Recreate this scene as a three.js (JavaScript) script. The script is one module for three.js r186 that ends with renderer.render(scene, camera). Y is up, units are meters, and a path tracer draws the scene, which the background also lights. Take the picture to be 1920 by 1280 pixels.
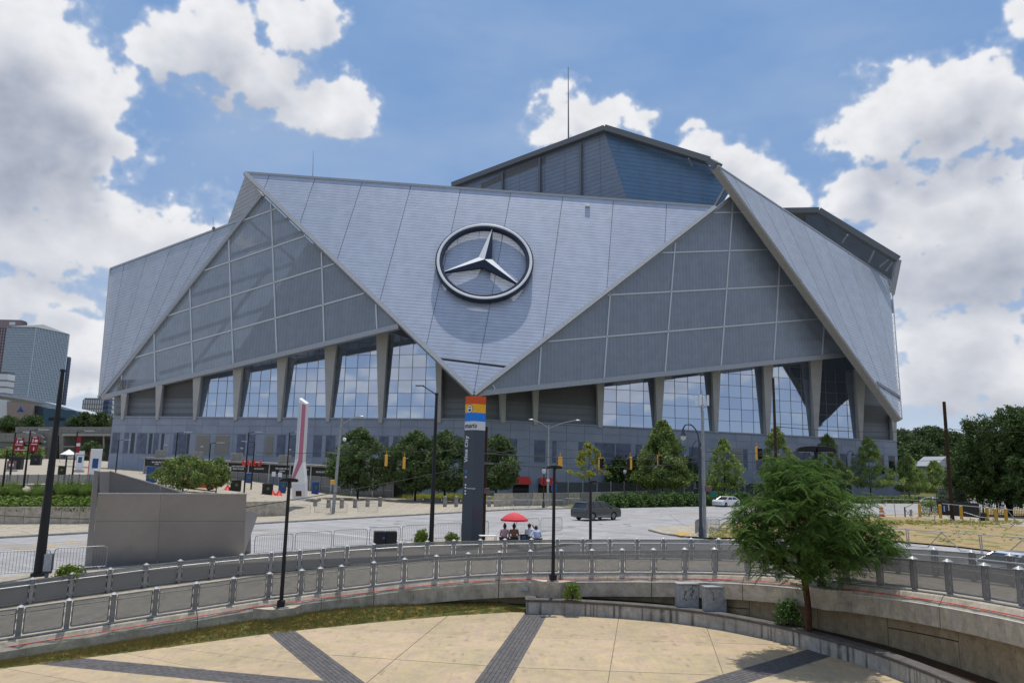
import * as THREE from 'three';
import { mergeGeometries, toCreasedNormals } from 'three/addons/utils/BufferGeometryUtils.js';
import { ConvexGeometry } from 'three/addons/geometries/ConvexGeometry.js';
import { RoundedBoxGeometry } from 'three/addons/geometries/RoundedBoxGeometry.js';
import { MarchingCubes } from 'three/addons/objects/MarchingCubes.js';
import { FontLoader } from 'three/addons/loaders/FontLoader.js';
import { TextGeometry } from 'three/addons/geometries/TextGeometry.js';
import { createNoise3D, createNoise2D } from 'simplex-noise';

// ------------------------------------------------------------------ camera, sky, sun, exposure
const scene = new THREE.Scene();
const F = 1433, PITCH = Math.atan(240 / F), ROLL = 0.0217, EYE = 4.6;      // focal length in photograph pixels
const camera = new THREE.PerspectiveCamera(2 * Math.atan(640 / F) * 180 / Math.PI, 1.5, 0.1, 4000);
camera.position.set(0, EYE, 0);
camera.rotation.set(PITCH, 0, ROLL, 'YXZ');
camera.updateMatrixWorld(true);
const SUN_EL = 76.5 * Math.PI / 180, SUN_AZ = 10 * Math.PI / 180;           // ahead of the camera, a little to the right
const SUN = new THREE.Vector3(Math.cos(SUN_EL) * Math.sin(SUN_AZ), Math.sin(SUN_EL), -Math.cos(SUN_EL) * Math.cos(SUN_AZ));
const sun = new THREE.DirectionalLight(new THREE.Color(1, 0.95, 0.87), 4.2);
sun.position.copy(SUN).multiplyScalar(400); sun.castShadow = true; sun.shadow.mapSize.set(4096, 4096);
Object.assign(sun.shadow.camera, { left: -230, right: 230, top: 230, bottom: -230, near: 1, far: 900 });
scene.add(sun, sun.target);
const renderer = new THREE.WebGLRenderer({ antialias: true });
renderer.toneMapping = THREE.LinearToneMapping;
renderer.toneMappingExposure = 0.90;
renderer.shadowMap.enabled = true;

function rng(seed) { let a = seed >>> 0; return () => { a = (a + 0x6D2B79F5) | 0; let t = Math.imul(a ^ (a >>> 15), 1 | a); t = (t + Math.imul(t ^ (t >>> 7), 61 | t)) ^ t; return ((t ^ (t >>> 14)) >>> 0) / 4294967296; }; }
const V = (x, y, z) => new THREE.Vector3(x, y, z);
const clamp = (v, a = 0, b = 1) => Math.min(b, Math.max(a, v));
const sstep = (v, a, b) => { const t = clamp((v - a) / (b - a)); return t * t * (3 - 2 * t); };
const lerp = (a, b, t) => a + (b - a) * t;

// a photograph pixel (1920 x 1280) gives a direction; the distance comes from what it meets
const ray = (x, y) => V((x - 960) / F, (640 - y) / F, -1).applyQuaternion(camera.quaternion);
const A = (x, y, d) => { const r = ray(x, y); return r.multiplyScalar(d / -r.z).add(camera.position); };          // at d metres ahead
const SL = .03, lvl = (x) => SL * clamp(x, -45, 0);                           // the street falls gently to the left
const G = (x, y, h = 0) => { const r = ray(x, y); let p = r.clone().multiplyScalar((h - EYE) / r.y).add(camera.position); if (Math.abs(h) < .6 && p.x < 0) { p = r.clone().multiplyScalar((h - EYE) / (r.y - SL * r.x)).add(camera.position); if (p.x < -45) p = r.clone().multiplyScalar((h - SL * 45 - EYE) / r.y).add(camera.position); } return p; }; // on the street (or on the level h)

// sky: air and cumulus
const n3 = createNoise3D(rng(11)), n3b = createNoise3D(rng(29));
{
  const W = 4096, H = 2048, data = new Float32Array(W * H * 4);
  const deg = 180 / Math.PI;
  const azel = (px, py) => { const r = ray(px, py).normalize(); return [Math.atan2(r.x, -r.z) * deg, Math.asin(r.y) * deg]; };
  // cumulus masses seen over the stadium: x, y, radii, weight
  const blobs = [[20, 90, 130, 110, 1], [110, 150, 110, 90, 1], [160, 190, 74, 78, 1], [30, 260, 170, 130, 1], [190, 262, 50, 58, .8], [90, 330, 110, 55, .6],
    [325, 105, 60, 44, .95], [370, 85, 70, 60, 1], [420, 90, 90, 80, 1], [480, 150, 95, 62, 1], [545, 45, 70, 55, .85], [585, 190, 80, 52, 1], [645, 205, 52, 55, 1], [620, 235, 55, 30, .9], [600, 20, 40, 50, .6],
    [40, 455, 140, 62, .82], [160, 430, 110, 60, .62], [270, 430, 150, 70, .5], [60, 560, 160, 40, .7], [170, 650, 90, 45, .75], [120, 720, 130, 30, .6], [20, 620, 120, 40, .6],
    [1075, 225, 72, 62, 1], [1130, 230, 65, 48, .9], [1020, 262, 40, 25, .8], [1215, 240, 26, 22, .55],
    [1335, 285, 58, 38, .85], [1400, 325, 62, 40, .9], [1470, 365, 48, 34, .95], [1310, 250, 26, 16, .6],
    [1640, 245, 80, 56, 1], [1720, 190, 105, 80, 1], [1800, 165, 90, 70, 1], [1870, 205, 60, 75, 1], [1780, 265, 90, 42, .85],
    [1640, 370, 80, 62, .78], [1760, 400, 130, 85, .74], [1880, 420, 130, 100, .82], [1820, 510, 150, 70, .74], [1700, 470, 80, 60, .6], [1800, 640, 130, 70, .8], [1740, 720, 150, 50, .62], [1900, 690, 120, 80, .7], [1915, 20, 30, 25, .7], [1460, 330, 30, 20, .4]]
    .map(([x, y, rx, ry, w]) => { const [a, e] = azel(x, y); return [a, e, rx / 25.2, ry / 25.2, w]; });
  const fbm = (n, x, y, z, o) => { let s = 0, a = .5, f = 1; for (let i = 0; i < o; i++) { s += a * n(x * f, y * f, z * f); a *= .56; f *= 2.07; } return s; };
  const billow = (n, x, y, z, o) => { let s = 0, a = .5, f = 1; for (let i = 0; i < o; i++) { s += a * (1 - 2 * Math.abs(n(x * f, y * f, z * f))); a *= .5; f *= 2.1; } return s; };
  const mass = (a, e) => {                                          // how deep a direction lies in the placed clouds
    let m = -1;
    for (const b of blobs) { const dx = (a - b[0]) / b[2], dy = (e - b[1]) / b[3], q = dx * dx + dy * dy; if (q > 4) continue; const v = b[4] * (1 - Math.sqrt(q)); m = m > v ? m + .12 * Math.max(0, v) : v + .12 * Math.max(0, m); }
    return m;
  };
  for (let j = H / 2 - 60; j < H; j++) {
    const el = ((j + .5) / H - .5) * Math.PI, y = Math.sin(el), c = Math.cos(el), ed = el * deg, h = Math.max(0, y);
    // air: deeper blue upwards, pale at the horizon
    const t = Math.pow(1 - h, 3.2);
    const air = [lerp(.185, .47, t), lerp(.355, .60, t), lerp(.68, .79, t)];
    const step = ed > 55 ? 2 : 1;
    for (let i = 0; i < W; i++) {
      const phi = ((i + .5) / W - .5) * 2 * Math.PI, x = Math.cos(phi) * c, z = Math.sin(phi) * c;
      const k = (j * W + i) * 4;
      if (step === 2 && ((i & 1) || (j & 1))) { const s = (i & 1) ? k - 4 : k - W * 4; data[k] = data[s]; data[k + 1] = data[s + 1]; data[k + 2] = data[s + 2]; data[k + 3] = 1; continue; }
      const az = Math.atan2(x, -z) * deg;
      const seen = Math.abs(az) < 48 && ed < 48;
      const inside = sstep(Math.max(Math.abs(az) - 36, ed - 34), 0, 9);           // 0 where the placed clouds rule
      let r = air[0], g = air[1], b = air[2];
      // thin high haze
      const hz = clamp(.16 + .36 * fbm(n3b, x * 2.2, y * 5.5, z * 2.2, 5) + .35 * sstep(18 - ed, 0, 18)) * .6;
      r += hz * .42; g += hz * .34; b += hz * .16;
      let den = 0, core = 0, over = 0;
      const oct = seen ? 7 : 5;
      const det = fbm(n3, x * 6, y * 8, z * 6, oct), bil = billow(n3b, x * 11, y * 14, z * 11, oct - 1), fil = seen ? fbm(n3b, x * 38, y * 44, z * 38, 4) : 0;
      const rough = det * .74 + bil * .24 + fil * .13;
      if (inside < 1) {
        const wa = az + .9 * n3b(x * 7, y * 9, z * 7) + .5 * n3(x * 19, y * 22, z * 19), we = ed + .7 * n3b(x * 7 + 7, y * 9, z * 7) + .4 * n3(x * 19 + 5, y * 22, z * 19);
        const m = mass(wa, we) * 1.35 + det * .46 + bil * .40 + fil * .34 - .11;
        den = (.80 * sstep(m, 0, .24) + .20 * sstep(m, -.3, .1)) * (1 - inside); core = Math.max(0, m);
        over = seen ? clamp(mass(wa - .3, we + 2.2) + rough * .8 - .05) + .7 * clamp(mass(wa, we + 4.6)) : 0;
      }
      if (inside > 0) {                                             // the same kind of sky goes on all round
        const m = fbm(n3, x * 2.1 / (.35 + h), 3.1, z * 2.1 / (.35 + h), 5) * 1.2 + bil * .16 - .02;
        den = Math.max(den, sstep(m, 0, .3) * inside); core = Math.max(core, m * inside); over = Math.max(over, clamp(m * 1.3) * inside);
      }
      den *= sstep(ed, -1, 4) * .35 + .65;
      const shade = clamp(over * .72 + core * .12 - .10);
      const puff = .085 * bil + .05 * fil;
      const cr = lerp(.92, .42, shade) + puff, cg = lerp(.925, .46, shade) + puff, cb = lerp(.95, .56, shade) + puff;
      r = lerp(r, cr, den * .95); g = lerp(g, cg, den * .95); b = lerp(b, cb, den * .95);
      data[k] = r; data[k + 1] = g; data[k + 2] = b; data[k + 3] = 1;
    }
  }
  for (let j = 0; j < H / 2 - 60; j++) for (let i = 0; i < W; i++) { const k = (j * W + i) * 4; data[k] = .30; data[k + 1] = .29; data[k + 2] = .27; data[k + 3] = 1; }
  const sky = new THREE.DataTexture(data, W, H, THREE.RGBAFormat, THREE.FloatType);
  sky.mapping = THREE.EquirectangularReflectionMapping; sky.magFilter = THREE.LinearFilter; sky.needsUpdate = true;
  scene.background = sky; scene.environment = sky;
}

// ------------------------------------------------------------------ materials
const nz2 = createNoise2D(rng(5)), nz2b = createNoise2D(rng(77));
function wrapNoise(u, v, f, n = nz2) {                              // tiles over 0..1
  const a = u * 2 * Math.PI, b = v * 2 * Math.PI, R = f / 6.283;
  return .5 * (n3(R * Math.cos(a) + 9, R * Math.sin(a), R * Math.cos(b)) + n3b(R * Math.sin(b), R * Math.cos(a) + 3, R * Math.sin(a) + R * Math.cos(b)));
}
function tex(size, fn, metres, srgb = true) {
  const d = new Uint8Array(size * size * 4);
  for (let j = 0; j < size; j++) for (let i = 0; i < size; i++) { const c = fn(i / size, j / size), k = (j * size + i) * 4; d[k] = clamp(c[0]) * 255; d[k + 1] = clamp(c[1]) * 255; d[k + 2] = clamp(c[2]) * 255; d[k + 3] = 255; }
  const t = new THREE.DataTexture(d, size, size); t.wrapS = t.wrapT = THREE.RepeatWrapping; t.magFilter = THREE.LinearFilter; t.minFilter = THREE.LinearMipmapLinearFilter; t.generateMipmaps = true;
  t.repeat.set(1 / metres, 1 / metres); if (srgb) t.colorSpace = THREE.SRGBColorSpace; t.needsUpdate = true; return t;
}
const R0 = rng(3);
const grey = (g) => [g, g, g];
const speck = rng(404);
const T = {
  fine: tex(256, (u, v) => grey(.86 + .10 * wrapNoise(u, v, 9) + .05 * wrapNoise(u, v, 40) + .05 * (speck() - .5)), 1.7),
  coarse: tex(256, (u, v) => grey(.86 + .13 * wrapNoise(u, v, 5) + .08 * wrapNoise(u, v, 17) + .03 * (speck() - .5)), 9),
  concrete: tex(512, (u, v) => { const n = .85 + .10 * wrapNoise(u, v, 6) + .07 * wrapNoise(u, v, 22) + .06 * (speck() - .5) - .16 * Math.max(0, wrapNoise(u, .37, 44) * .7 + wrapNoise(u, v, 9) - .25); return [n, n * (.995 - .01 * wrapNoise(u, v, 4)), n * (.985 - .03 * wrapNoise(u + .3, v, 5))]; }, 3.1),
  asphalt: tex(1024, (u, v) => { const n = .84 + .06 * wrapNoise(.21, v, 26) + .05 * wrapNoise(.6, v, 70) + .06 * wrapNoise(u, v, 7) + .05 * wrapNoise(u, v, 60) + .10 * (speck() - .5) - .22 * Math.max(0, wrapNoise(u, v, 16) - .45); return [n, n, n * 1.005]; }, 17),
  plaza: tex(1024, (u, v) => { const a = wrapNoise(u, v, 4), b = wrapNoise(u, v, 13), c = wrapNoise(u, v, 45), st = Math.max(0, wrapNoise(u + .5, v, 9) - .35); const sm = Math.max(0, wrapNoise(u, v * .4 + .2, 22) - .42), gum = speck() < .0009 ? .3 : 0; const n = .87 + .055 * a + .045 * b + .04 * c + .05 * (speck() - .5) - .16 * st - .26 * sm - gum; return [n, n * (.985 - .025 * a), n * (.965 - .06 * b)]; }, 7.7),
  grass: tex(512, (u, v) => { const a = wrapNoise(u, v, 6), b = wrapNoise(u, v, 40), s = speck(); const dry = sstep(a + .5 * b, -.15, .55); const n = .55 + .28 * s + .1 * b; return [lerp(.42, .88, dry) * n + .1, lerp(.55, .76, dry) * n + .1, lerp(.20, .46, dry) * n + .04]; }, 3.3),
  dry: tex(512, (u, v) => { const a = wrapNoise(u, v, 5), b = wrapNoise(u, v, 30), s = speck(); const n = .62 + .22 * s + .12 * b; const gr = sstep(a + .4 * b, .12, .55), dirt = sstep(wrapNoise(u + .4, v * 1.7, 9), .1, .5); const mx = (k, g2, d2) => lerp(lerp(k, g2, gr), d2, dirt * .7) * n + .06; return [mx(.90, .56, .78), mx(.80, .62, .72), mx(.58, .30, .64)]; }, 7.3),
  soil: tex(256, (u, v) => { const n = .6 + .35 * (speck() - .3) + .2 * wrapNoise(u, v, 20); return [n, n * .78, n * .56]; }, 1.4),
  bark: tex(256, (u, v) => { const n = .62 + .25 * wrapNoise(u, v * .3, 26) + .2 * (speck() - .5); return [n, n * .86, n * .74]; }, 1.2),
  leaf: tex(64, (u, v) => { const n = .72 + .5 * (speck() - .5); return [n, n, n * .9]; }, .5),
  metal: tex(256, (u, v) => grey(.95 + .035 * wrapNoise(u, v, 5) + .02 * wrapNoise(u, v, 30)), 14),
  bump: tex(256, (u, v) => grey(.5 + .25 * wrapNoise(u, v, 12) + .25 * wrapNoise(u, v, 50) + .3 * (speck() - .5)), 1.1, false),
  fritted: tex(256, (u, v) => { const s = Math.abs(((u * 16) % 1) - .5) * 2, n = .90 + .045 * sstep(s, .55, .8) + .04 * wrapNoise(u, v, 6); return grey(n); }, 12.0),
};
T.asphalt.rotation = 0.7228; 
const lin = (r, g, b) => new THREE.Color().setRGB(r, g, b);
function mat(rgb, o = {}) { return new THREE.MeshStandardMaterial({ color: lin(...rgb), roughness: .8, metalness: 0, side: THREE.DoubleSide, ...o }); }
const bump = (t = T.bump, s = .004) => ({ bumpMap: t, bumpScale: s });
const M = {
  cladding: mat([.475, .525, .63], { roughness: .42, metalness: .25, map: T.metal }),
  claddingB: mat([.455, .505, .61], { roughness: .45, metalness: .25, map: T.metal }),
  claddingC: mat([.49, .54, .64], { roughness: .40, metalness: .25, map: T.metal }),
  wing: mat([.47, .505, .57], { roughness: .45, metalness: .25, map: T.metal }),
  wingB: mat([.45, .485, .55], { roughness: .5, metalness: .25, map: T.metal }),
  roofGrey: mat([.235, .28, .355], { roughness: .5, metalness: .2, map: T.metal }),
  roofBlue: mat([.13, .225, .345], { roughness: .42, metalness: .25, map: T.metal }),
  seam: mat([.24, .265, .31], { roughness: .8 }),
  trim: mat([.50, .52, .55], { roughness: .5, metalness: .3, map: T.fine }),
  trimDark: mat([.16, .17, .18], { roughness: .6, metalness: .2 }),
  soffit: mat([.42, .40, .36], { roughness: .7, map: T.fine }),
  film: new THREE.MeshPhysicalMaterial({ color: lin(.33, .37, .425), roughness: .38, metalness: .1, side: THREE.DoubleSide, transparent: true, opacity: .73, map: T.fritted }),
  filmB: new THREE.MeshPhysicalMaterial({ color: lin(.31, .35, .41), roughness: .32, metalness: .1, side: THREE.DoubleSide, transparent: true, opacity: .88, map: T.fritted }),
  mullion: mat([.56, .58, .60], { roughness: .5, metalness: .2 }),
  inner: mat([.20, .22, .25], { roughness: .9 }),
  innerBeam: mat([.62, .63, .64], { roughness: .6 }),
  glass: new THREE.MeshPhysicalMaterial({ color: lin(.47, .53, .63), roughness: .03, metalness: .92, side: THREE.DoubleSide }),
  glassB: new THREE.MeshPhysicalMaterial({ color: lin(.42, .48, .60), roughness: .05, metalness: .92, side: THREE.DoubleSide }),
  glassDark: new THREE.MeshPhysicalMaterial({ color: lin(.015, .02, .026), roughness: .05, metalness: .0, side: THREE.DoubleSide, ior: 1.6 }),
  podium: mat([.31, .35, .43], { roughness: .75, map: T.metal }),
  podiumB: mat([.335, .37, .445], { roughness: .75, map: T.metal }),
  podiumC: mat([.295, .335, .415], { roughness: .75, map: T.metal }),
  podiumDark: mat([.15, .18, .255], { roughness: .6, map: T.coarse }),
  fin: mat([.46, .455, .44], { roughness: .85, map: T.metal }),
  louver: mat([.15, .148, .145], { roughness: .7 }),
  louverTan: mat([.30, .285, .255], { roughness: .7 }),
  bayWall: mat([.25, .275, .295], { roughness: .7, map: T.fine }),
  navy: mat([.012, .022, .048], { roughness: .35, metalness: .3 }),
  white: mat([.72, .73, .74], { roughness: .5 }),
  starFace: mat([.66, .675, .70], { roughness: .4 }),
  plaza: mat([.535, .43, .29], { roughness: .9, map: T.plaza, ...bump(T.bump, .003) }),
  plazaB: mat([.515, .415, .28], { roughness: .9, map: T.plaza, ...bump(T.bump, .003) }),
  plazaC: mat([.55, .445, .302], { roughness: .9, map: T.plaza, ...bump(T.bump, .003) }),
  joint: mat([.16, .135, .10], { roughness: 1 }),
  paver: mat([.135, .125, .125], { roughness: .9, map: T.fine }),
  paverB: mat([.115, .11, .112], { roughness: .9, map: T.fine }),
  concrete: mat([.60, .54, .44], { roughness: .9, map: T.concrete, ...bump() }),
  concreteB: mat([.575, .515, .42], { roughness: .9, map: T.concrete, ...bump() }),
  concreteGrey: mat([.36, .35, .325], { roughness: .9, map: T.concrete, ...bump() }),
  retaining: mat([.46, .37, .24], { roughness: .95, map: T.concrete, ...bump() }),
  retainingB: mat([.435, .352, .23], { roughness: .95, map: T.concrete, ...bump() }),
  coping: mat([.135, .125, .12], { roughness: .9, map: T.concrete, ...bump() }),
  sidewalk: mat([.50, .445, .36], { roughness: .9, map: T.concrete, ...bump() }),
  walkB: mat([.475, .425, .345], { roughness: .9, map: T.concrete, ...bump() }),
  asphalt: mat([.425, .42, .42], { roughness: .92, map: T.asphalt, ...bump(T.bump, .006) }),
  kerb: mat([.40, .39, .365], { roughness: .9, map: T.concrete }),
  ground: mat([.20, .19, .15], { roughness: 1, map: T.coarse }),
  dry: mat([.66, .60, .52], { roughness: 1, map: T.dry }),
  grass: mat([.40, .38, .28], { roughness: 1, map: T.grass }),
  soil: mat([.13, .105, .085], { roughness: 1, map: T.soil, ...bump(T.bump, .03) }),
  paintWhite: mat([.62, .62, .60], { roughness: .7, map: T.fine }),
  paintYellow: mat([.62, .40, .08], { roughness: .7, map: T.fine }),
  steel: mat([.36, .365, .375], { roughness: .42, metalness: .55, map: T.fine }),
  steelLight: mat([.55, .56, .57], { roughness: .38, metalness: .5, map: T.fine }),
  steelDark: mat([.19, .19, .19], { roughness: .5, metalness: .4 }),
  perforated: mat([.30, .295, .28], { roughness: .6, metalness: .3, transparent: true, opacity: .50 }),
  perforatedB: mat([.27, .268, .26], { roughness: .6, metalness: .3, transparent: true, opacity: .62 }),
  red: mat([.62, .045, .035], { roughness: .6 }),
  black: mat([.008, .008, .009], { roughness: .6 }),
  blackMatt: mat([.018, .018, .02], { roughness: .75 }),
  darkBlueGrey: mat([.035, .045, .06], { roughness: .4, metalness: .2 }),
  slab: mat([.345, .33, .325], { roughness: .38, metalness: .55, map: T.metal }),
  slabB: mat([.33, .315, .31], { roughness: .42, metalness: .55, map: T.metal }),
  box: mat([.47, .50, .53], { roughness: .5, metalness: .2, map: T.fine }),
  wood: mat([.10, .065, .042], { roughness: .95, map: T.bark }),
  woodGrey: mat([.12, .10, .085], { roughness: .95, map: T.bark }),
  bark: mat([.19, .115, .065], { roughness: .95, map: T.bark, ...bump(T.bark, .02) }),
  barkDark: mat([.055, .045, .036], { roughness: 1, map: T.bark }),
  signal: mat([.72, .36, .03], { roughness: .5 }),
  galv: mat([.42, .43, .44], { roughness: .45, metalness: .5, map: T.fine }),
  lens: mat([.5, .5, .48], { roughness: .3 }),
  rubber: mat([.015, .015, .016], { roughness: .85 }),
  orange: mat([.80, .14, .02], { roughness: .6 }),
  bluePlastic: mat([.02, .07, .22], { roughness: .5 }),
  brick: mat([.25, .15, .14], { roughness: .85, map: T.coarse }),
};
function leafMat(r, g, b) { return new THREE.MeshPhysicalMaterial({ color: lin(r, g, b), roughness: .75, side: THREE.DoubleSide, transmission: .3, thickness: 0, specularIntensity: .35, vertexColors: true }); }
Object.assign(M, {
  leafOak: leafMat(.105, .155, .052), leafElm: leafMat(.25, .325, .09), leafElmB: leafMat(.18, .24, .065), leafYellow: leafMat(.34, .36, .05), leafFore: leafMat(.105, .195, .036), leafBig: leafMat(.065, .11, .028),
  leafHedge: leafMat(.09, .16, .04), leafGrass: leafMat(.14, .21, .04), leafWood: leafMat(.08, .125, .04), leafSilver: leafMat(.13, .17, .12), leafLime: leafMat(.17, .24, .04),
});

M.leafTurf = leafMat(.15, .165, .055); M.leafTurf.vertexColors = false;

// ------------------------------------------------------------------ helpers
const used = {};
function numbered(n) { used[n] = (used[n] || 0) + 1; return used[n] === 1 ? n : n + '_' + String(used[n] - 1).padStart(3, '0'); }
function tag(o, label, category, group, kind) { o.userData.label = label; if (category) o.userData.category = category; if (group) o.userData.group = group; if (kind) o.userData.kind = kind; return o; }
function thing(name, label, category, pos, turn = 0, group) {
  const o = new THREE.Group(); o.name = numbered(name); scene.add(o);
  if (pos) o.position.copy(pos.isVector3 ? pos : V(...pos)); o.rotation.y = turn;
  return tag(o, label, category, group);
}
function copyOf(src, pos, turn, label, group) {
  const c = src.clone(); c.name = numbered(src.name.replace(/_\d{3}$/, '')); scene.add(c); c.position.copy(pos); c.rotation.y = turn;
  c.userData = { ...src.userData }; if (label) c.userData.label = label; if (group) c.userData.group = group; return c;
}
function boxUV(g) {                                                  // uv in metres by the way each face points
  g = g.index ? g.toNonIndexed() : g; const p = g.attributes.position, uv = new Float32Array(p.count * 2);
  const a = V(), b = V(), c = V(), n = V();
  for (let i = 0; i < p.count; i += 3) {
    a.fromBufferAttribute(p, i); b.fromBufferAttribute(p, i + 1); c.fromBufferAttribute(p, i + 2); n.subVectors(b, a).cross(c.clone().sub(a));
    const ax = Math.abs(n.x), ay = Math.abs(n.y), az = Math.abs(n.z);
    [a, b, c].forEach((q, k) => { const o = (i + k) * 2; if (ay >= ax && ay >= az) { uv[o] = q.x; uv[o + 1] = q.z; } else if (ax > az) { uv[o] = q.z; uv[o + 1] = q.y; } else { uv[o] = q.x; uv[o + 1] = q.y; } });
  }
  g.setAttribute('uv', new THREE.BufferAttribute(uv, 2)); return g;
}
const bufOf = (arr) => { const g = new THREE.BufferGeometry(); g.setAttribute('position', new THREE.Float32BufferAttribute(arr, 3)); g.computeVertexNormals(); return g; };
const UPV = V(0, 1, 0);
class MB {                                                           // collects pieces of one part
  constructor() { this.list = []; }
  add(g, m4) { g = g.index ? g.toNonIndexed() : g; for (const k of Object.keys(g.attributes)) if (k !== 'position' && k !== 'normal') g.deleteAttribute(k); if (m4) g.applyMatrix4(m4); this.list.push(g); return this; }
  box(x, y, z, w, h, d, turn = 0) { const m = new THREE.Matrix4().makeRotationY(turn).setPosition(x, y, z); return this.add(new THREE.BoxGeometry(w, h, d), m); }
  rbox(x, y, z, w, h, d, r, turn = 0) { const m = new THREE.Matrix4().makeRotationY(turn).setPosition(x, y, z); return this.add(new RoundedBoxGeometry(w, h, d, 2, r), m); }
  bar(p, q, w, h = w, up = UPV) {                                    // rectangular bar between two points
    const d = q.clone().sub(p), L = d.length(); d.normalize(); let s = V().crossVectors(d, up); if (s.lengthSq() < 1e-6) s = V(1, 0, 0); s.normalize(); const u = V().crossVectors(d, s);
    const m = new THREE.Matrix4().makeBasis(s, u, d).setPosition(p.clone().add(q).multiplyScalar(.5)); return this.add(new THREE.BoxGeometry(w, h, L), m);
  }
  tube(p, q, r0, r1 = r0, seg = 8) {
    const d = q.clone().sub(p), L = d.length(); const m = new THREE.Matrix4().compose(p.clone().add(q).multiplyScalar(.5), new THREE.Quaternion().setFromUnitVectors(UPV, d.normalize()), V(1, 1, 1));
    return this.add(new THREE.CylinderGeometry(r1, r0, L, seg), m);
  }
  path(pts, r, seg = 6, n) { return this.add(new THREE.TubeGeometry(new THREE.CatmullRomCurve3(pts, false, 'centripetal'), n || pts.length * 4, r, seg)); }
  poly(pts, back) {                                                  // convex outline (points) extruded by the vector back
    const nn = V(); for (let i = 1; i < pts.length - 1; i++) nn.add(V().crossVectors(pts[i].clone().sub(pts[0]), pts[i + 1].clone().sub(pts[0]))); if (nn.dot(back) > 0) pts = pts.slice().reverse();
    const a = [], n = pts.length, q = pts.map((p) => p.clone().add(back)), tri = (p, q2, r) => a.push(p.x, p.y, p.z, q2.x, q2.y, q2.z, r.x, r.y, r.z);
    for (let i = 1; i < n - 1; i++) { tri(pts[0], pts[i], pts[i + 1]); tri(q[0], q[i + 1], q[i]); }
    for (let i = 0; i < n; i++) { const j = (i + 1) % n; tri(pts[i], q[i], q[j]); tri(pts[i], q[j], pts[j]); }
    return this.add(bufOf(a));
  }
  build(name, m, parent = scene, local = false) {
    let g = this.list.length > 1 ? mergeGeometries(this.list) : this.list[0];
    if (parent !== scene && !local) { let o = parent; const w = V(); while (o && o !== scene) { w.add(o.position); o = o.parent; } g.translate(-w.x, -w.y, -w.z); }
    g = boxUV(g); return mesh(name, g, m, parent);
  }
}
function mesh(name, g, m, parent = scene) { const o = new THREE.Mesh(g, m); o.name = parent === scene ? numbered(name) : name; o.castShadow = o.receiveShadow = true; parent.add(o); return o; }
const struct = (o) => { o.userData.kind = 'structure'; return o; };
function sheet(name, pts, m, parent = scene, y) {                   // flat outline on the ground (any simple outline, xz), each with its own height
  const c = pts.map((p) => new THREE.Vector2(p.x, p.z)), f = THREE.ShapeUtils.triangulateShape(c, []), a = [];
  for (let [i, j, k] of f) { const P = [pts[i], pts[j], pts[k]]; const s = (P[1].x - P[0].x) * (P[2].z - P[0].z) - (P[1].z - P[0].z) * (P[2].x - P[0].x); if (s > 0) P.reverse(); for (const p of P) a.push(p.x, y ?? p.y, p.z); }
  const o = new MB().add(bufOf(a)).build(name, m, parent); return o;
}
function sheetD(name, pts, m, off) {                                 // an outline laid on the sloping street
  const c = pts.map((p) => new THREE.Vector2(p.x, p.z)), a = [];
  for (const f of THREE.ShapeUtils.triangulateShape(c, [])) {
    const t = f.map((i) => c[i]), E = new THREE.Vector2(1, 0), Wd = new THREE.Vector2(-1, 0), z0 = new THREE.Vector2(0, 0), z1 = new THREE.Vector2(-45, 0);
    for (const q of [clip(t, z0, E), (() => { const k = clip(t, z0, Wd); return k && clip(k, z1, E); })(), clip(t, z1, Wd)]) { if (!q || area2(q) < 1e-4) continue; for (let i = 1; i < q.length - 1; i++) { const P = [q[0], q[i], q[i + 1]]; if ((P[1].x - P[0].x) * (P[2].y - P[0].y) - (P[1].y - P[0].y) * (P[2].x - P[0].x) > 0) P.reverse(); for (const p of P) a.push(p.x, lvl(p.x) + off, p.y); } }
  }
  return new MB().add(bufOf(a)).build(name, m);
}
// planes and outlines on them
class Face {
  constructor(a, b, c) { this.n = V().crossVectors(b.clone().sub(a), c.clone().sub(a)).normalize(); if (this.n.dot(camera.position.clone().sub(a)) < 0) this.n.negate(); this.o = a.clone(); this.u = b.clone().sub(a).normalize(); this.v = V().crossVectors(this.n, this.u); }
  at(px, py, off = 0) { const r = ray(px, py), t = (this.o.clone().addScaledVector(this.n, off).sub(camera.position)).dot(this.n) / r.dot(this.n); return r.multiplyScalar(t).add(camera.position); }
  to2(p) { const d = p.clone().sub(this.o); return new THREE.Vector2(d.dot(this.u), d.dot(this.v)); }
  to3(q, off = 0) { return this.o.clone().addScaledVector(this.u, q.x).addScaledVector(this.v, q.y).addScaledVector(this.n, off); }
}
function clip(poly, p, n) {                                         // keep the side of the line through p that n points to
  const r = []; for (let i = 0; i < poly.length; i++) { const a = poly[i], b = poly[(i + 1) % poly.length], da = (a.x - p.x) * n.x + (a.y - p.y) * n.y, db = (b.x - p.x) * n.x + (b.y - p.y) * n.y; if (da >= 0) r.push(a); if ((da > 0) !== (db > 0) && Math.abs(da - db) > 1e-9) { const t = da / (da - db); r.push(new THREE.Vector2(a.x + (b.x - a.x) * t, a.y + (b.y - a.y) * t)); } }
  return r.length > 2 ? r : null;
}
const area2 = (p) => Math.abs(p.reduce((s, a, i) => { const b = p[(i + 1) % p.length]; return s + a.x * b.y - b.x * a.y; }, 0)) / 2;
const norm2 = (a, b) => new THREE.Vector2(-(b.y - a.y), b.x - a.x).normalize();
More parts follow.
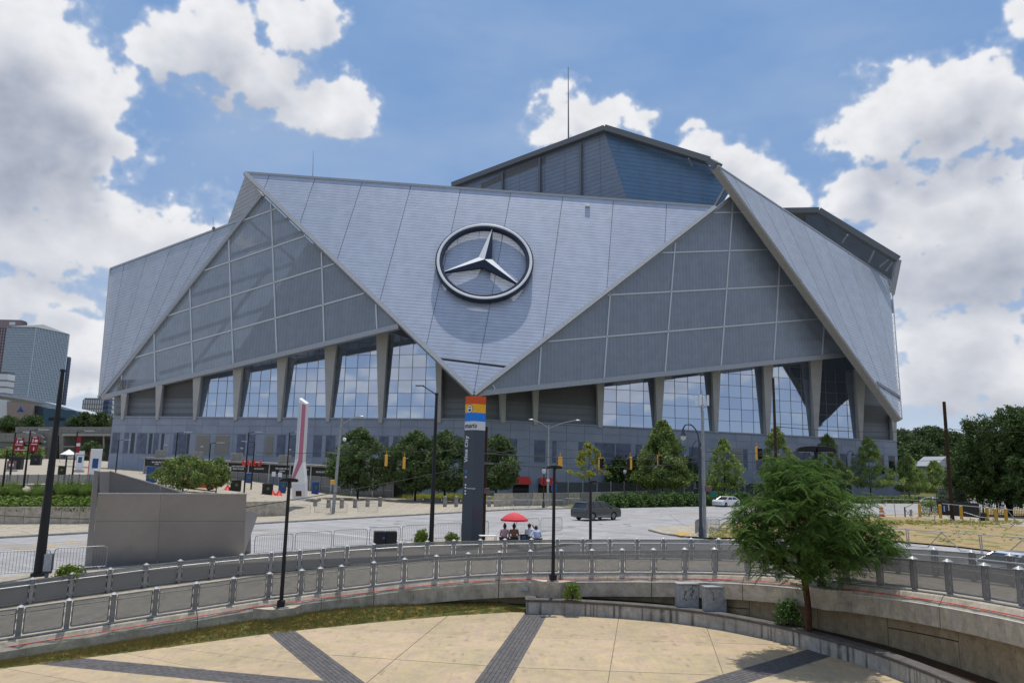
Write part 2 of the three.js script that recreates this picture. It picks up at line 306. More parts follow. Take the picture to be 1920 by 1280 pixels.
function cells(poly, lines, gap) {                                  // split a convex outline by lines, leaving a gap along each
  let out = [poly];
  for (const [a, b] of lines) { const n = norm2(a, b), m = n.clone().negate(), next = []; for (const c of out) { const q = clip(c, a.clone().addScaledVector(n, gap / 2), n), r = clip(c, a.clone().addScaledVector(m, gap / 2), m); if (q) next.push(q); if (r) next.push(r); } out = next; }
  return out.filter((c) => area2(c) > .05);
}
function chord(poly, a, b) {                                        // the piece of line a-b inside a convex outline
  const d = b.clone().sub(a); let t0 = -1e9, t1 = 1e9; const cx = poly.reduce((s, p) => s.add(p), new THREE.Vector2()).multiplyScalar(1 / poly.length);
  for (let i = 0; i < poly.length; i++) { const p = poly[i], q = poly[(i + 1) % poly.length], n = norm2(p, q); if (n.dot(cx.clone().sub(p)) < 0) n.negate(); const den = n.dot(d), num = n.dot(p.clone().sub(a)); if (Math.abs(den) < 1e-9) continue; const t = num / den; if (den > 0) t0 = Math.max(t0, t); else t1 = Math.min(t1, t); }
  return t0 < t1 ? [a.clone().addScaledVector(d, t0), a.clone().addScaledVector(d, t1)] : null;
}

// ------------------------------------------------------------------ the stadium
const stadium = thing('stadium', 'huge angular stadium of silver metal wedges with a round star emblem', 'stadium', A(885, 925, 150).setY(0));
const pxs = (s) => s.map(([x, y, d]) => A(x, y, d));
// courses of metal cladding on a face: seams are pixel pairs, course direction a pixel pair
function clad(name, face, outline, course, seams, opt) {
  const { h = .78, gap = .05, seamGap = .15, thick = .07, mats, label } = opt;
  const poly = outline.map((p) => face.to2(p));
  const part = new MB().poly(outline.map((p) => p.clone().addScaledVector(face.n, -.02)), face.n.clone().multiplyScalar(-.5)).build(name, M.seam, stadium);
  if (label) part.userData.label = label;
  const strips = cells(poly, seams.map(([a, b]) => [face.to2(face.at(...a)), face.to2(face.at(...b))]), seamGap);
  const c0 = face.to2(face.at(...course[0])), c1 = face.to2(face.at(...course[1])), n = norm2(c0, c1), dir = c1.clone().sub(c0);
  strips.forEach((s, i) => {
    const t = s.map((p) => n.dot(p.clone().sub(c0))), lo = Math.floor(Math.min(...t) / h), hi = Math.ceil(Math.max(...t) / h), b = new MB(); let any = 0;
    for (let k = lo; k < hi; k++) {
      let q = clip(s, c0.clone().addScaledVector(n, k * h + gap / 2), n); q = q && clip(q, c0.clone().addScaledVector(n, (k + 1) * h - gap / 2), n.clone().negate());
      if (q && area2(q) > .02) { b.poly(q.map((p) => face.to3(p, thick)), face.n.clone().multiplyScalar(-thick * .8)); any++; }
    }
    if (any) b.build('cladding_panel', mats[i % mats.length], part);
  });
  return part;
}
function edgeTrim(name, pts, w, h, m, up, parent = stadium) { const b = new MB(); for (let i = 0; i + 1 < pts.length; i++) b.bar(pts[i], pts[i + 1], w, h, up); return b.build(name, m, parent); }

// star panel: leans back, hangs to a point over the corner
const P1 = A(459, 325, 160), P2 = A(1341, 389, 160), P3 = A(889, 740, 140);
const starFace = new Face(P3, P2, P1);
const LIP = [[818, 672], [957, 689]];
{
  const seams = [[[505, 329], [470, 420]], [[590, 336], [535, 500]], [[678, 345], [618, 530]], [[770, 350], [712, 565]], [[863, 358], [800, 645]], [[957, 365], [897, 690]], [[1055, 372], [1018, 635]], [[1150, 378], [1138, 540]], [[1250, 384], [1246, 470]]];
  const cut = [starFace.to2(starFace.at(...LIP[0])), starFace.to2(starFace.at(...LIP[1]))];
  const tri = [P1, P2, P3].map((p) => starFace.to2(p)); const [a, b] = cells(tri, [cut], .5).sort((p, q) => area2(q) - area2(p));
  const up3 = a.map((q) => starFace.to3(q)), low3 = b.map((q) => starFace.to3(q, .0));
  clad('star_panel', starFace, up3, [[463, 333], [1341, 397]], seams, { mats: [M.cladding, M.claddingB, M.claddingC], label: 'pale silver clad triangle that carries the emblem' });
  clad('panel_tip', starFace, low3, [[818, 680], [957, 697]], [[[897, 690], [889, 735]]], { mats: [M.claddingB, M.cladding], label: 'pointed lower tip of the silver triangle' });
  new MB().poly([P1, P2, P3].map((p) => p.clone().addScaledVector(starFace.n, -.6)), starFace.n.clone().multiplyScalar(-.6)).build('panel_back', M.trimDark, stadium);
  edgeTrim('edge_trim', [P1, P3], .9, .9, M.trim, starFace.n); edgeTrim('edge_trim', [P3, P2], .9, .9, M.trim, starFace.n);
  edgeTrim('parapet', [P1, P2].map((p) => p.clone().addScaledVector(starFace.n, -.2).add(V(0, .25, 0))), .8, .5, M.steelLight, UPV);
}
// star emblem, held off the panel on struts
{
  const off = 1.15, c = starFace.at(908.5, 490.5, off), right = starFace.at(1008, 498, off).sub(c).normalize(), n = starFace.n, up = V().crossVectors(n, right).normalize();
  const e = new THREE.Group(); e.name = 'emblem'; e.position.copy(c).sub(stadium.position); stadium.add(e); e.userData.label = 'round three pointed star emblem in silver and navy';
  const basis = new THREE.Matrix4().makeBasis(right, up, n);
  const Rr = starFace.at(1000.5, 494, off).distanceTo(c);
  const place = (g, m, name) => { g.applyMatrix4(basis); return mesh(name, boxUV(g), m, e); };
  // ring: silver front band on a deep navy body
  const lathe = (pts) => { const g = new THREE.LatheGeometry(pts.map(([r, z]) => new THREE.Vector2(r, z)), 96); g.rotateX(Math.PI / 2); return g; };
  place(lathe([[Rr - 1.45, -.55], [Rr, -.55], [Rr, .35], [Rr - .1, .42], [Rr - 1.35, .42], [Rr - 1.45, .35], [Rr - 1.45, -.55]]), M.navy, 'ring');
  place(lathe([[Rr - .85, .425], [Rr - .25, .425], [Rr - .30, .56], [Rr - .80, .56], [Rr - .85, .425]]), M.starFace, 'ring_face');
  const L = Rr - .75, w = 1.62;
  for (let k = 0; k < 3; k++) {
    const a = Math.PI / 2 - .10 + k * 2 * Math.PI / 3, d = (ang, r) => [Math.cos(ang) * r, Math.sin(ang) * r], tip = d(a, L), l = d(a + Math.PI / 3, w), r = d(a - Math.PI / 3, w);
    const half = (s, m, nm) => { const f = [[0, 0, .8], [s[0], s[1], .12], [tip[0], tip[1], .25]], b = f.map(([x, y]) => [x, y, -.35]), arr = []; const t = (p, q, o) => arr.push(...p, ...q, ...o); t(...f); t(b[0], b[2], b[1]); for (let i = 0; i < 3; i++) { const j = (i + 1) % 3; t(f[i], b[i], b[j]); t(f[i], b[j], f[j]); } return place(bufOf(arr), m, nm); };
    // painted light: faces turned up silver as lit, faces turned down navy as shaded
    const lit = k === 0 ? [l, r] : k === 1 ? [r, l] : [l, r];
    half(lit[0], M.starFace, 'star_arm_face'); half(lit[1], M.navy, 'star_arm_shaded_face');
  }
  for (let k = 0; k < 12; k++) { const a = k * Math.PI / 6 + .2, q = V(Math.cos(a) * (Rr - .7), Math.sin(a) * (Rr - .7), -.5), st = new MB().bar(q, q.clone().setZ(-off), .12); place(st.list[0], M.steelDark, 'strut'); }
}
// membrane walls, split into panes by mullions
function membrane(name, face, outline, lines, m, label, shift) {
  const part = new THREE.Group(); part.name = name; stadium.add(part); part.userData.label = label;
  const poly = outline.map((p) => face.to2(p)), L2 = lines.map(([a, b]) => [face.to2(face.at(...a)), face.to2(face.at(...b))]);
  for (const c of cells(poly, L2, .10)) new MB().poly(c.map((q) => face.to3(q, 0)), face.n.clone().multiplyScalar(-.06)).build('pane', m, part);
  for (const [a, b] of L2) { const k = chord(poly, a, b); if (k) new MB().bar(face.to3(k[0], .02), face.to3(k[1], .02), .30, .30, face.n).build('mullion', M.mullion, part); }
  return part;
}
const LB = A(192, 745, 170), LR = A(748, 612, 146), LT = A(492, 366, 160.5), leftFace = new Face(LB, LR, LT);
membrane('membrane_wall', leftFace, [LB, LR, LT], [[[508, 381], [519, 662]], [[429, 453], [437.5, 683]], [[356, 542], [361.5, 698]], [[289, 625], [291, 720]], [[228, 700], [228, 735]], [[603, 470], [608, 641]], [[705, 570], [707, 616]],
  [[463, 411], [519, 391]], [[384, 507], [572, 443]], [[315, 592], [626, 495]], [[251, 671], [683, 550]]], M.film, 'translucent grey membrane wall with trusses showing through');
const RB = A(896, 738, 141), RR = A(1594, 664, 172), RT = A(1376, 366, 163.5), rightFace = new Face(RB, RR, RT);
membrane('membrane_wall', rightFace, [RB, RR, RT], [[[1375, 370], [1352, 683]], [[1264, 480], [1247, 695]], [[1463, 485], [1451, 672]], [[1545, 615], [1542, 664]], [[1144, 548], [1133, 700]], [[1014, 650], [1011, 700]],
  [[1339, 399], [1395, 398]], [[1242, 474], [1442, 468]], [[1145, 553], [1487, 535]], [[1030, 640], [1531, 598]], [[917, 712], [926, 726]]], M.filmB, 'opaque blue grey membrane wall beside the emblem panel');
for (const [f, o] of [[leftFace, [LB, LR, LT]], [rightFace, [RB, RR, RT]]]) {
  edgeTrim('sill_beam', [o[0], o[1]].map((p) => p.clone().addScaledVector(f.n, -.1)), 1.0, 1.0, M.trim, f.n);
  edgeTrim('edge_trim', [o[0], o[2]].map((p) => p.clone().addScaledVector(f.n, .1)), .7, .7, M.trim, f.n);
}
{ // trusses behind the membrane
  const t = new THREE.Group(); t.name = 'truss'; stadium.add(t);
  const bar = (f, a, b, w, off) => new MB().bar(f.at(...a, -off), f.at(...b, -off), w, w, f.n).build('truss_member', M.innerBeam, t);
  bar(leftFace, [466, 414], [698, 612], .7, 2.2); bar(leftFace, [508, 420], [560, 405], .6, 2.4); bar(leftFace, [430, 480], [600, 425], .7, 2.4); bar(leftFace, [360, 555], [640, 465], .7, 2.4); bar(leftFace, [300, 640], [680, 520], .7, 2.4); bar(leftFace, [300, 700], [690, 585], .7, 2.4); bar(leftFace, [505, 500], [360, 690], .6, 2.4); bar(leftFace, [600, 480], [520, 650], .5, 2.4);
  bar(rightFace, [1340, 410], [1560, 660], .6, 2.0); bar(rightFace, [1270, 435], [1420, 430], .7, 2.0); bar(rightFace, [1200, 512], [1465, 503], .7, 2.0); bar(rightFace, [1100, 592], [1510, 570], .7, 2.0); bar(rightFace, [990, 672], [1560, 632], .7, 2.0);
}
// wings
const WB = A(186, 746, 170.5), WA = A(207, 504, 192), WE = A(490, 368, 161.5), wingL = new Face(WB, WE, WA), WC = wingL.at(452, 413);
clad('wing', wingL, [WB, WE, WC, WA], [[195, 640], [330, 600]], [[[232, 498], [193, 720]], [[275, 482], [205, 725]], [[320, 465], [235, 690]], [[365, 448], [262, 660]], [[405, 430], [300, 612]], [[440, 420], [345, 555]]], { h: .86, mats: [M.wing, M.wingB], label: 'silver clad wing sloping down to a sharp low corner' });
edgeTrim('edge_trim', [WB, WE].map((p) => p.clone().addScaledVector(wingL.n, .1)), .9, .8, M.trim, wingL.n); edgeTrim('edge_trim', [WA, WC], .5, .5, M.steelLight, wingL.n); edgeTrim('edge_trim', [WB, WA], .5, .5, M.steelLight, wingL.n);
const WK1 = A(425, 424, 172), WK2 = A(459, 330, 164), WK3 = A(494, 366, 162.4), WK4 = A(462, 412, 166); const cornerF = new Face(WK1, WK3, WK2);
clad('corner_wedge', cornerF, [WK1, cornerF.at(470, 410), WK3, WK2], [[430, 400], [480, 372]], [], { h: .8, mats: [M.wing], label: 'small clad wedge behind the top corner' });
const V1 = A(1346, 311, 158.5), V2 = A(1690, 785, 166), V3 = A(1673, 560, 196), wingR = new Face(V2, V3, V1), V4 = wingR.at(1667, 524);
clad('wing', wingR, [V1, V2, V3, V4], [[1480, 480], [1650, 570]], [[[1375, 330], [1450, 470]], [[1420, 360], [1560, 640]], [[1462, 388], [1600, 680]], [[1505, 416], [1630, 720]], [[1545, 444], [1650, 715]], [[1590, 473], [1665, 720]], [[1632, 500], [1675, 690]]], { h: .86, mats: [M.wing, M.wingB, M.wing], label: 'silver clad wing sweeping from the roof down to a low point' });
edgeTrim('wing_soffit', [V1, V2].map((p) => p.clone().addScaledVector(wingR.n, -.9).add(V(.2, 0, 0))), 1.3, 1.5, M.soffit, wingR.n);
edgeTrim('edge_trim', [V2, V3, V4], .5, .5, M.steelLight, wingR.n); edgeTrim('edge_trim', [V4, V1], .4, .4, M.steelLight, wingR.n);
edgeTrim('reveal', [wingR.at(1645, 718, .1), wingR.at(1687, 744, .1)], .9, .3, M.trimDark, wingR.n);
new MB().poly([V1, V2, V3, V4].map((p) => p.clone().addScaledVector(wingR.n, -.7)), wingR.n.clone().multiplyScalar(-.8)).build('wing_back', M.trimDark, stadium);
new MB().poly([WB, WE, WC, WA].map((p) => p.clone().addScaledVector(wingL.n, -.7)), wingL.n.clone().multiplyScalar(-.8)).build('wing_back', M.trimDark, stadium);

// raised dark roof volumes
{
  const a = A(850, 351, 200), b = A(1134, 247, 176), c = A(1180, 385, 172), f = new Face(c, b, a), a2 = f.at(858, 372), d2 = b.clone().lerp(c, 1.12);
  const courses = [[900, 345], [1130, 262]];
  clad('roof_wall', f, [a, b, d2, a2], courses, [[[1022, 300], [1022, 380]], [[1060, 290], [1060, 380]], [[975, 310], [975, 380]], [[1125, 260], [1128, 390]]], { h: 1.1, gap: .06, seamGap: .1, mats: [M.roofGrey], label: 'dark grey roof wall with a ribbon of louvers' });
  for (const [x, y0] of [[942, 322], [1012, 296], [1089, 268]]) edgeTrim('downpipe', [f.at(x, y0, .5), f.at(x, 380, .5)], .5, .5, M.trimDark, f.n);
  for (const [x0, y0, x1, y1] of [[902, 349, 940, 332], [945, 329, 1009, 304], [1013, 303, 1024, 299]]) { const n = Math.round((x1 - x0) / 5.5); for (let i = 0; i < n; i++) { const t0 = i / n, t1 = (i + .86) / n, xx = (t) => lerp(x0, x1, t), yy = (t) => lerp(y0, y1, t); new MB().poly([f.at(xx(t0), yy(t0) - 5, .14), f.at(xx(t1), yy(t1) - 5, .14), f.at(xx(t1), yy(t1) + 6, .14), f.at(xx(t0), yy(t0) + 6, .14)], f.n.clone().multiplyScalar(-.1)).build('louver', M.louver, stadium); } }
  const e = A(1346, 316, 170), g = new Face(c, e, b), e2 = g.at(1372, 352), c2 = g.at(1345, 396), c3 = b.clone().lerp(c, 1.12);
  clad('roof_wall', g, [b, e, e2, c2, c3], [[1160, 300], [1330, 322]], [[[1161, 260], [1161, 380]], [[1200, 260], [1200, 390]], [[1237, 270], [1238, 390]], [[1275, 280], [1278, 390]], [[1314, 300], [1318, 390]]], { h: 1.05, gap: .06, seamGap: .1, mats: [M.roofBlue], label: 'deep blue roof wall under the ridge' });
  const nB = f.n.clone().add(g.n).normalize();
  edgeTrim('roof_edge', [a.clone().add(V(0, .3, .6)), b.clone().add(V(0, .4, .8))], 1.9, 1.3, M.trimDark, UPV);
  edgeTrim('roof_edge', [b.clone().add(V(0, .4, .8)), A(1331, 302, 168), A(1347, 311, 166)], 2.2, 1.4, M.trimDark, UPV);
  new MB().poly([a, b, e, A(1346, 300, 240), A(1000, 320, 260)], V(0, -.8, 0)).build('roof_deck', M.trimDark, stadium);
  edgeTrim('roof_strut', [A(1361, 350, 164), A(1337, 393, 166)], .5, .5, M.trim, UPV);
  for (const [p, q] of [[[1291, 297], [1298, 312]], [[1327, 312], [1340, 328]], [[1346, 324], [1357, 330]]]) edgeTrim('roof_strut', [A(...p, 168), A(...q, 170)], .3, .3, M.trim, UPV);
  edgeTrim('lower_parapet', [A(1175, 377, 163), A(1310, 388, 163)], .8, .9, M.concreteGrey, UPV);
  // far volume behind the wing
  const h1 = A(1466, 397, 215), h2 = A(1536, 396, 205), h3 = A(1684, 488, 200), h4 = A(1672, 556, 203), h5 = A(1560, 500, 215), ff = new Face(h1, h3, h5);
  clad('roof_wall', ff, [ff.at(1440, 397), ff.at(1536, 397), ff.at(1684, 490), ff.at(1674, 560), ff.at(1640, 560), ff.at(1440, 440)], [[1480, 420], [1600, 470]], [[[1540, 400], [1600, 520]]], { h: 1.1, gap: .06, mats: [M.roofGrey], label: 'dark roof wall showing beyond the wing' });
  new MB().poly([ff.at(1482, 404, .3), ff.at(1509, 404, .3), ff.at(1509, 416, .3), ff.at(1490, 416, .3)], ff.n.clone().multiplyScalar(-.1)).build('louver', M.louver, stadium);
  edgeTrim('roof_edge', [A(1455, 397, 206), A(1536, 396, 202), A(1685, 487, 196)], 2.6, 1.5, M.trimDark, UPV); edgeTrim('roof_edge', [A(1685, 487, 196), A(1672, 552, 198)], 1.2, 1.2, M.trim, V(1, 0, 0));
  for (const [p, q] of [[[1640, 470], [1630, 492]], [[1668, 486], [1650, 500]], [[1676, 490], [1662, 508]], [[1676, 500], [1680, 520]], [[1590, 440], [1580, 455]]]) edgeTrim('roof_strut', [A(...p, 197), A(...q, 200)], .35, .35, M.trim, UPV);
  new MB().tube(A(1066, 266, 190), A(1065.5, 125, 190), .22, .08).build('lightning_mast', M.steelDark, stadium);
  new MB().tube(A(586, 332, 162), A(587, 283, 162), .07, .03).build('lightning_mast', M.steelDark, stadium);
  new MB().tube(A(399, 432, 168), A(399, 407, 168), .06, .03).tube(A(400, 430, 168), A(400, 426, 168), .35, .35).build('lightning_mast', M.steelDark, stadium);
  new MB().rbox(...starFace.at(1102, 386, .35).toArray(), 1.1, .35, .5, .08).build('flood_light', M.white, stadium);
}

// podium: three storeys of grey panels with dark strips
const YP = A(885, 786, 150).y;                                     // podium top
const PC = G(885, 786, YP), PL = G(211, 781, YP), PR = A(1682, 827, 181);
const down = (p, y) => p.clone().setY(y);
const podL = new Face(down(PC, 0), PC, PL), podR = new Face(down(PC, 0), PR, PC);
{
  const wall = (face, a, b, nSeg, name) => {
    const part = new MB().poly([down(a, -1), down(b, -1), b, a].map((p) => p.clone().addScaledVector(face.n, -.12)), face.n.clone().multiplyScalar(-1.2)).build(name, M.seam, stadium);
    const rows = [[0, 1.7], [1.75, 3.4], [3.45, 7.9], [7.95, 16]];
    for (let r = 0; r < rows.length; r++) for (let i = 0; i < nSeg; i++) {
      const g = .05, p = (t, y) => a.clone().lerp(b, t).add(V(0, -y, 0)), L = a.distanceTo(b), t0 = i / nSeg + g / 2 / L, t1 = (i + 1) / nSeg - g / 2 / L;
      new MB().poly([p(t0, rows[r][1]), p(t1, rows[r][1]), p(t1, rows[r][0]), p(t0, rows[r][0])], face.n.clone().multiplyScalar(-.1)).build('wall_panel', [M.podium, M.podiumB, M.podiumC, M.podium][(i * 7 + r * 3) % 4], part);
    }
    return part;
  };
  const wl = wall(podL, PL, PC, 22, 'podium_wall'), wr = wall(podR, PC, PR, 26, 'podium_wall');
  const strip = (face, part, x0, x1, kind) => {
    const ref = face === podL ? 800 : 815, top = lerp(PC.y, face === podL ? PL.y : PR.y, clamp(face.at(x0, ref).setY(0).distanceTo(down(PC, 0)) / down(face === podL ? PL : PR, 0).distanceTo(down(PC, 0)))), yT = top - 3.5, yB = top - 7.8;
    const a = face.at(x0, ref, .03), b = face.at(x1, ref, .03), m = kind === 'l' ? M.louverTan : kind === 'g' ? M.glassDark : M.podiumDark;
    new MB().poly([down(a, yB), down(b, yB), down(b, yT), down(a, yT)], face.n.clone().multiplyScalar(-.02)).build(kind === 'l' ? 'louver' : kind === 'g' ? 'window' : 'dark_panel', m, part);
    if (kind === 'l') for (let k = 1; k < 9; k++) { const y = lerp(yB, yT, k / 9); new MB().bar(down(a, y).addScaledVector(face.n, .06), down(b, y).addScaledVector(face.n, .06), .12, .18, face.n).build('slat', M.louverTan, part); }
  };
  for (const [x0, x1, k] of [[212, 226], [234, 243], [247, 254, 'g'], [258, 277], [281, 287, 'g'], [290, 299], [304, 309, 'g'], [327, 351], [352, 357, 'g'], [369, 395, 'l'], [405, 432, 'l'], [446, 462], [466, 480], [500, 514, 'l'], [521, 537], [543, 565], [589, 605], [612, 630], [641, 653], [661, 670], [678, 687], [711, 730], [738, 757], [765, 775], [792, 801], [820, 832], [852, 866]]) strip(podL, wl, x0, x1, k);
  for (const [x0, x1, k] of [[930, 970], [1002, 1023], [1036, 1044], [1085, 1095], [1115, 1153], [1155, 1183], [1192, 1204], [1262, 1282], [1292, 1318], [1360, 1367], [1369, 1391, 'l'], [1393, 1401], [1417, 1440], [1487, 1517], [1574, 1586], [1595, 1617], [1645, 1655, 'g'], [1664, 1676, 'g']]) strip(podR, wr, x0, x1, k);
  new MB().bar(PL, PC, .5, .25).bar(PC, PR, .5, .25).build('podium_ledge', M.podiumB, stadium);
  // side return on the far right and left
  new MB().poly([down(PR, -1), PR.clone(), PR.clone().add(V(14, 0, -60)), down(PR, -1).add(V(14, 0, -60))], V(-.4, 0, -.4)).build('side_wall', M.podium, stadium);
  new MB().poly([down(PL, -1), down(PL, YP), PL.clone().add(V(-10, 0, -60)), down(PL, -1).add(V(-10, 0, -60))], V(.4, 0, -.4)).build('side_wall', M.podium, stadium);
}
// recessed bays between the slanted fins
{
  const bayL = new Face(PC.clone().addScaledVector(podL.n, -.7), PL.clone().addScaledVector(podL.n, -.7), down(PC, 0).addScaledVector(podL.n, -.7));
  const bayR = new Face(PC.clone().addScaledVector(podR.n, -.7), PR.clone().addScaledVector(podR.n, -.7), down(PC, 0).addScaledVector(podR.n, -.7));
  const sillL = (x) => lerp(745, 612, (x - 192) / (748 - 192)), sillR = (x) => lerp(738, 664, (x - 896) / (1594 - 896));
  const bot = (x) => x < 885 ? lerp(782, 787, (x - 211) / 674) : lerp(787, 828, (x - 885) / 797);
  const topAt = (x) => x < 748 ? sillL(x) + 2 : x < 889 ? lerp(612, 740, (x - 748) / 141) - 22 : x < 1594 ? sillR(x) + 2 : lerp(664, 775, (x - 1594) / 90) - 14;
  const quad = (face, x0, x1, y0f, y1f, off) => [face.at(x0, y1f(x0), off), face.at(x1, y1f(x1), off), face.at(x1, y0f(x1), off), face.at(x0, y0f(x0), off)];
  const wallBay = (face, x0, x1) => {
    const H = (t) => (x) => lerp(topAt(x) - 3, bot(x), t);
    const part = new MB().poly(quad(face, x0, x1, H(0), H(1), -.25), face.n.clone().multiplyScalar(-.3)).build('bay_wall', M.bayWall, stadium);
    const yb = face.at((x0 + x1) / 2, bot((x0 + x1) / 2)).y, lo = yb + 4.1, hi = yb + 8.3;
    const onY = (x, y) => { const p = face.at(x, bot(x)); return down(p, y); };
    for (let k = 0; k < 12; k++) { const y = lerp(lo, hi, (k + .5) / 12); const b = new MB().bar(onY(x0, y), onY(x1, y), .16, .22, face.n).build('slat', M.louver, part); }
    for (let k = 0; k < 3; k++) new MB().bar(onY(x0, yb + .9 + k * 1.3).addScaledVector(face.n, -.1), onY(x1, yb + .9 + k * 1.3).addScaledVector(face.n, -.1), .10, .08, face.n).build('joint_strip', M.bayWall, part);
  };
  wallBay(bayL, 213, 228); wallBay(bayL, 231, 293); wallBay(bayL, 297, 363); wallBay(bayL, 824, 884); wallBay(bayR, 886, 940); wallBay(bayR, 944, 1001); wallBay(bayR, 1005, 1124); wallBay(bayR, 1612, 1676);
  const glassBay = (face, x0, x1, cols, rows) => {
    const part = new MB().poly(quad(face, x0, x1, (x) => topAt(x) - 3, bot, -.2), face.n.clone().multiplyScalar(-.2)).build('glazing', M.trimDark, stadium);
    const yb = face.at(x0, bot(x0)).y, outline = quad(face, x0, x1, (x) => topAt(x) - 3, bot, 0), poly = outline.map((p) => face.to2(p));
    const lines = [];
    const a = down(outline[0], 0), b = down(outline[1], 0), P = (t, y) => face.to2(down(a.clone().lerp(b, t), y));
    for (let c = 1; c < cols; c++) lines.push([P(c / cols, yb), P(c / cols, yb + 10)]);
    for (let r = 1; r < rows; r++) lines.push([P(0, yb + r * 2.62), P(1, yb + r * 2.62)]);
    const rr = rng(x0);
    for (const c of cells(poly, lines, .10)) { const tilt = [(rr() - .5) * .016, (rr() - .5) * .016]; const cx = c.reduce((s, p) => s.add(p), new THREE.Vector2()).multiplyScalar(1 / c.length); new MB().poly(c.map((q) => face.to3(q, .04 + (q.x - cx.x) * tilt[0] + (q.y - cx.y) * tilt[1])), face.n.clone().multiplyScalar(-.03)).build('pane', rr() < .8 ? M.glass : M.glassB, part); }
    for (const [a2, b2] of lines) { const k = chord(poly, a2, b2); if (k) new MB().bar(face.to3(k[0], .05), face.to3(k[1], .05), .09, .09, face.n).build('mullion', M.steelDark, part); }
  };
  glassBay(bayL, 369, 438, 4, 5); glassBay(bayL, 446, 520, 4, 6); glassBay(bayL, 528, 611, 4, 7); glassBay(bayL, 619, 711, 4, 8); glassBay(bayL, 718, 821, 4, 8);
  glassBay(bayR, 1130, 1232, 4, 5); glassBay(bayR, 1241, 1340, 4, 6); glassBay(bayR, 1346, 1436, 4, 7); glassBay(bayR, 1443, 1527, 4, 8); glassBay(bayR, 1533, 1611, 4, 9);
  // fins: top left, top right, top y, bottom left, bottom right, bottom y
  for (const [tl, tr, ty, bl, br, by] of [[226, 237, 742, 228, 232, 787], [291, 304, 726, 293, 297.5, 787], [361, 376, 709, 363, 368, 788], [436, 453, 691, 439, 445, 788], [519, 537, 671, 521, 527, 790], [608, 630, 651, 612, 618, 791], [705, 727, 627, 710.5, 717.5, 793], [816, 828, 682, 821, 827, 793],
    [937, 949, 738, 939, 947, 793], [999, 1011, 730, 1000, 1007, 797], [1120, 1134, 718, 1121, 1129, 802], [1229, 1247, 706, 1231, 1239, 807], [1336, 1352, 695, 1339, 1345, 812], [1432, 1451, 684, 1436, 1442, 817], [1520, 1543, 673, 1527, 1532, 821], [1604, 1624, 696, 1611, 1616, 825], [1672, 1682, 781, 1674, 1680, 827]]) {
    const left = tl < 885, f = left ? podL : podR, fm = left ? leftFace : rightFace;
    const back = f.n.clone().multiplyScalar(-1);
    const p = (x, y, d) => f.at(x, y).addScaledVector(f.n, d);
    const c = tl === 816 ? 2.2 : 3.2;                              // how far the head stands out
    const top = [p(tl, ty - 4, 0), p(tr, ty - 4, 0)], bt = [p(bl, by, .35), p(br, by, .35)];
    const ft = top.map((q) => q.clone().addScaledVector(f.n, c * .42)), bk = top.map((q) => q.clone().addScaledVector(f.n, -.9)), bb = bt.map((q) => q.clone().addScaledVector(f.n, -1.2));
    const sh = (s) => ft[s].lerp(A(s ? tr : tl, ty - 4, -ft[s].z), 1);
    const g = new ConvexGeometry([sh(0), sh(1), ...bk, ...bt, ...bb]);
    new MB().add(g).build('fin', M.fin, stadium);
  }
}
// added dark hull inside, shaped to block sky and sun behind the membrane
{
  const pts = [V(-62, 17, -186), V(62, 17, -190), V(0, 17, -166), LT.clone().add(V(6, -6, -16)), RT.clone().add(V(-6, -6, -14)), V(-20, 40, -172), V(25, 40, -174), V(-80, 12, -330), V(90, 12, -330), V(-60, 50, -330), V(80, 50, -330), V(-84, 17, -205), V(84, 17, -212)];
  const g = new ConvexGeometry(pts); new MB().add(g).build('inner_blocker', M.inner, stadium);
}

// ------------------------------------------------------------------ ground, streets, ramp, sunken plaza
const YPLAZA = -1.65, YWALK = .12;
// the ramp: pixel of the rail foot and its distance, along the edge next to the plaza and along the street edge
const nearT = [[-130, 1218, 25.2], [32, 1194, 27], [123, 1180, 27.7], [208, 1167, 28.5], [288, 1154.5, 29.5], [364, 1143, 30.5], [434, 1132, 31.6], [502, 1121.5, 32.6], [563, 1114.5, 33.3], [598, 1110, 33.8], [638, 1105.5, 34.2], [699, 1098, 34.8], [757, 1091, 35.2], [817, 1085, 35.5], [877, 1080, 35.7], [936, 1077, 35.8], [994, 1075.2, 35.7], [1052, 1074.5, 35.5], [1110, 1074, 35.3], [1167, 1073.6, 35], [1226, 1073.8, 34.6], [1285, 1074, 33.9], [1341, 1075, 33], [1403, 1076.8, 31.8], [1460, 1080, 30.7], [1522, 1086, 29.6], [1588, 1092, 28.3], [1652, 1098.5, 27], [1716, 1106, 25.6], [1782, 1115, 24.1], [1852, 1126.4, 22.6], [1918, 1138, 21.2], [2010, 1157, 19.5], [2140, 1190, 17.5]];
const backT = [[-120, 1158, 30], [-20, 1143, 31.4], [55, 1132, 32.4], [130, 1121, 33.3], [202, 1111, 34.2], [270, 1101.5, 35], [334, 1093, 36], [395, 1086, 36.9], [450, 1080, 37.7], [506, 1075, 38.3], [560, 1070, 38.9], [604, 1066, 39.3], [649, 1061.5, 39.6], [699, 1058, 40], [749, 1054.5, 40.4], [800, 1052, 40.8], [850, 1050, 41], [900, 1049, 41.1], [946, 1048, 41.2], [996, 1047.5, 41.1], [1045, 1047, 41], [1093, 1047, 40.7], [1144, 1047, 40.4], [1195, 1047.5, 40], [1245, 1048, 39.5], [1297, 1049, 38.8], [1349, 1050.5, 38], [1405, 1053, 37], [1470, 1056.5, 35.6], [1540, 1061, 34], [1612, 1067, 32.3], [1685, 1075, 30.6], [1756, 1082, 29], [1827, 1090, 27.4], [1900, 1100, 25.8], [1990, 1113, 24], [2120, 1138, 21.8]];
const C = (x, y, d) => ray(x, y).multiplyScalar(d).add(camera.position);      // d metres along the lens axis
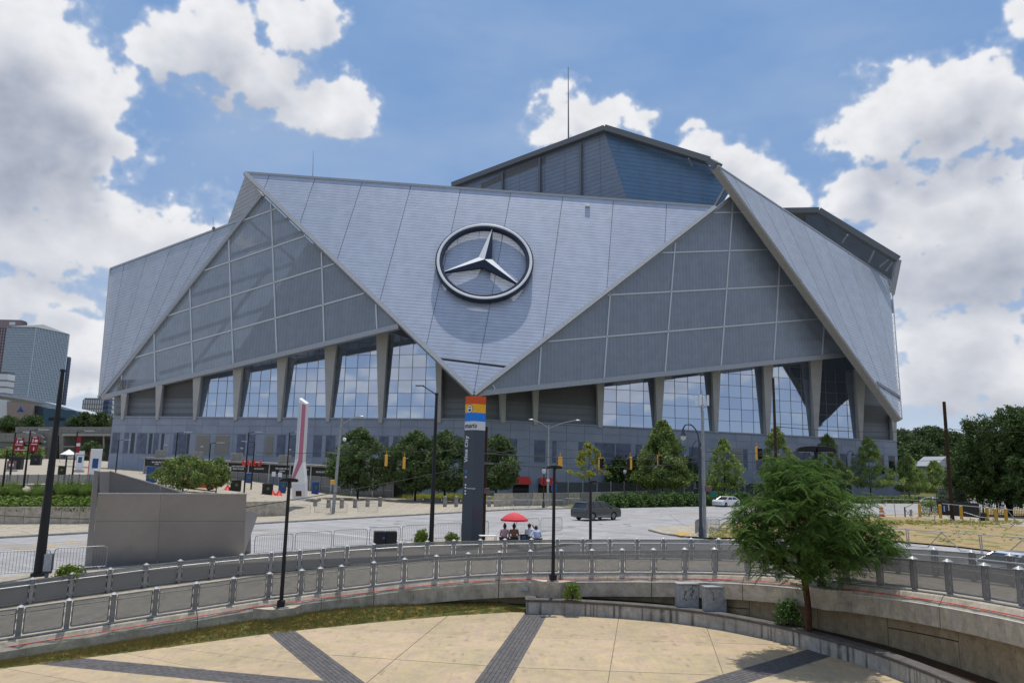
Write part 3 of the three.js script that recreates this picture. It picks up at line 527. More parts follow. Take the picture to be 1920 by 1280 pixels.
const nearP = nearT.map((a) => C(...a)), backP = backT.map((a) => C(...a));
const toPlaza = (pts) => pts.map((p, i) => { const a = pts[Math.max(0, i - 1)], b = pts[Math.min(pts.length - 1, i + 1)], t = b.clone().sub(a).setY(0).normalize(); return V(-t.z, 0, t.x); });
const nearO = toPlaza(nearP), backO = toPlaza(backP);
function sweep(pts, outs, prof, i0 = 0, i1 = pts.length - 1, closed = true) {     // profile [outwards, up]
  const a = [], at = (i, [o, u]) => pts[i].clone().addScaledVector(outs[i], o).add(V(0, u, 0)), n = prof.length;
  const tri = (p, q, r) => a.push(...p.toArray(), ...q.toArray(), ...r.toArray());
  for (let i = i0; i < i1; i++) for (let k = 0; k < (closed ? n : n - 1); k++) { const p = at(i, prof[k]), q = at(i + 1, prof[k]), r = at(i + 1, prof[(k + 1) % n]), s = at(i, prof[(k + 1) % n]); tri(p, r, q); tri(p, s, r); }
  if (closed) for (const i of [i0, i1]) for (let k = 1; k < n - 1; k++) { const p = at(i, prof[0]), q = at(i, prof[k]), r = at(i, prof[k + 1]); if (i === i0) tri(p, r, q); else tri(p, q, r); }
  return bufOf(a);
}
// street frame: runs away to the right; s along it, n across it
const RU = V(.75, 0, -.6614), RN = V(-.6614, 0, -.75), RF = (s, n, y = 0) => { const p = V(0, 0, 0).addScaledVector(RU, s).addScaledVector(RN, n); return p.setY(y + lvl(p.x)); };
const NK = 41.2, FK = 67;                                       // near and far kerb
{
  const L = backP[0], Rr = backP[backP.length - 1];
  struct(sheetD('ground', [V(-1600, 0, -2600), V(1600, 0, -2600), V(1600, 0, Rr.z), ...backP.slice().reverse().map((p, i) => p.clone().addScaledVector(backO[backP.length - 1 - i], -.2)), V(-1600, 0, L.z)], M.ground, -.03));
  struct(sheet('lower_ground', [V(-70, 0, 40), V(70, 0, 40), V(70, 0, -18), ...nearP.slice().reverse(), V(-70, 0, -24)], M.soil, scene, -2.75));
  struct(sheetD('road', [RF(-160, NK), RF(900, NK), RF(900, FK), RF(-160, FK)], M.asphalt, 0));
  const b = backP.slice(18).map((p) => p.clone());
  struct(sheetD('side_street', [RF(34, NK + .02), ...b, V(60, 0, -10), V(120, 0, -20), RF(120, NK + .02)], M.asphalt, -.004));
  // pavement by the ramp
  const wb = backP.slice(0, 19).map((p, i) => p.clone().addScaledVector(backO[i], -.15)), wpts = [RF(-3, NK), ...[...Array(5)].map((_, i) => RF(5 + i * 6, NK)), RF(33.5, NK - .3), RF(36.5, NK - 2.4), RF(38, NK - 6), ...wb.slice().reverse()];
  struct(sheetD('pavement', wpts, M.sidewalk, YWALK));
  struct(new MB().bar(RF(-8, NK + .08, .045), RF(33.5, NK + .08, .045), .16, .15).bar(RF(33.5, NK + .05, .045), RF(36.6, NK - 2.4, .045), .16, .15).bar(RF(36.6, NK - 2.4, .045), RF(38, NK - 6, .045), .16, .15).build('kerb', M.kerb));
  // pavement along the stadium side, scored into flags
  const far = struct(sheetD('far_pavement', [RF(-160, FK), RF(70, FK), RF(70, FK + 30), RF(-20, FK + 30), RF(-160, FK + 30)], M.sidewalk, YWALK));
  for (let i = 0; i < 39; i++) for (let k = 0; k < 3; k++) { const s = -32 + i * 2.6, n = FK + .25 + k * 2.6; new MB().poly([RF(s + .02, n + .02, YWALK + .015), RF(s + 2.58, n + .02, YWALK + .015), RF(s + 2.58, n + 2.58, YWALK + .015), RF(s + .02, n + 2.58, YWALK + .015)], V(0, -.02, 0)).build('paving_flag', (i * 3 + k * 5) % 4 ? M.sidewalk : M.walkB, far); }
  struct(sheetD('verge', [RF(70, FK), RF(400, FK), RF(400, FK + 60), RF(70, FK + 60)], M.grass, YWALK));
  const fk = new MB(); for (let s = -160; s < 400; s += 14) fk.bar(RF(s, FK - .08, .05), RF(s + 14, FK - .08, .05), .18, .16); struct(fk.build('far_kerb', M.kerb));
  // the corner lot
  const lot = [RF(48, NK - 4.6), RF(50, NK - 1.6), RF(53, NK - .2), RF(180, NK - .1), V(170, 0, -60), V(70, 0, -40), G(1925, 1043), G(1800, 1027), G(1690, 1017), G(1560, 1011), G(1420, 1009), G(1330, 1011), G(1290, 1008)];
  struct(sheet('lot', lot, M.dry, scene, .10));
  struct(sheet('corner_pavement', [RF(48, NK - 4.6), RF(50, NK - 1.6), RF(53, NK - .2), RF(60, NK - .2), RF(60, NK - 3), G(1345, 996), G(1350, 1009), G(1330, 1011), G(1290, 1008)], M.sidewalk, scene, .125));
  struct(sheet('tactile_paving', [G(1262, 1000.5, .13), G(1284, 996, .13), G(1300, 999, .13), G(1278, 1004.5, .13)], M.paintYellow, scene, .135));
  struct(sheet('driveway', [RF(92, NK - 1), RF(104, NK - 1), V(150, 0, -66), V(120, 0, -55), G(1925, 990), G(1800, 976), G(1720, 972)], M.walkB, scene, .108));
  const k = new MB(), ka = [lot[12], lot[0], lot[1], lot[2], lot[3]]; for (let i = 0; i < 4; i++) k.bar(ka[i].clone().setY(.05), ka[i + 1].clone().setY(.05), .16, .14); struct(k.build('lot_kerb', M.kerb));
}
// road paint: thin sheets on the asphalt
{
  const line = (s0, n0, s1, n1, w, m) => { const a = RF(s0, n0), b = RF(s1, n1), t = b.clone().sub(a).setY(0).normalize(), o = V(-t.z, 0, t.x).multiplyScalar(w / 2); return struct(sheetD('road_marking', [a.clone().add(o), b.clone().add(o), b.clone().sub(o), a.clone().sub(o)], m, .006)); };
  for (const n of [56.3, 56.6, 60.0, 60.3]) line(-100, n, 27, n, .13, M.paintYellow);
  for (let i = 0; i < 9; i++) line(-50 + i * 8.5, 56.7, -44.5 + i * 8.5, 59.9, .35, M.paintYellow);
  line(60, 54.2, 300, 54.2, .13, M.paintYellow); line(60, 54.6, 300, 54.6, .13, M.paintYellow);
  for (let i = 0; i < 13; i++) for (const n of [45, 48.7, 52.4, 63.6]) line(-80 + i * 9, n, -77 + i * 9, n, .12, M.paintWhite);
  for (let i = 0; i < 14; i++) for (const n of [45.5, 50, 58.5, 62.8]) line(66 + i * 9, n, 69 + i * 9, n, .12, M.paintWhite);
  line(29, 42, 29, 56, .45, M.paintWhite); line(33.5, 41.8, 33.5, 66.6, .2, M.paintWhite); line(37, 41.8, 37, 66.6, .2, M.paintWhite);
  const w = (p, q) => { const t = q.clone().sub(p).setY(0).normalize(), o = V(-t.z, 0, t.x).multiplyScalar(.12); struct(sheetD('road_marking', [p.clone().add(o), q.clone().add(o), q.clone().sub(o), p.clone().sub(o)], M.paintWhite, .006)); };
  w(G(1045, 1013), G(1260, 1003)); w(G(1050, 1022), G(1280, 1008)); w(G(1060, 1018), G(1180, 1034)); w(G(1110, 1029), G(1240, 1017));
  for (const [x, y] of [[1071, 987.5], [1176, 983], [1233, 994.5], [745, 982], [700, 988]]) { const p = G(x, y); struct(new MB().add(new THREE.CylinderGeometry(.36, .36, .014, 20).translate(p.x, p.y + .006, p.z)).build('manhole', M.steelDark)); }
  // worn wheel paths and sealed cracks
  const rr = rng(55); for (let i = 0; i < 14; i++) { const n = 43 + rr() * 22, s = -60 + rr() * 130, L = 8 + rr() * 22; line(s, n, s + L, n + (rr() - .5) * 1.2, .05 + rr() * .06, M.seam); }
}
// pavement edge wall behind the ramp, ramp deck
{
  struct(new MB().add(sweep(backP.map((p) => p.clone().setY(Math.max(p.y, lvl(p.x) + YWALK))), backO, [[-.12, 0], [-.12, -3.2], [-.45, -3.2], [-.45, 0]])).build('street_wall', M.concreteGrey));
  const a = []; const N = 60, smp = (pts, t) => { const x = t * (pts.length - 1), i = Math.min(pts.length - 2, Math.floor(x)); return pts[i].clone().lerp(pts[i + 1], x - i); };
  for (let i = 0; i < N; i++) { const p = smp(nearP, i / N), q = smp(nearP, (i + 1) / N), r = smp(backP, (i + 1) / N), s = smp(backP, i / N); a.push(...p.toArray(), ...q.toArray(), ...r.toArray(), ...p.toArray(), ...r.toArray(), ...s.toArray()); }
  struct(new MB().add(bufOf(a)).build('ramp_deck', M.walkB));
}
// ramp edge beam (precast segments), retaining wall of panels below it
{
  const beam = thing('ramp_edge_beam', 'long curved pale concrete edge beam under the railing', 'edge beam', nearP[16].clone().setY(-1.2));
  const prof = [[-.35, -.02], [.20, -.02], [.26, -.06], [.42, -.34], [.42, -.98], [-.45, -.98]];
  const cuts = [0, 5, 9, 11, 15, 17, 20, 23, 26, 29, nearP.length - 1];
  for (let i = 0; i + 1 < cuts.length; i++) {
    const pts = nearP.map((p) => p.clone()), a = cuts[i], b = cuts[i + 1];
    pts[a].lerp(pts[a + 1], .012); pts[b].lerp(pts[b - 1], .012);
    new MB().add(sweep(pts, nearO, prof, a, b)).build('beam_segment', i % 2 ? M.concrete : M.concreteB, beam);
  }
  new MB().add(sweep(nearP, nearO, [[.19, 0], [.19, .03], [.05, .03], [.05, 0]])).build('toe_strip', M.steelLight, beam);
  // small wall lights let into the beam
  for (const [x, y, i, m] of [[982, 1097, 16, M.bluePlastic], [1240, 1097, 20, M.concreteGrey], [1487, 1107, 24, M.concreteGrey], [1749, 1143, 28, M.black]]) { const o = nearO[i], p = nearP[i].clone().addScaledVector(o, .44).add(V(0, -.62, 0)), r = A(x, y, -p.z + 0); new MB().box(r.x, p.y, lerp(r.z, p.z, 1), .42, .15, .05, Math.atan2(o.x, o.z)).build('wall_light', m === M.bluePlastic ? M.box : m, beam); }
  const conduit = tag(new MB().path(nearP.map((p, i) => p.clone().addScaledVector(nearO[i], .375).add(V(0, -.2, 0))), .014, 5, 160).build('red_cable', M.red), 'thin red cable running along the curved ramp beam', 'cable');
  const pipe = tag(new MB().path(nearP.slice(16).map((p, i) => p.clone().addScaledVector(nearO[i + 16], .45).add(V(0, -.345, 0))), .014, 5, 120).build('white_cable', M.white), 'thin white cable fixed below the red cable on the ramp beam', 'cable');
  const rw = thing('retaining_wall', 'tan concrete panel retaining wall under the curved ramp', 'wall', nearP[22].clone().setY(-2.2));
  const dense = []; for (let i = 0; i < nearP.length - 1; i++) for (let k = 0; k < 8; k++) { const t = k / 8; dense.push([nearP[i].clone().lerp(nearP[i + 1], t), nearO[i].clone().lerp(nearO[i + 1], t).normalize()]); }
  let acc = 0, start = 0, n = 0; const seg = 3.0;
  new MB().add(sweep(nearP, nearO, [[-.16, -.9], [-.16, -3.4], [-.5, -3.4], [-.5, -.9]])).build('wall_back', M.joint, rw);
  for (let i = 1; i < dense.length; i++) {
    acc += dense[i][0].distanceTo(dense[i - 1][0]);
    if (acc > seg) {
      const sl = dense.slice(start, i + 1).map(([p, o]) => [p.clone(), o]); sl[0][0].lerp(sl[1][0], .12);
      const P = sl.map((q) => q[0]), O = sl.map((q) => q[1]), split = n % 3 === 1 ? -1.35 : null;
      if (split) { new MB().add(sweep(P, O, [[-.02, -.9], [-.02, split], [-.2, split], [-.2, -.9]])).build('wall_panel', M.retaining, rw); new MB().add(sweep(P, O, [[-.02, split - .04], [-.02, -3.4], [-.2, -3.4], [-.2, split - .04]])).build('wall_panel', M.retainingB, rw); }
      else new MB().add(sweep(P, O, [[-.02, -.9], [-.02, -3.4], [-.2, -3.4], [-.2, -.9]])).build('wall_panel', n % 2 ? M.retaining : M.retainingB, rw);
      acc = 0; start = i; n++;
    }
  }
}
// railings
function railing(pts, outs, i0, i1, near, label) {
  const r = thing('ramp_railing', label, 'railing', pts[Math.floor((i0 + i1) / 2)].clone());
  const side = near ? 1 : -1, capG = new THREE.ConeGeometry(.175, .09, 4).rotateY(Math.PI / 4), plate = new RoundedBoxGeometry(.17, 1.02, .11, 1, .012);
  boxUV(capG); const plateUV = boxUV(plate), capUV = boxUV(capG), tabUV = boxUV(new THREE.BoxGeometry(.03, .14, .05));
  for (let i = i0; i <= i1; i++) {
    const turn = Math.atan2(outs[i].x, outs[i].z);
    const post = mesh('post', plateUV, M.steel, r); post.position.copy(pts[i]).sub(r.position).add(V(0, .51, 0)); post.rotation.y = turn;
    const cap = mesh('post_cap', capUV, M.steelLight, post); cap.position.set(0, .555, 0);
    for (const sx of [-1, 1]) for (const y of [-.32, .05, .36]) { const t = mesh('panel_clip', tabUV, M.steelLight, post); t.position.set(sx * .115, y, .03); }
    const foot = mesh('foot_plate', boxUV(new THREE.BoxGeometry(.26, .03, .2)), M.steelDark, post); foot.position.set(0, -.505, 0);
  }
  for (let i = i0; i < i1; i++) {
    const a = pts[i].clone(), b = pts[i + 1].clone(), d = b.clone().sub(a).setY(0).normalize(), g = .14;
    const slope = b.clone().sub(a), L = Math.hypot(slope.x, slope.z); const p = a.clone().addScaledVector(slope, g / L), q = b.clone().addScaledVector(slope, -g / L);
    const Y = (v, y) => v.clone().add(V(0, y, 0));
    const panel = new MB().poly([Y(p, .10), Y(q, .10), Y(q, .95), Y(p, .95)], V(-d.z, 0, d.x).multiplyScalar(.012)).build('mesh_panel', near ? M.perforated : M.perforatedB, r);
    new MB().bar(Y(p, .97), Y(q, .97), .05, .045).bar(Y(p, .09), Y(q, .09), .05, .045).bar(Y(p, .10), Y(p, .96), .03).bar(Y(q, .10), Y(q, .96), .03).build('panel_frame', M.steel, r);
    if (near) { const o = outs[i].clone().multiplyScalar(-.12), o2 = outs[i + 1].clone().multiplyScalar(-.12); new MB().tube(Y(a, .80).add(o), Y(b, .80).add(o2), .022, .022, 6).build('handrail', M.steelLight, r); }
    else { const o = outs[i].clone().multiplyScalar(.13), o2 = outs[i + 1].clone().multiplyScalar(.13); new MB().tube(Y(a, .80).add(o), Y(b, .80).add(o2), .028, .028, 8).build('handrail', M.steelLight, r); }
  }
  return r;
}
railing(nearP, nearO, 0, nearP.length - 1, true, 'curved grey mesh railing along the plaza edge of the ramp');
railing(backP, backO, 0, backP.length - 1, false, 'curved grey mesh railing along the street edge of the ramp');

// sunken plaza: concrete slabs between radiating bands of dark pavers
{
  const edge = [[-160, 1268], [-40, 1257], [60, 1245.5], [180, 1230], [300, 1214.5], [480, 1190], [600, 1177], [700, 1166.5], [840, 1154], [960, 1147], [1015, 1149], [1080, 1152.5], [1160, 1157.5], [1260, 1166], [1320, 1174], [1400, 1188.5], [1480, 1206], [1560, 1228], [1650, 1258], [1720, 1287], [1800, 1328]].map(([x, y]) => G(x, y, YPLAZA));
  const outline = [...edge, V(edge[20].x + 1, YPLAZA, -12), V(8, YPLAZA, -4), V(-10, YPLAZA, -4), V(edge[0].x - 1, YPLAZA, -14)];
  const plaza = struct(sheet('plaza', outline, M.joint, scene, YPLAZA - .02));
  const f2 = (p) => new THREE.Vector2(p.x, -p.z), g2 = (x, y) => f2(G(x, y, YPLAZA)), to3 = (q, y) => V(q.x, y, -q.y);
  const hull = outline.map(f2);
  const bands = [[g2(529, 1186), g2(648, 1280), 1.02], [g2(1005, 1151), g2(922, 1280), 1.0], [g2(1330, 1287), g2(1545, 1221), 1.05], [g2(80, 1236), g2(500, 1276), 1.05]];
  let wedges = [hull]; const strips = [];
  for (const [a, b, w] of bands) {
    const n = norm2(a, b), next = [];
    for (const c of wedges) { const q = clip(c, a.clone().addScaledVector(n, w / 2), n), r = clip(c, a.clone().addScaledVector(n, -w / 2), n.clone().negate()); if (q) next.push(q); if (r) next.push(r); let s = clip(c, a.clone().addScaledVector(n, -w / 2), n); s = s && clip(s, a.clone().addScaledVector(n, w / 2), n.clone().negate()); if (s) strips.push([s, a, b, w]); }
    wedges = next;
  }
  const scores = [[[840, 1154], [687, 1280]], [[655, 1179], [840, 1189]], [[610, 1227], [900, 1247]], [[487, 1262], [640, 1172]], [[1160, 1160], [1140, 1280]], [[1325, 1176], [1357, 1265]], [[1005, 1195], [1370, 1206]], [[960, 1251], [1360, 1266]], [[250, 1228], [420, 1262]], [[180, 1250], [330, 1272]], [[350, 1218], [500, 1236]], [[1470, 1206], [1520, 1240]], [[60, 1262], [160, 1280]]];
  const inside = (c, p) => { let s = 0; return c.every((a, i) => { const b = c[(i + 1) % c.length], k = (b.x - a.x) * (p.y - a.y) - (b.y - a.y) * (p.x - a.x); if (Math.abs(k) < 1e-9) return true; if (!s) s = Math.sign(k); return Math.sign(k) === s; }); };
  let n = 0;
  for (const w of wedges) {
    if (area2(w) < .05) continue;
    const ls = scores.map(([a, b]) => [g2(...a), g2(...b)]).filter(([a, b]) => inside(w, a.clone().lerp(b, .5)));
    for (const c of cells(w, ls, .025)) new MB().poly(c.map((q) => to3(q, YPLAZA + .002 * (n % 3))), V(0, -.03, 0)).build('slab', [M.plaza, M.plazaB, M.plazaC][n++ % 3], plaza);
  }
  for (const [s, a, b, w] of strips) {
    const d = b.clone().sub(a).normalize(), nn = norm2(a, b), tt = s.map((p) => d.dot(p.clone().sub(a))), lo = Math.floor(Math.min(...tt) / .3), hi = Math.ceil(Math.max(...tt) / .3), parts = [new MB(), new MB()]; const rr = rng(Math.round(a.x * 100));
    for (let r = 0; r < 7; r++) {
      let row = clip(s, a.clone().addScaledVector(nn, -w / 2 + r * w / 7 + .007), nn); row = row && clip(row, a.clone().addScaledVector(nn, -w / 2 + (r + 1) * w / 7 - .007), nn.clone().negate()); if (!row) continue;
      for (let k = lo - 1; k < hi; k++) { const o = (r % 2) * .15; let c = clip(row, a.clone().addScaledVector(d, k * .3 + o + .005), d); c = c && clip(c, a.clone().addScaledVector(d, (k + 1) * .3 + o - .005), d.clone().negate()); if (c && area2(c) > .002) parts[rr() < .5 ? 0 : 1].poly(c.map((q) => to3(q, YPLAZA + .004 * rr())), V(0, -.04, 0)); }
    }
    parts.forEach((m, i) => { if (m.list.length) m.build('paver_band', i ? M.paverB : M.paver, plaza).userData.kind = 'stuff'; });
  }
}
// planter wall: coping stones on streaked blocks
const planterT = [[991, 1150.5], [1040, 1151.5], [1080, 1153.5], [1120, 1156], [1160, 1158.5], [1210, 1162.5], [1260, 1167], [1316, 1174.5], [1360, 1182], [1400, 1190], [1440, 1198.5], [1480, 1208], [1520, 1219], [1560, 1231], [1600, 1243], [1650, 1260], [1700, 1280], [1760, 1306], [1840, 1345]];
const planterP = planterT.map(([x, y]) => G(x, y, YPLAZA));
{
  const o = toPlaza(planterP), w = thing('planter_wall', 'low curved concrete planter wall with dark coping and water streaks', 'planter wall', planterP[6]);
  const streak = rng(91), cols = [...Array(512)].map(() => 0); for (let k = 0; k < 15; k++) { const c = Math.floor(streak() * 512), wd = 3 + streak() * 9, s = .2 + streak() * .5; for (let i = -14; i < 14; i++) cols[(c + i + 512) % 512] += s * Math.exp(-i * i / wd / 2); }
  const st = tex(512, (u, v) => { const x = Math.floor(u * 511), g = .80 + .10 * wrapNoise(u, v, 12) + .05 * (streak() - .5) + .08 * wrapNoise(u, v, 40), run = clamp(cols[x] * (.55 + .5 * wrapNoise(u, v, 16)), 0, .72); return [g * (1 - run), g * (1 - run * 1.02), g * (1 - run * 1.06)]; }, 6.3);
  const mStain = mat([.56, .545, .51], { roughness: .95, map: st, ...bump() });
  const dense = [], dO = []; for (let i = 0; i < planterP.length - 1; i++) for (let k = 0; k < 6; k++) { dense.push(planterP[i].clone().lerp(planterP[i + 1], k / 6)); dO.push(o[i].clone().lerp(o[i + 1], k / 6).normalize()); }
  const slice = (a, b, gap) => { const P = dense.slice(a, b + 1).map((p) => p.clone()), O = dO.slice(a, b + 1); P[0].lerp(P[1], gap); return [P, O]; };
  for (let i = 0; i + 8 < dense.length; i += 8) { const [P, O] = slice(i, i + 8, .05); new MB().add(sweep(P, O, [[0, -.2], [0, .50], [-.42, .50], [-.42, -.2]])).build('wall_block', mStain, w); }
  for (let i = 0; i + 5 < dense.length; i += 5) { const [P, O] = slice(i, i + 5, .04); new MB().add(sweep(P, O, [[.05, .51], [.05, .60], [.03, .62], [-.45, .62], [-.47, .60], [-.47, .51]])).build('coping_stone', M.coping, w); }
  const e = planterP[0]; new MB().rbox(e.x + .1, YPLAZA + .24, e.z - .5, .4, .5, 1.0, .02).build('wall_end', mStain, w); new MB().rbox(e.x + .1, YPLAZA + .565, e.z - .5, .5, .11, 1.05, .02).build('coping_stone', M.coping, w);
  const bed = [...planterP.map((p, i) => p.clone().addScaledVector(o[i], -.40).setY(YPLAZA + .42)), ...nearP.slice(16).reverse().map((p, i) => p.clone().setY(YPLAZA + .5))];
  struct(sheet('planting_bed', bed, M.soil));
}
// turf strip between plaza and ramp
{
  const e = [[-160, 1268], [-40, 1257], [60, 1245.5], [180, 1230], [300, 1214.5], [480, 1190], [600, 1177], [700, 1166.5], [840, 1154], [960, 1147], [992, 1148]].map(([x, y]) => G(x, y, YPLAZA + .01));
  const inner = nearP.slice(0, 17).map((p) => p.clone().setY(Math.min(p.y - .74, YPLAZA + .12)));
  struct(sheet('turf', [...e, ...inner.slice().reverse()], M.grass));
  const blade = new THREE.BufferGeometry(); { const a = []; const r = rng(8); for (let k = 0; k < 9; k++) { const x = (r() - .5) * .12, z = (r() - .5) * .12, h = .05 + r() * .07, t = r() * 6.28, w = .006, lx = (r() - .5) * .05, lz = (r() - .5) * .05; a.push(x - w * Math.cos(t), 0, z - w * Math.sin(t), x + w * Math.cos(t), 0, z + w * Math.sin(t), x + lx, h, z + lz); } blade.setAttribute('position', new THREE.Float32BufferAttribute(a, 3)); blade.computeVertexNormals(); }
  const N = 9000, im = new THREE.InstancedMesh(blade, M.leafTurf, N), r = rng(41), m4 = new THREE.Matrix4(), col = new THREE.Color();
  for (let k = 0; k < N; k++) { const t = r() * 10, i = Math.min(9, Math.floor(t)), a = e[i].clone().lerp(e[i + 1], t - i), j = Math.min(15, t * 1.6), b = inner[Math.floor(j)].clone().lerp(inner[Math.floor(j) + 1], j - Math.floor(j)), p = a.lerp(b, r()); m4.makeRotationY(r() * 6).setPosition(p.x, p.y - .01, p.z).scale(V(1, .6 + r() * .9, 1)); im.setMatrixAt(k, m4); const dry = r() < .62 ? 1 : 0; col.setRGB(dry ? 2.0 : 1, dry ? 1.25 : 1, dry ? 1.1 : .9); im.setColorAt(k, col); }
  im.name = 'grass'; tag(im, 'short patchy grass strip between plaza and ramp', 'grass', null, 'stuff'); im.castShadow = im.receiveShadow = true; scene.add(im);
}

// ------------------------------------------------------------------ street furniture, vehicles, people
const zcOf = (p) => p.clone().sub(camera.position).applyQuaternion(camera.quaternion.clone().invert()).z * -1;
const onRail = (px) => { let i = nearT.findIndex((a) => a[0] > px); const t = (px - nearT[i - 1][0]) / (nearT[i][0] - nearT[i - 1][0]); return [nearP[i - 1].clone().lerp(nearP[i], t), nearO[i - 1].clone().lerp(nearO[i], t).normalize()]; };
const hull = (pts) => new ConvexGeometry(pts.map((p) => (p.isVector3 ? p : V(...p))));
// plaza lamps on concrete brackets
const pxOf = (p) => { const v = p.clone().sub(camera.position).applyQuaternion(camera.quaternion.clone().invert()); return 960 + F * v.x / -v.z; };
function bracketAt(px, py, label) {
  let rp = px; for (let i = 0; i < 12; i++) { const [a, b] = onRail(rp); rp += px - pxOf(a.clone().addScaledVector(b, .78)); }
  const [p, o] = onRail(rp), t = V(o.z, 0, -o.x), q = p.clone().addScaledVector(o, .78), r = ray(px, py), y = camera.position.y + r.y / r.z * (q.z - camera.position.z);
  const k = (a, b, h) => p.clone().addScaledVector(t, a).addScaledVector(o, b).setY(y + h);
  const b = thing('lamp_bracket', label, 'lamp bracket', q.clone().setY(y - .7));
  new MB().add(hull([k(-1.05, .43, 0), k(1.05, .43, 0), k(-.42, 1.12, 0), k(.42, 1.12, 0), k(-1.05, .43, -.72), k(1.05, .43, -.72), k(-.36, 1.02, -.74), k(.36, 1.02, -.74)])).build('bracket_block', M.concrete, b);
  new MB().rbox(q.x, y + .02, q.z, .5, .05, .5, .01, Math.atan2(o.x, o.z)).build('base_plate', M.steelDark, b);
  return q.setY(y + .045);
}
function boxLamp(pos, h, turn, label, heads = 2, z = .52) {
  const l = thing('lamp_post', label, 'lamp post', pos, turn, 'black lamp posts around the plaza');
  new MB().tube(V(0, .22, 0), V(0, h, 0), .085, .07, 12).build('pole', M.black, l, true);
  new MB().rbox(0, .13, 0, .30, .26, .30, .03).build('base_cover', M.black, l, true);
  for (let k = 0; k < heads; k++) { const s = k ? -1 : 1; const hd = new MB().add(new THREE.ExtrudeGeometry((() => { const sh = new THREE.Shape(); sh.moveTo(0, -.10); sh.lineTo(.62, -.10); sh.quadraticCurveTo(.66, .02, .5, .05); sh.quadraticCurveTo(.25, .10, 0, .09); return sh; })(), { depth: .34, bevelEnabled: true, bevelSize: .015, bevelThickness: .015, bevelSegments: 2 }).translate(.05, 0, -.17).scale(z, Math.sqrt(z), Math.sqrt(z)).translate(0, h, 0).rotateY(s < 0 ? Math.PI : 0)).build('lamp_head', M.black, l, true); new MB().box(s * .4 * z, h - .118 * Math.sqrt(z) - .006, 0, .42 * z, .012, .24 * Math.sqrt(z)).build('lens', M.lens, hd, true); }
  return l;
}
{
  const q1 = bracketAt(527, 1139, 'angular concrete bracket beside the turf strip carrying a lamp post'); boxLamp(q1, zcOf(q1) * (1139 - 905) / F, .1, 'black lamp post on the concrete bracket beside the turf strip');
  const q2 = bracketAt(1037, 1089, 'angular concrete bracket behind the end of the planter wall'); boxLamp(q2, zcOf(q2) * (1089 - 880) / F, .2, 'black lamp post on the bracket behind the end of the planter wall');
  const q3 = bracketAt(1541, 1101, 'angular concrete bracket behind the plaza tree'); boxLamp(q3, zcOf(q3) * (1101 - 846) / F, -.15, 'black lamp post rising through the plaza tree', 2, 1);
  const q4 = C(1107, 1042, 41.6); boxLamp(V(q4.x, .0, q4.z), zcOf(q4) * (1042 - 903) / F, .1, 'single headed black lamp post on the street edge of the ramp', 1);
}
// tall dark pole and street lamp by the kerb
{
  const b = G(71, 1080, YWALK), l = thing('tall_pole', 'thick tapered black steel pole beside the grey vent enclosure', 'pole', b);
  const H = zcOf(b) * (1080 - 709) / F * 1.04; new MB().tube(V(0, .1, 0), V(0, H, 0), .22, .085, 14).build('shaft', M.black, l, true); new MB().tube(V(0, 0, 0), V(0, .14, 0), .32, .32, 14).build('base_flange', M.black, l, true); new MB().tube(V(0, H, 0), V(0, H + .12, 0), .12, .10, 12).build('cap', M.black, l, true);
  new MB().box(0, H * .76, 0, .7, .16, .16).build('bracket', M.black, l, true);
  const u = thing('control_box', 'grey blue steel control cabinet by the tall black pole', 'cabinet', G(80, 1083, YWALK).add(V(.2, 0, .1)), .4);
  new MB().rbox(0, .62, 0, .36, .82, .3, .02).build('cabinet', M.darkBlueGrey, u, true); new MB().rbox(0, .66, .16, .3, .7, .03, .01).build('door', M.box, u, true); new MB().box(0, .12, 0, .14, .24, .12).build('stand', M.steelDark, u, true);
  const c = G(808, 1021, YWALK), s = thing('street_lamp', 'black street lamp with one angled arm beside the pylon sign', 'street lamp', c), Hs = zcOf(c) * (1021 - 747) / F * 1.03;
  new MB().tube(V(0, .1, 0), V(0, Hs, 0), .15, .085, 12).build('pole', M.black, s, true); new MB().tube(V(0, 0, 0), V(0, .2, 0), .22, .2, 12).build('base_flange', M.black, s, true); new MB().tube(V(0, Hs - .05, 0), V(0, Hs + .1, 0), .13, .11, 12).build('cap', M.black, s, true);
  new MB().bar(V(0, Hs - .02, 0), V(-.85, Hs + .5, 0), .06).build('arm', M.black, s, true); const hd = new MB().rbox(-1.08, Hs + .53, 0, .55, .07, .26, .03).build('lamp_head', M.black, s, true); new MB().box(-1.1, Hs + .49, 0, .4, .012, .2).build('lens', M.lens, hd, true);
}
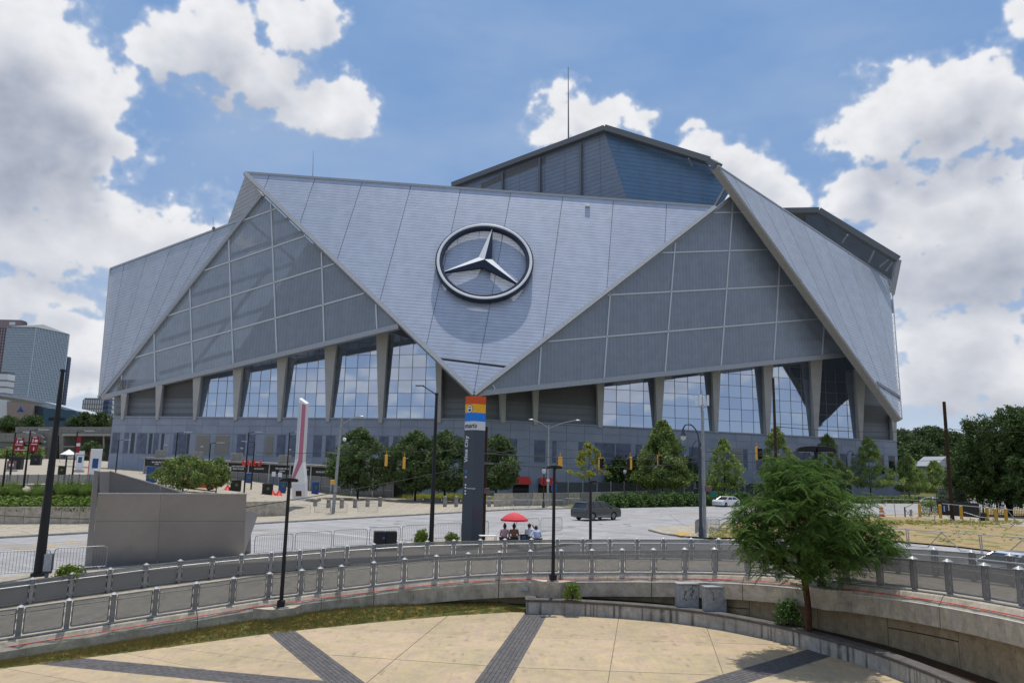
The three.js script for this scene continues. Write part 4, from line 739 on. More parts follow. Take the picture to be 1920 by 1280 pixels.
// grey metal vent enclosure
{
  const base0 = C(305, 1070, 37.3), base = base0.setY(lvl(base0.x) + YWALK), v = thing('vent_enclosure', 'open topped grey metal vent enclosure with one tall fin', 'vent enclosure', base);
  const Z = 37.0, P = (x, y, d = Z) => C(x, y, d), fr = new Face(P(168, 1068, 37), P(462, 1058, 40.6), P(184, 925, 37));
  const lines = [[[168, 977], [460, 977]], [[301, 925], [294, 1068]]].map(([a, b]) => [fr.to2(fr.at(...a)), fr.to2(fr.at(...b))]);
  const out = [fr.at(183, 925), fr.at(462, 926), fr.at(456, 1054), fr.at(170, 1068)];
  let n = 0; for (const c of cells(out.map((p) => fr.to2(p)), lines, .012)) new MB().poly(c.map((q) => fr.to3(q)), fr.n.clone().multiplyScalar(-.1)).build('front_panel', n++ % 2 ? M.slab : M.slabB, v);
  new MB().bar(fr.at(183, 925, .02), fr.at(462, 926, .02), .05, .05, fr.n).build('top_trim', M.steelLight, v);
  // fin on the near corner, back wall that falls to the right, right return
  new MB().poly([P(176, 882), P(184.5, 883), P(171, 1068), P(158, 1068)], fr.n.clone().multiplyScalar(-.5)).build('fin', M.slabB, v);
  new MB().poly([P(186, 884, 37.5), P(206, 884, 40.4), P(206, 1000, 40.4), P(186, 1060, 37.5)], V(-.12, 0, 0)).build('side_panel', M.slab, v);
  const bk = new Face(P(206, 960, 40.4), P(462, 960, 43.6), P(206, 883, 40.4));
  const cut = [[bk.to2(bk.at(300, 880)), bk.to2(bk.at(300, 1000))]]; for (const c of cells([bk.at(205, 883), bk.at(300, 909), bk.at(352, 925), bk.at(470, 962), bk.at(470, 1050), bk.at(205, 1050)].map((p) => bk.to2(p)), cut, .012)) new MB().poly(c.map((q) => bk.to3(q)), bk.n.clone().multiplyScalar(-.1)).build('back_panel', M.slab, v);
  new MB().bar(bk.at(205, 883, .05), bk.at(470, 962, .05), .05, .06, bk.n).build('top_trim', M.steelLight, v);
  new MB().poly([P(459, 957, 40.9), P(484, 963, 43.4), P(455, 1042, 43.4), P(452, 1054, 40.8)], V(-.08, 0, -.02)).build('side_panel', M.slabB, v);
  for (const [x, y] of [[227, 1037], [236, 1032], [245, 1027]]) new MB().poly([fr.at(x - 4, y - 5, .004), fr.at(x + 3, y - 6, .004), fr.at(x + 3, y + 5, .004), fr.at(x - 3, y + 7, .004)], fr.n.clone().multiplyScalar(-.003)).build('faded_mark', M.slabB, v);
}
const font = await new FontLoader().loadAsync('fonts/droid/droid_sans_bold.typeface.json');
function text(str, size, depth = .01) { const g = new TextGeometry(str, { font, size, depth, curveSegments: 3 }); g.computeBoundingBox(); return g; }
// station pylon
{
  const pos = G(884, 1024, YWALK), k = zcOf(pos) / F * 1.03, W = 38.5 * k / Math.SQRT2, H = (1024 - 751) * k, s = thing('pylon_sign', 'tall four sided station pylon sign with orange, yellow, blue and white bands', 'pylon sign', pos, Math.PI / 4);
  const yAt = (y) => (1024 - y) * k;
  const col = (n, y0, y1, m) => new MB().box(0, (y0 + y1) / 2, 0, W, y1 - y0, W).build(n, m, s, true);
  col('body', 0, yAt(814), mat([.034, .05, .07], { roughness: .35, metalness: .2 })); col('white_band', yAt(814), yAt(798), mat([.62, .63, .66])); col('blue_band', yAt(798), yAt(782), mat([.012, .20, .68])); col('yellow_band', yAt(782), yAt(766), mat([.82, .42, .015])); col('orange_band', yAt(766), H, mat([.62, .085, .012]));
  // the face turned to the left of the viewer carries the lettering
  const onLeft = (g, u, v, name, m) => { const q = new THREE.Matrix4().makeRotationY(-Math.PI / 2).setPosition(-W / 2 - .006, v, u); g.applyMatrix4(q); return mesh(name, boxUV(g.index ? g.toNonIndexed() : g), m, s); };
  onLeft(text('marta', W * .30), -W * .46, yAt(810.5), 'lettering', M.black);
  const vc = text('Vine City', W * .30); vc.rotateZ(Math.PI / 2); onLeft(vc, -W * .10, yAt(873), 'lettering', M.white);
  onLeft(new THREE.CylinderGeometry(W * .285, W * .285, .012, 28).rotateX(Math.PI / 2).scale(1, 1.0, 1), -W * .02, yAt(775), 'roundel', M.black); onLeft(new THREE.CylinderGeometry(W * .26, W * .26, .02, 28).rotateX(Math.PI / 2), -W * .02, yAt(775), 'roundel', M.white);
  onLeft(new RoundedBoxGeometry(W * .24, W * .34, .03, 2, .02), -W * .02, yAt(775), 'train_icon', M.black); onLeft(new THREE.BoxGeometry(W * .17, W * .12, .036), -W * .02, yAt(775) + W * .05, 'train_icon', M.white);
  onLeft(new THREE.BoxGeometry(W * .2, W * .2, .012), -W * .2, yAt(890), 'line_mark', mat([.02, .2, .5])); for (const y of [900, 914, 919, 925, 930]) onLeft(new THREE.BoxGeometry(W * .14, W * .1, .012), -W * .22, yAt(y), 'line_mark', M.white);
  const sm = text('Northside Drive, NW', W * .058); onLeft(sm, -W * .05, yAt(921), 'lettering', M.white);
}
// white art pylon across the street
{
  const P = (x, y, d = 88) => C(x, y, d), b = P(560, 938), s = thing('art_pylon', 'tall angular white art pylon with a pink stripe across the street', 'art pylon', b);
  const body = [[560, 747], [574, 757], [567.5, 868], [571, 905], [571, 937], [548, 937], [546, 898], [553, 860]];
  const f = new Face(P(548, 937), P(571, 937), P(560, 747));
  const part = (o, off, th, n, m) => new MB().poly(o.map(([x, y]) => f.at(x, y, off)), f.n.clone().multiplyScalar(-th)).build(n, m, s);
  part([[560, 747], [574, 757], [567.5, 868], [553, 860]], 0, 1.2, 'upper_shaft', M.white); part([[553, 860], [567.5, 868], [571, 905], [571, 938], [548, 938], [546, 898]], 0, 1.2, 'lower_shaft', M.white);
  const pink = mat([.46, .15, .24], { roughness: .6 }); part([[566, 757], [573, 759], [566.5, 866], [559, 862]], .03, .02, 'stripe', pink); part([[559, 862], [566.5, 866], [551, 899], [547, 895]], .03, .02, 'stripe', pink); part([[559, 756], [564, 757], [557, 861], [554, 860]], .03, .02, 'pale_face', mat([.50, .56, .62]));
  part([[549.5, 909], [570, 909], [570, 932], [549.5, 932]], .05, .02, 'poster', mat([.66, .66, .70])); part([[554, 920], [565, 920], [565, 930], [554, 930]], .06, .01, 'poster_print', M.bark);
}
// crowd barriers
function makeBarrier(label, group) {
  const b = thing('crowd_barrier', label, 'barrier', V(0, 0, 0), 0, group), w = 2.2, h = 1.08;
  const fr = [V(-w / 2, .16, 0), V(-w / 2, h - .15, 0), V(-w / 2 + .04, h - .04, 0), V(-w / 2 + .15, h, 0), V(0, h, 0), V(w / 2 - .15, h, 0), V(w / 2 - .04, h - .04, 0), V(w / 2, h - .15, 0), V(w / 2, .16, 0)];
  new MB().path(fr, .021, 6, 40).tube(V(-w / 2, .16, 0), V(w / 2, .16, 0), .02, .02, 6).build('frame', M.galv, b, true);
  const bars = new MB(); for (let i = 1; i < 17; i++) { const x = -w / 2 + w * i / 17; bars.tube(V(x, .16, 0), V(x, h, 0), .0085, .0085, 4); } bars.build('bars', M.galv, b, true);
  for (const x of [-.8, .8]) new MB().tube(V(x, 0, -.28), V(x, .16, 0), .014, .014, 5).tube(V(x, 0, .28), V(x, .16, 0), .014, .014, 5).build('foot', M.galv, b, true);
  return b;
}
{
  const grp = 'crowd barriers lined up along the kerb', lab = 'galvanised crowd barrier in the line along the kerb by the ramp', b0 = makeBarrier(lab, grp), turn = Math.atan2(-RU.z, RU.x);
  for (let i = 0; i < 18; i++) { const s = 0 + i * 2.36; if (i === 15 || (s > 10.2 && s < 17.2)) continue; const p = RF(s, NK - .5, YWALK); if (i === 0) { b0.position.copy(p); b0.rotation.y = turn; } else copyOf(b0, p, turn + (i % 3 - 1) * .03, lab, grp); }
  const g2 = 'crowd barriers across the street', l2 = 'galvanised crowd barrier on the pavement across the street';
  for (const [x, y, t] of [[560, 966, .2], [604, 964, -.5], [634, 963, -.45], [689, 962, -.1], [975, 955, .1], [1008, 955, .15], [1040, 955, .1], [1075, 951, .1], [560, 944, .2], [500, 938, .3], [530, 930, .2], [925, 957, .1]]) copyOf(b0, G(x, y, YWALK + .015), t, l2, g2);
  const g3 = 'barriers by the corner pole'; for (const [x, y, t] of [[1308, 1002, 1.2], [1338, 1001, .9], [1352, 996, -.6], [1376, 1000, 1.3]]) copyOf(b0, G(x, y, .13), t, 'galvanised crowd barrier leaning by the corner light pole', g3);
}
// twin waste bin
{
  const p = G(721, 1032, YWALK), b = thing('waste_bin', 'black slatted twin waste and recycling bin behind the kerb barriers', 'waste bin', p, .25);
  for (const sx of [-1, 1]) { const c = new MB().rbox(sx * .33, .50, 0, .62, .92, .6, .02).build('bin_body', M.blackMatt, b, true); for (let i = 0; i < 6; i++) new MB().box(sx * .33 - .25 + i * .1, .48, .305, .06, .8, .02).build('slat', M.black, c, true); new MB().rbox(sx * .33, 1.02, 0, .62, .12, .6, .04).build('lid', M.blackMatt, b, true); }
  new MB().add(new THREE.CylinderGeometry(.09, .09, .02, 20).rotateX(Math.PI / 2).translate(-.12, .72, .33)).build('recycling_mark', M.bluePlastic, b, true);
}
// electrical cabinets with scribbles
function cabinet(x0, x1, y0, y1, zc, turn, label, seed) {
  const f = C((x0 + x1) / 2, y1, zc), w = (x1 - x0) * zc / F, h = (y1 - y0) * zc / F, b = thing('electrical_cabinet', label, 'electrical cabinet', f, turn);
  new MB().rbox(0, h / 2 - .03, 0, w, h - .06, .38, .015).build('housing', M.box, b, true); new MB().rbox(0, h - .03, .01, w + .05, .06, .45, .012).build('lid', M.box, b, true); new MB().rbox(0, h / 2 - .03, .195, w * .93, h * .86, .015, .005).build('door', M.box, b, true); new MB().box(w * .38, h * .45, .21, .03, .12, .02).build('handle', M.steelDark, b, true); new MB().box(0, -.25, 0, w * .9, .5, .34).build('plinth', M.concreteGrey, b, true);
  const r = rng(seed), g = new MB(), n = seed === 7 ? 9 : 2; for (let k = 0; k < n; k++) { let x = (r() - .5) * w * .55, y = h * (.35 + .42 * r()); const pts = []; for (let i = 0; i < 7; i++) { pts.push(V(x, y, .206)); x += (r() - .35) * .14; y += (r() - .5) * .16; } g.path(pts.map((p) => p.setX(clamp(p.x, -w * .42, w * .42))), .008, 4, 24); } g.build('graffiti', M.black, b, true);
}
cabinet(1268, 1309, 1094, 1140, 32.9, .12, 'grey electrical cabinet scribbled with black graffiti by the planter', 7);
cabinet(1319, 1361, 1100, 1147, 32.1, .12, 'grey electrical cabinet with one small dark mark by the planter', 15);

// vehicles: local x forward
function car(name, label, cat, o, pos, turn, group) {
  const c = thing(name, label, cat, pos, turn, group), { L, W, H, gc = .24, hood, belt, rw, roof, paint, wheelX } = o;
  const sh = new THREE.Shape(), x0 = -L / 2, x1 = L / 2, wa = rw + .06;
  sh.moveTo(x0 + .06, gc + .1); sh.lineTo(wheelX[0] - wa, gc); sh.absarc(wheelX[0], rw, wa, Math.PI, 0, true); sh.lineTo(wheelX[1] - wa, gc); sh.absarc(wheelX[1], rw, wa, Math.PI, 0, true); sh.lineTo(x1 - .08, gc + .06);
  sh.quadraticCurveTo(x1, gc + .1, x1, gc + .32); sh.quadraticCurveTo(x1, hood - .08, x1 - .18, hood - .04); sh.quadraticCurveTo(roof[3] + .4, hood + .06, roof[3], belt); sh.lineTo(roof[0], belt); sh.quadraticCurveTo(x0 + .02, belt - .02, x0, belt - .25); sh.lineTo(x0, gc + .25);
  const ex = new THREE.ExtrudeGeometry(sh, { depth: W - .16, bevelEnabled: true, bevelSize: .05, bevelThickness: .08, bevelSegments: 3, curveSegments: 10 }).translate(0, 0, -(W - .16) / 2);
  new MB().add(ex).build('body', paint, c, true);
  const g = [], wB = W / 2 - .07, wT = W / 2 - .26; for (const s of [-1, 1]) g.push(V(roof[0] + .02, belt - .02, s * wB), V(roof[3] - .02, belt - .02, s * wB), V(roof[1], H - .07, s * wT), V(roof[2], H - .07, s * wT));
  new MB().add(new ConvexGeometry(g)).build('glasshouse', M.glassDark, c, true);
  const rf = []; for (const s of [-1, 1]) rf.push(V(roof[1] - .10, H - .10, s * (wT + .02)), V(roof[2] + .06, H - .10, s * (wT + .02)), V(roof[1] + .1, H, s * (wT - .1)), V(roof[2] - .2, H, s * (wT - .1)));
  new MB().add(new ConvexGeometry(rf)).build('roof', paint, c, true);
  for (const s of [-1, 1]) {
    const pl = new MB(), at = (t, u) => { const b0 = lerp(roof[0], roof[3], t), t0 = lerp(roof[1], roof[2], t); return V(lerp(b0, t0, u), lerp(belt, H - .08, u), s * (lerp(wB, wT, u) + .012)); };
    for (const t of o.pillars) pl.bar(at(t, 0), at(t, 1), .05, .09, V(1, 0, 0)); pl.build('pillar', paint, c, true);
    new MB().rbox(roof[3] - .25, belt + .08, s * (W / 2 + .04), .14, .13, .2, .04).build('mirror', paint, c, true);
    if (o.trim) { new MB().bar(V(roof[0] + .3, belt + .005, s * (W / 2 - .03)), V(roof[3] - .1, belt + .005, s * (W / 2 - .03)), .03, .035).build('window_trim', M.steelLight, c, true); new MB().bar(V(wheelX[0] + .5, gc + .16, s * (W / 2 + .01)), V(wheelX[1] - .5, gc + .16, s * (W / 2 + .01)), .03, .05).build('sill_trim', M.steelLight, c, true); }
    if (o.rails) new MB().bar(V(roof[1] + .1, H + .04, s * (wT - .06)), V(roof[2] - .2, H + .04, s * (wT - .06)), .04, .04).build('roof_rail', M.steelDark, c, true);
    for (const [i, t] of [[0, .34], [1, .66]]) new MB().rbox(lerp(roof[0], roof[3], t) - .1, belt - .12, s * (W / 2 - .005), .2, .03, .02, .008).build('handle', paint, c, true);
    new MB().rbox(x1 - .12, hood - .2, s * (W / 2 - .26), .22, .15, .34, .04).build('headlight', M.lens, c, true); new MB().rbox(x0 + .06, belt - .22, s * (W / 2 - .13), .16, o.rails ? .42 : .16, .2, .03).build('tail_light', mat([.35, .012, .012], { roughness: .3 }), c, true);
    for (const wx of wheelX) {
      const w = new MB().add(new THREE.TorusGeometry(rw - .09, .105, 10, 24).translate(0, 0, 0)).build('wheel', M.rubber, c, true); w.position.set(wx, rw, s * (W / 2 - .12)); const rim = new MB().add(new THREE.CylinderGeometry(rw - .1, rw - .1, .14, 20).rotateX(Math.PI / 2)).build('rim', M.galv, w, true); for (let k = 0; k < 5; k++) { const a = k * 1.2566; new MB().box(Math.cos(a) * rw * .35, Math.sin(a) * rw * .35, s * .08, rw * .2, rw * .2, .02).build('rim_hole', M.black, w, true); }
    }
  }
  new MB().rbox(x0 - .02, gc + .45, 0, .03, .13, .32, .005).build('number_plate', M.white, c, true); new MB().rbox(x1 - .02, gc + .28, 0, .06, .22, W * .5, .02).build('grille', M.black, c, true); new MB().rbox(0, gc + .04, 0, L - .5, .1, W - .1, .03).build('sill', M.steelDark, c, true);
  return c;
}
const carPaint = (r, g, b) => new THREE.MeshPhysicalMaterial({ color: lin(r, g, b), roughness: .35, metalness: .35, clearcoat: 1, clearcoatRoughness: .06, side: THREE.DoubleSide });
{
  const away = Math.atan2(-RU.z, RU.x), back = away + Math.PI;
  const suv = { L: 5.0, W: 1.98, H: 1.75, gc: .28, hood: 1.12, belt: 1.10, rw: .40, roof: [-2.42, -2.05, .55, 1.35], wheelX: [-1.5, 1.48], pillars: [0.02, .34, .66, 1], rails: true, paint: carPaint(.035, .046, .055), trim: true };
  car('suv', 'dark grey sport utility vehicle driving away on the street', 'suv', suv, G(1118, 974.5), away);
  const hatch = { L: 4.4, W: 1.8, H: 1.46, gc: .2, hood: .92, belt: .94, rw: .33, roof: [-2.0, -1.25, .35, 1.25], wheelX: [-1.3, 1.35], pillars: [0.02, .5, 1], paint: carPaint(.72, .73, .74) };
  car('car', 'white hatchback coming along the far lane near the corner pole', 'car', hatch, G(1362, 949.5), back);
  car('car', 'white sedan coming along the street beyond the orange barrel', 'car', { ...hatch, L: 4.7, H: 1.44, roof: [-1.75, -1.1, .35, 1.3], wheelX: [-1.4, 1.42] }, G(1746, 948), back - .1);
  const ps = C(1905, 1090, 34); car('car', 'silver car waiting on the side street behind the ramp railing', 'car', { ...hatch, L: 4.7, H: 1.45, roof: [-1.9, -1.05, .4, 1.35], wheelX: [-1.4, 1.42], paint: carPaint(.55, .57, .60) }, V(ps.x, 0, ps.z), Math.PI + .35);
}
// people under the parasol
function person(label, pos, turn, pose, cols) {
  const J = { hip: V(0, .48, 0), chest: V(0, .92, .05), neck: V(0, 1.06, .04), head: V(0, 1.20, .06), ...pose };
  const sh = [V(-.19, 1.0, .04), V(.19, 1.0, .04)], el = pose.el || [V(-.27, .74, .04), V(.27, .74, .04)], ha = pose.ha || [V(-.18, .62, .26), V(.18, .62, .26)];
  const kn = [V(-.12, .47, .42), V(.12, .47, .42)], an = [V(-.13, .09, .44), V(.13, .09, .44)], to = [V(-.14, .04, .60), V(.14, .04, .60)];
  // bones: a, b, radius a, radius b, colour
  const B = [[J.hip, J.chest, .155, .165, 1], [J.chest, J.neck, .13, .06, 1], [J.neck, J.head, .055, .06, 0], [J.head, J.head.clone().add(V(0, .06, .01)), .088, .085, 0], [J.head.clone().add(V(0, .07, -.02)), J.head.clone().add(V(0, .04, -.05)), .096, .094, 3], [J.head.clone().add(V(0, .0, .09)), J.head.clone().add(V(0, .02, .09)), .018, .016, 0]];
  if (pose.bun) B.push([J.head.clone().add(V(0, .15, -.05)), J.head.clone().add(V(0, .19, -.05)), .055, .05, 3]);
  for (const s of [0, 1]) { B.push([V(0, .98, .04).lerp(sh[s], .5), sh[s], .08, .072, 1], [sh[s], el[s], .062, .046, pose.bare ? 0 : 1], [el[s], ha[s], .042, .032, 0], [J.hip.clone().add(V(s ? .09 : -.09, 0, 0)), kn[s], .105, .072, 2], [kn[s], an[s], .062, .042, 2], [an[s], to[s], .045, .035, 4]); B.push([J.head.clone().add(V(s ? .088 : -.088, .02, 0)), J.head.clone().add(V(s ? .09 : -.09, .045, -.005)), .016, .018, 0]);
    const d = ha[s].clone().sub(el[s]).normalize(), side = V().crossVectors(d, UPV).normalize(); B.push([ha[s], ha[s].clone().addScaledVector(d, .07), .034, .03, 0]); for (let k = 0; k < 4; k++) { const b = ha[s].clone().addScaledVector(d, .08).addScaledVector(side, (k - 1.5) * .019), e = b.clone().addScaledVector(d, .055 + .008 * (k === 1 || k === 2)).add(V(0, -.02, 0)); B.push([b, e, .011, .009, 0]); } B.push([ha[s].clone().addScaledVector(d, .03), ha[s].clone().addScaledVector(d, .07).addScaledVector(side, (s ? -1 : 1) * .045), .013, .010, 0]); }
  const res = 76, S = .80, cen = V(0, .68, .18), mc = new MarchingCubes(res, M.white, false, false, 60000); mc.isolation = 0; mc.reset();
  const p = V(), ab = V(), ap = V();
  const dist = (b) => { ab.subVectors(b[1], b[0]); ap.subVectors(p, b[0]); const t = clamp(ap.dot(ab) / Math.max(1e-6, ab.lengthSq())); return ap.addScaledVector(ab, -t).length() - lerp(b[2], b[3], t); };
  for (let z = 0; z < res; z++) for (let y = 0; y < res; y++) for (let x = 0; x < res; x++) {
    p.set(((x - res / 2) / (res / 2)) * S + cen.x, ((y - res / 2) / (res / 2)) * S + cen.y, ((z - res / 2) / (res / 2)) * S + cen.z); let m = 9; for (const b of B) { const d = dist(b), k = b[2] < .03 ? .008 : .035; const h = Math.max(k - Math.abs(m - d), 0) / k; m = Math.min(m, d) - h * h * k * .25; } mc.field[x + y * res + z * res * res] = -m;
  }
  mc.update(); const n = mc.count, pa = new Float32Array(mc.positionArray.slice(0, n * 3)), na = new Float32Array(mc.normalArray.slice(0, n * 3)), ca = new Float32Array(n * 3);
  for (let i = 0; i < n; i++) { p.set(pa[i * 3] * S + cen.x, pa[i * 3 + 1] * S + cen.y, pa[i * 3 + 2] * S + cen.z); let best = 9, k = 0; for (const b of B) { const d = dist(b); if (d < best) { best = d; k = b[4]; } } const c = cols[k]; ca.set(c, i * 3); pa[i * 3] = p.x; pa[i * 3 + 1] = p.y; pa[i * 3 + 2] = p.z; }
  const g = new THREE.BufferGeometry(); g.setAttribute('position', new THREE.BufferAttribute(pa, 3)); g.setAttribute('color', new THREE.BufferAttribute(ca, 3)); g.computeVertexNormals();
  const o = mesh('person', g, new THREE.MeshStandardMaterial({ vertexColors: true, roughness: .85, side: THREE.DoubleSide })); o.position.copy(pos); o.rotation.y = turn; return tag(o, label, 'person', 'people sitting under the parasol');
}
function chair(label, pos, turn, cloth, mark) {
  const c = thing('folding_chair', label, 'chair', pos, turn, 'chairs under the parasol');
  new MB().rbox(0, .44, .02, .5, .04, .46, .015).build('seat', cloth, c, true); new MB().rbox(0, mark ? .68 : .58, -.22, .46, mark ? .4 : .2, .03, .012).build('backrest', cloth, c, true);
  if (mark) new MB().box(0, .70, -.24, .22, .18, .012).build('print', M.bluePlastic, c, true);
  for (const x of [-.25, .25]) { new MB().bar(V(x, 0, .22), V(x, mark ? .9 : .7, -.24), .025).build('leg', M.steelDark, c, true); new MB().bar(V(x, 0, -.26), V(x, .46, .2), .025).build('leg', M.steelDark, c, true); }
}
{
  const sk = [.16, .075, .045], sk2 = [.13, .06, .036], sk3 = [.30, .17, .115], hair = [.012, .010, .009], dark = [.02, .022, .03], shoe = [.03, .03, .03];
  const at = (x, zc) => { const p = C(x, 1040, zc); return V(p.x, YWALK + lvl(p.x), p.z); }, Yt = Math.PI;
  const spec = [[945, 44, Yt - .3, 'person in a pink patterned top sitting under the red parasol', { bun: true }, [sk2, [.36, .22, .24], dark, hair, shoe]], [963, 44, Yt + .1, 'person in a brown top sitting under the red parasol', { bare: true, bun: true }, [sk, [.17, .075, .045], dark, hair, shoe]], [991, 44.8, Yt - .5, 'person in a white shirt raising one arm to the head', { el: [V(-.36, 1.02, .1), V(.27, .76, .04)], ha: [V(-.2, 1.22, .12), V(.18, .64, .26)] }, [sk, [.62, .66, .72], dark, hair, shoe]], [1006, 43.6, Yt + .35, 'person in a pale blue shirt leaning forward with one elbow out', { head: V(0, 1.17, .14), el: [V(-.28, .74, .04), V(.40, .76, -.06)], ha: [V(-.16, .64, .26), V(.2, .58, .02)] }, [sk3, [.48, .52, .70], [.05, .06, .09], [.03, .02, .015], shoe]]];
  for (const [x, zc, t, lab, pose, cols] of spec) { const p = at(x, zc); person(lab, p, t, pose, cols); const w = lab.split(' sitting')[0].split(' raising')[0].split(' leaning')[0]; chair('folding chair used by the ' + w, p.clone().add(V(0, -.02, 0)), t, M.blackMatt); }
  const cp = at(981, 43.4); chair('empty black folding chair with a blue print on its back', cp, Yt + .1, M.blackMatt, true);
  const u = thing('parasol', 'red beach parasol shading the seated people', 'parasol', at(963, 44.6)), r = .80, top = 2.0, red = new THREE.MeshPhysicalMaterial({ color: lin(.62, .012, .035), roughness: .7, transmission: .2, thickness: 0, side: THREE.DoubleSide });
  for (let k = 0; k < 8; k++) { const a0 = k * Math.PI / 4, a1 = a0 + Math.PI / 4, a = []; const pt = (an, t) => V(Math.cos(an) * r * t, top - .34 * t * t - .06 * t, Math.sin(an) * r * t); for (let i = 0; i < 5; i++) { const t0 = i / 5, t1 = (i + 1) / 5; a.push(...pt(a0, t0).toArray(), ...pt(a1, t1).toArray(), ...pt(a0, t1).toArray(), ...pt(a0, t0).toArray(), ...pt(a1, t0).toArray(), ...pt(a1, t1).toArray()); } const e0 = pt(a0, 1), e1 = pt(a1, 1); a.push(...e0.toArray(), ...e1.toArray(), e1.x, e1.y - .1, e1.z, ...e0.toArray(), e1.x, e1.y - .1, e1.z, e0.x, e0.y - .1, e0.z); new MB().add(bufOf(a)).build('canopy_panel', red, u, true); }
  new MB().tube(V(0, 0, 0), V(0, top + .04, 0), .018, .018, 8).build('pole', M.white, u, true); new MB().tube(V(0, 0, 0), V(0, .1, 0), .22, .18, 12).build('base', M.concreteGrey, u, true);
  const t = thing('folding_table', 'small white folding table beside the pylon sign', 'table', at(914, 44), .2); new MB().rbox(0, .72, 0, 1.0, .04, .55, .01).build('table_top', M.white, t, true); for (const x of [-.45, .45]) for (const z of [-.22, .22]) new MB().bar(V(x, 0, z), V(x, .7, z), .03).build('leg', M.steelDark, t, true);
}
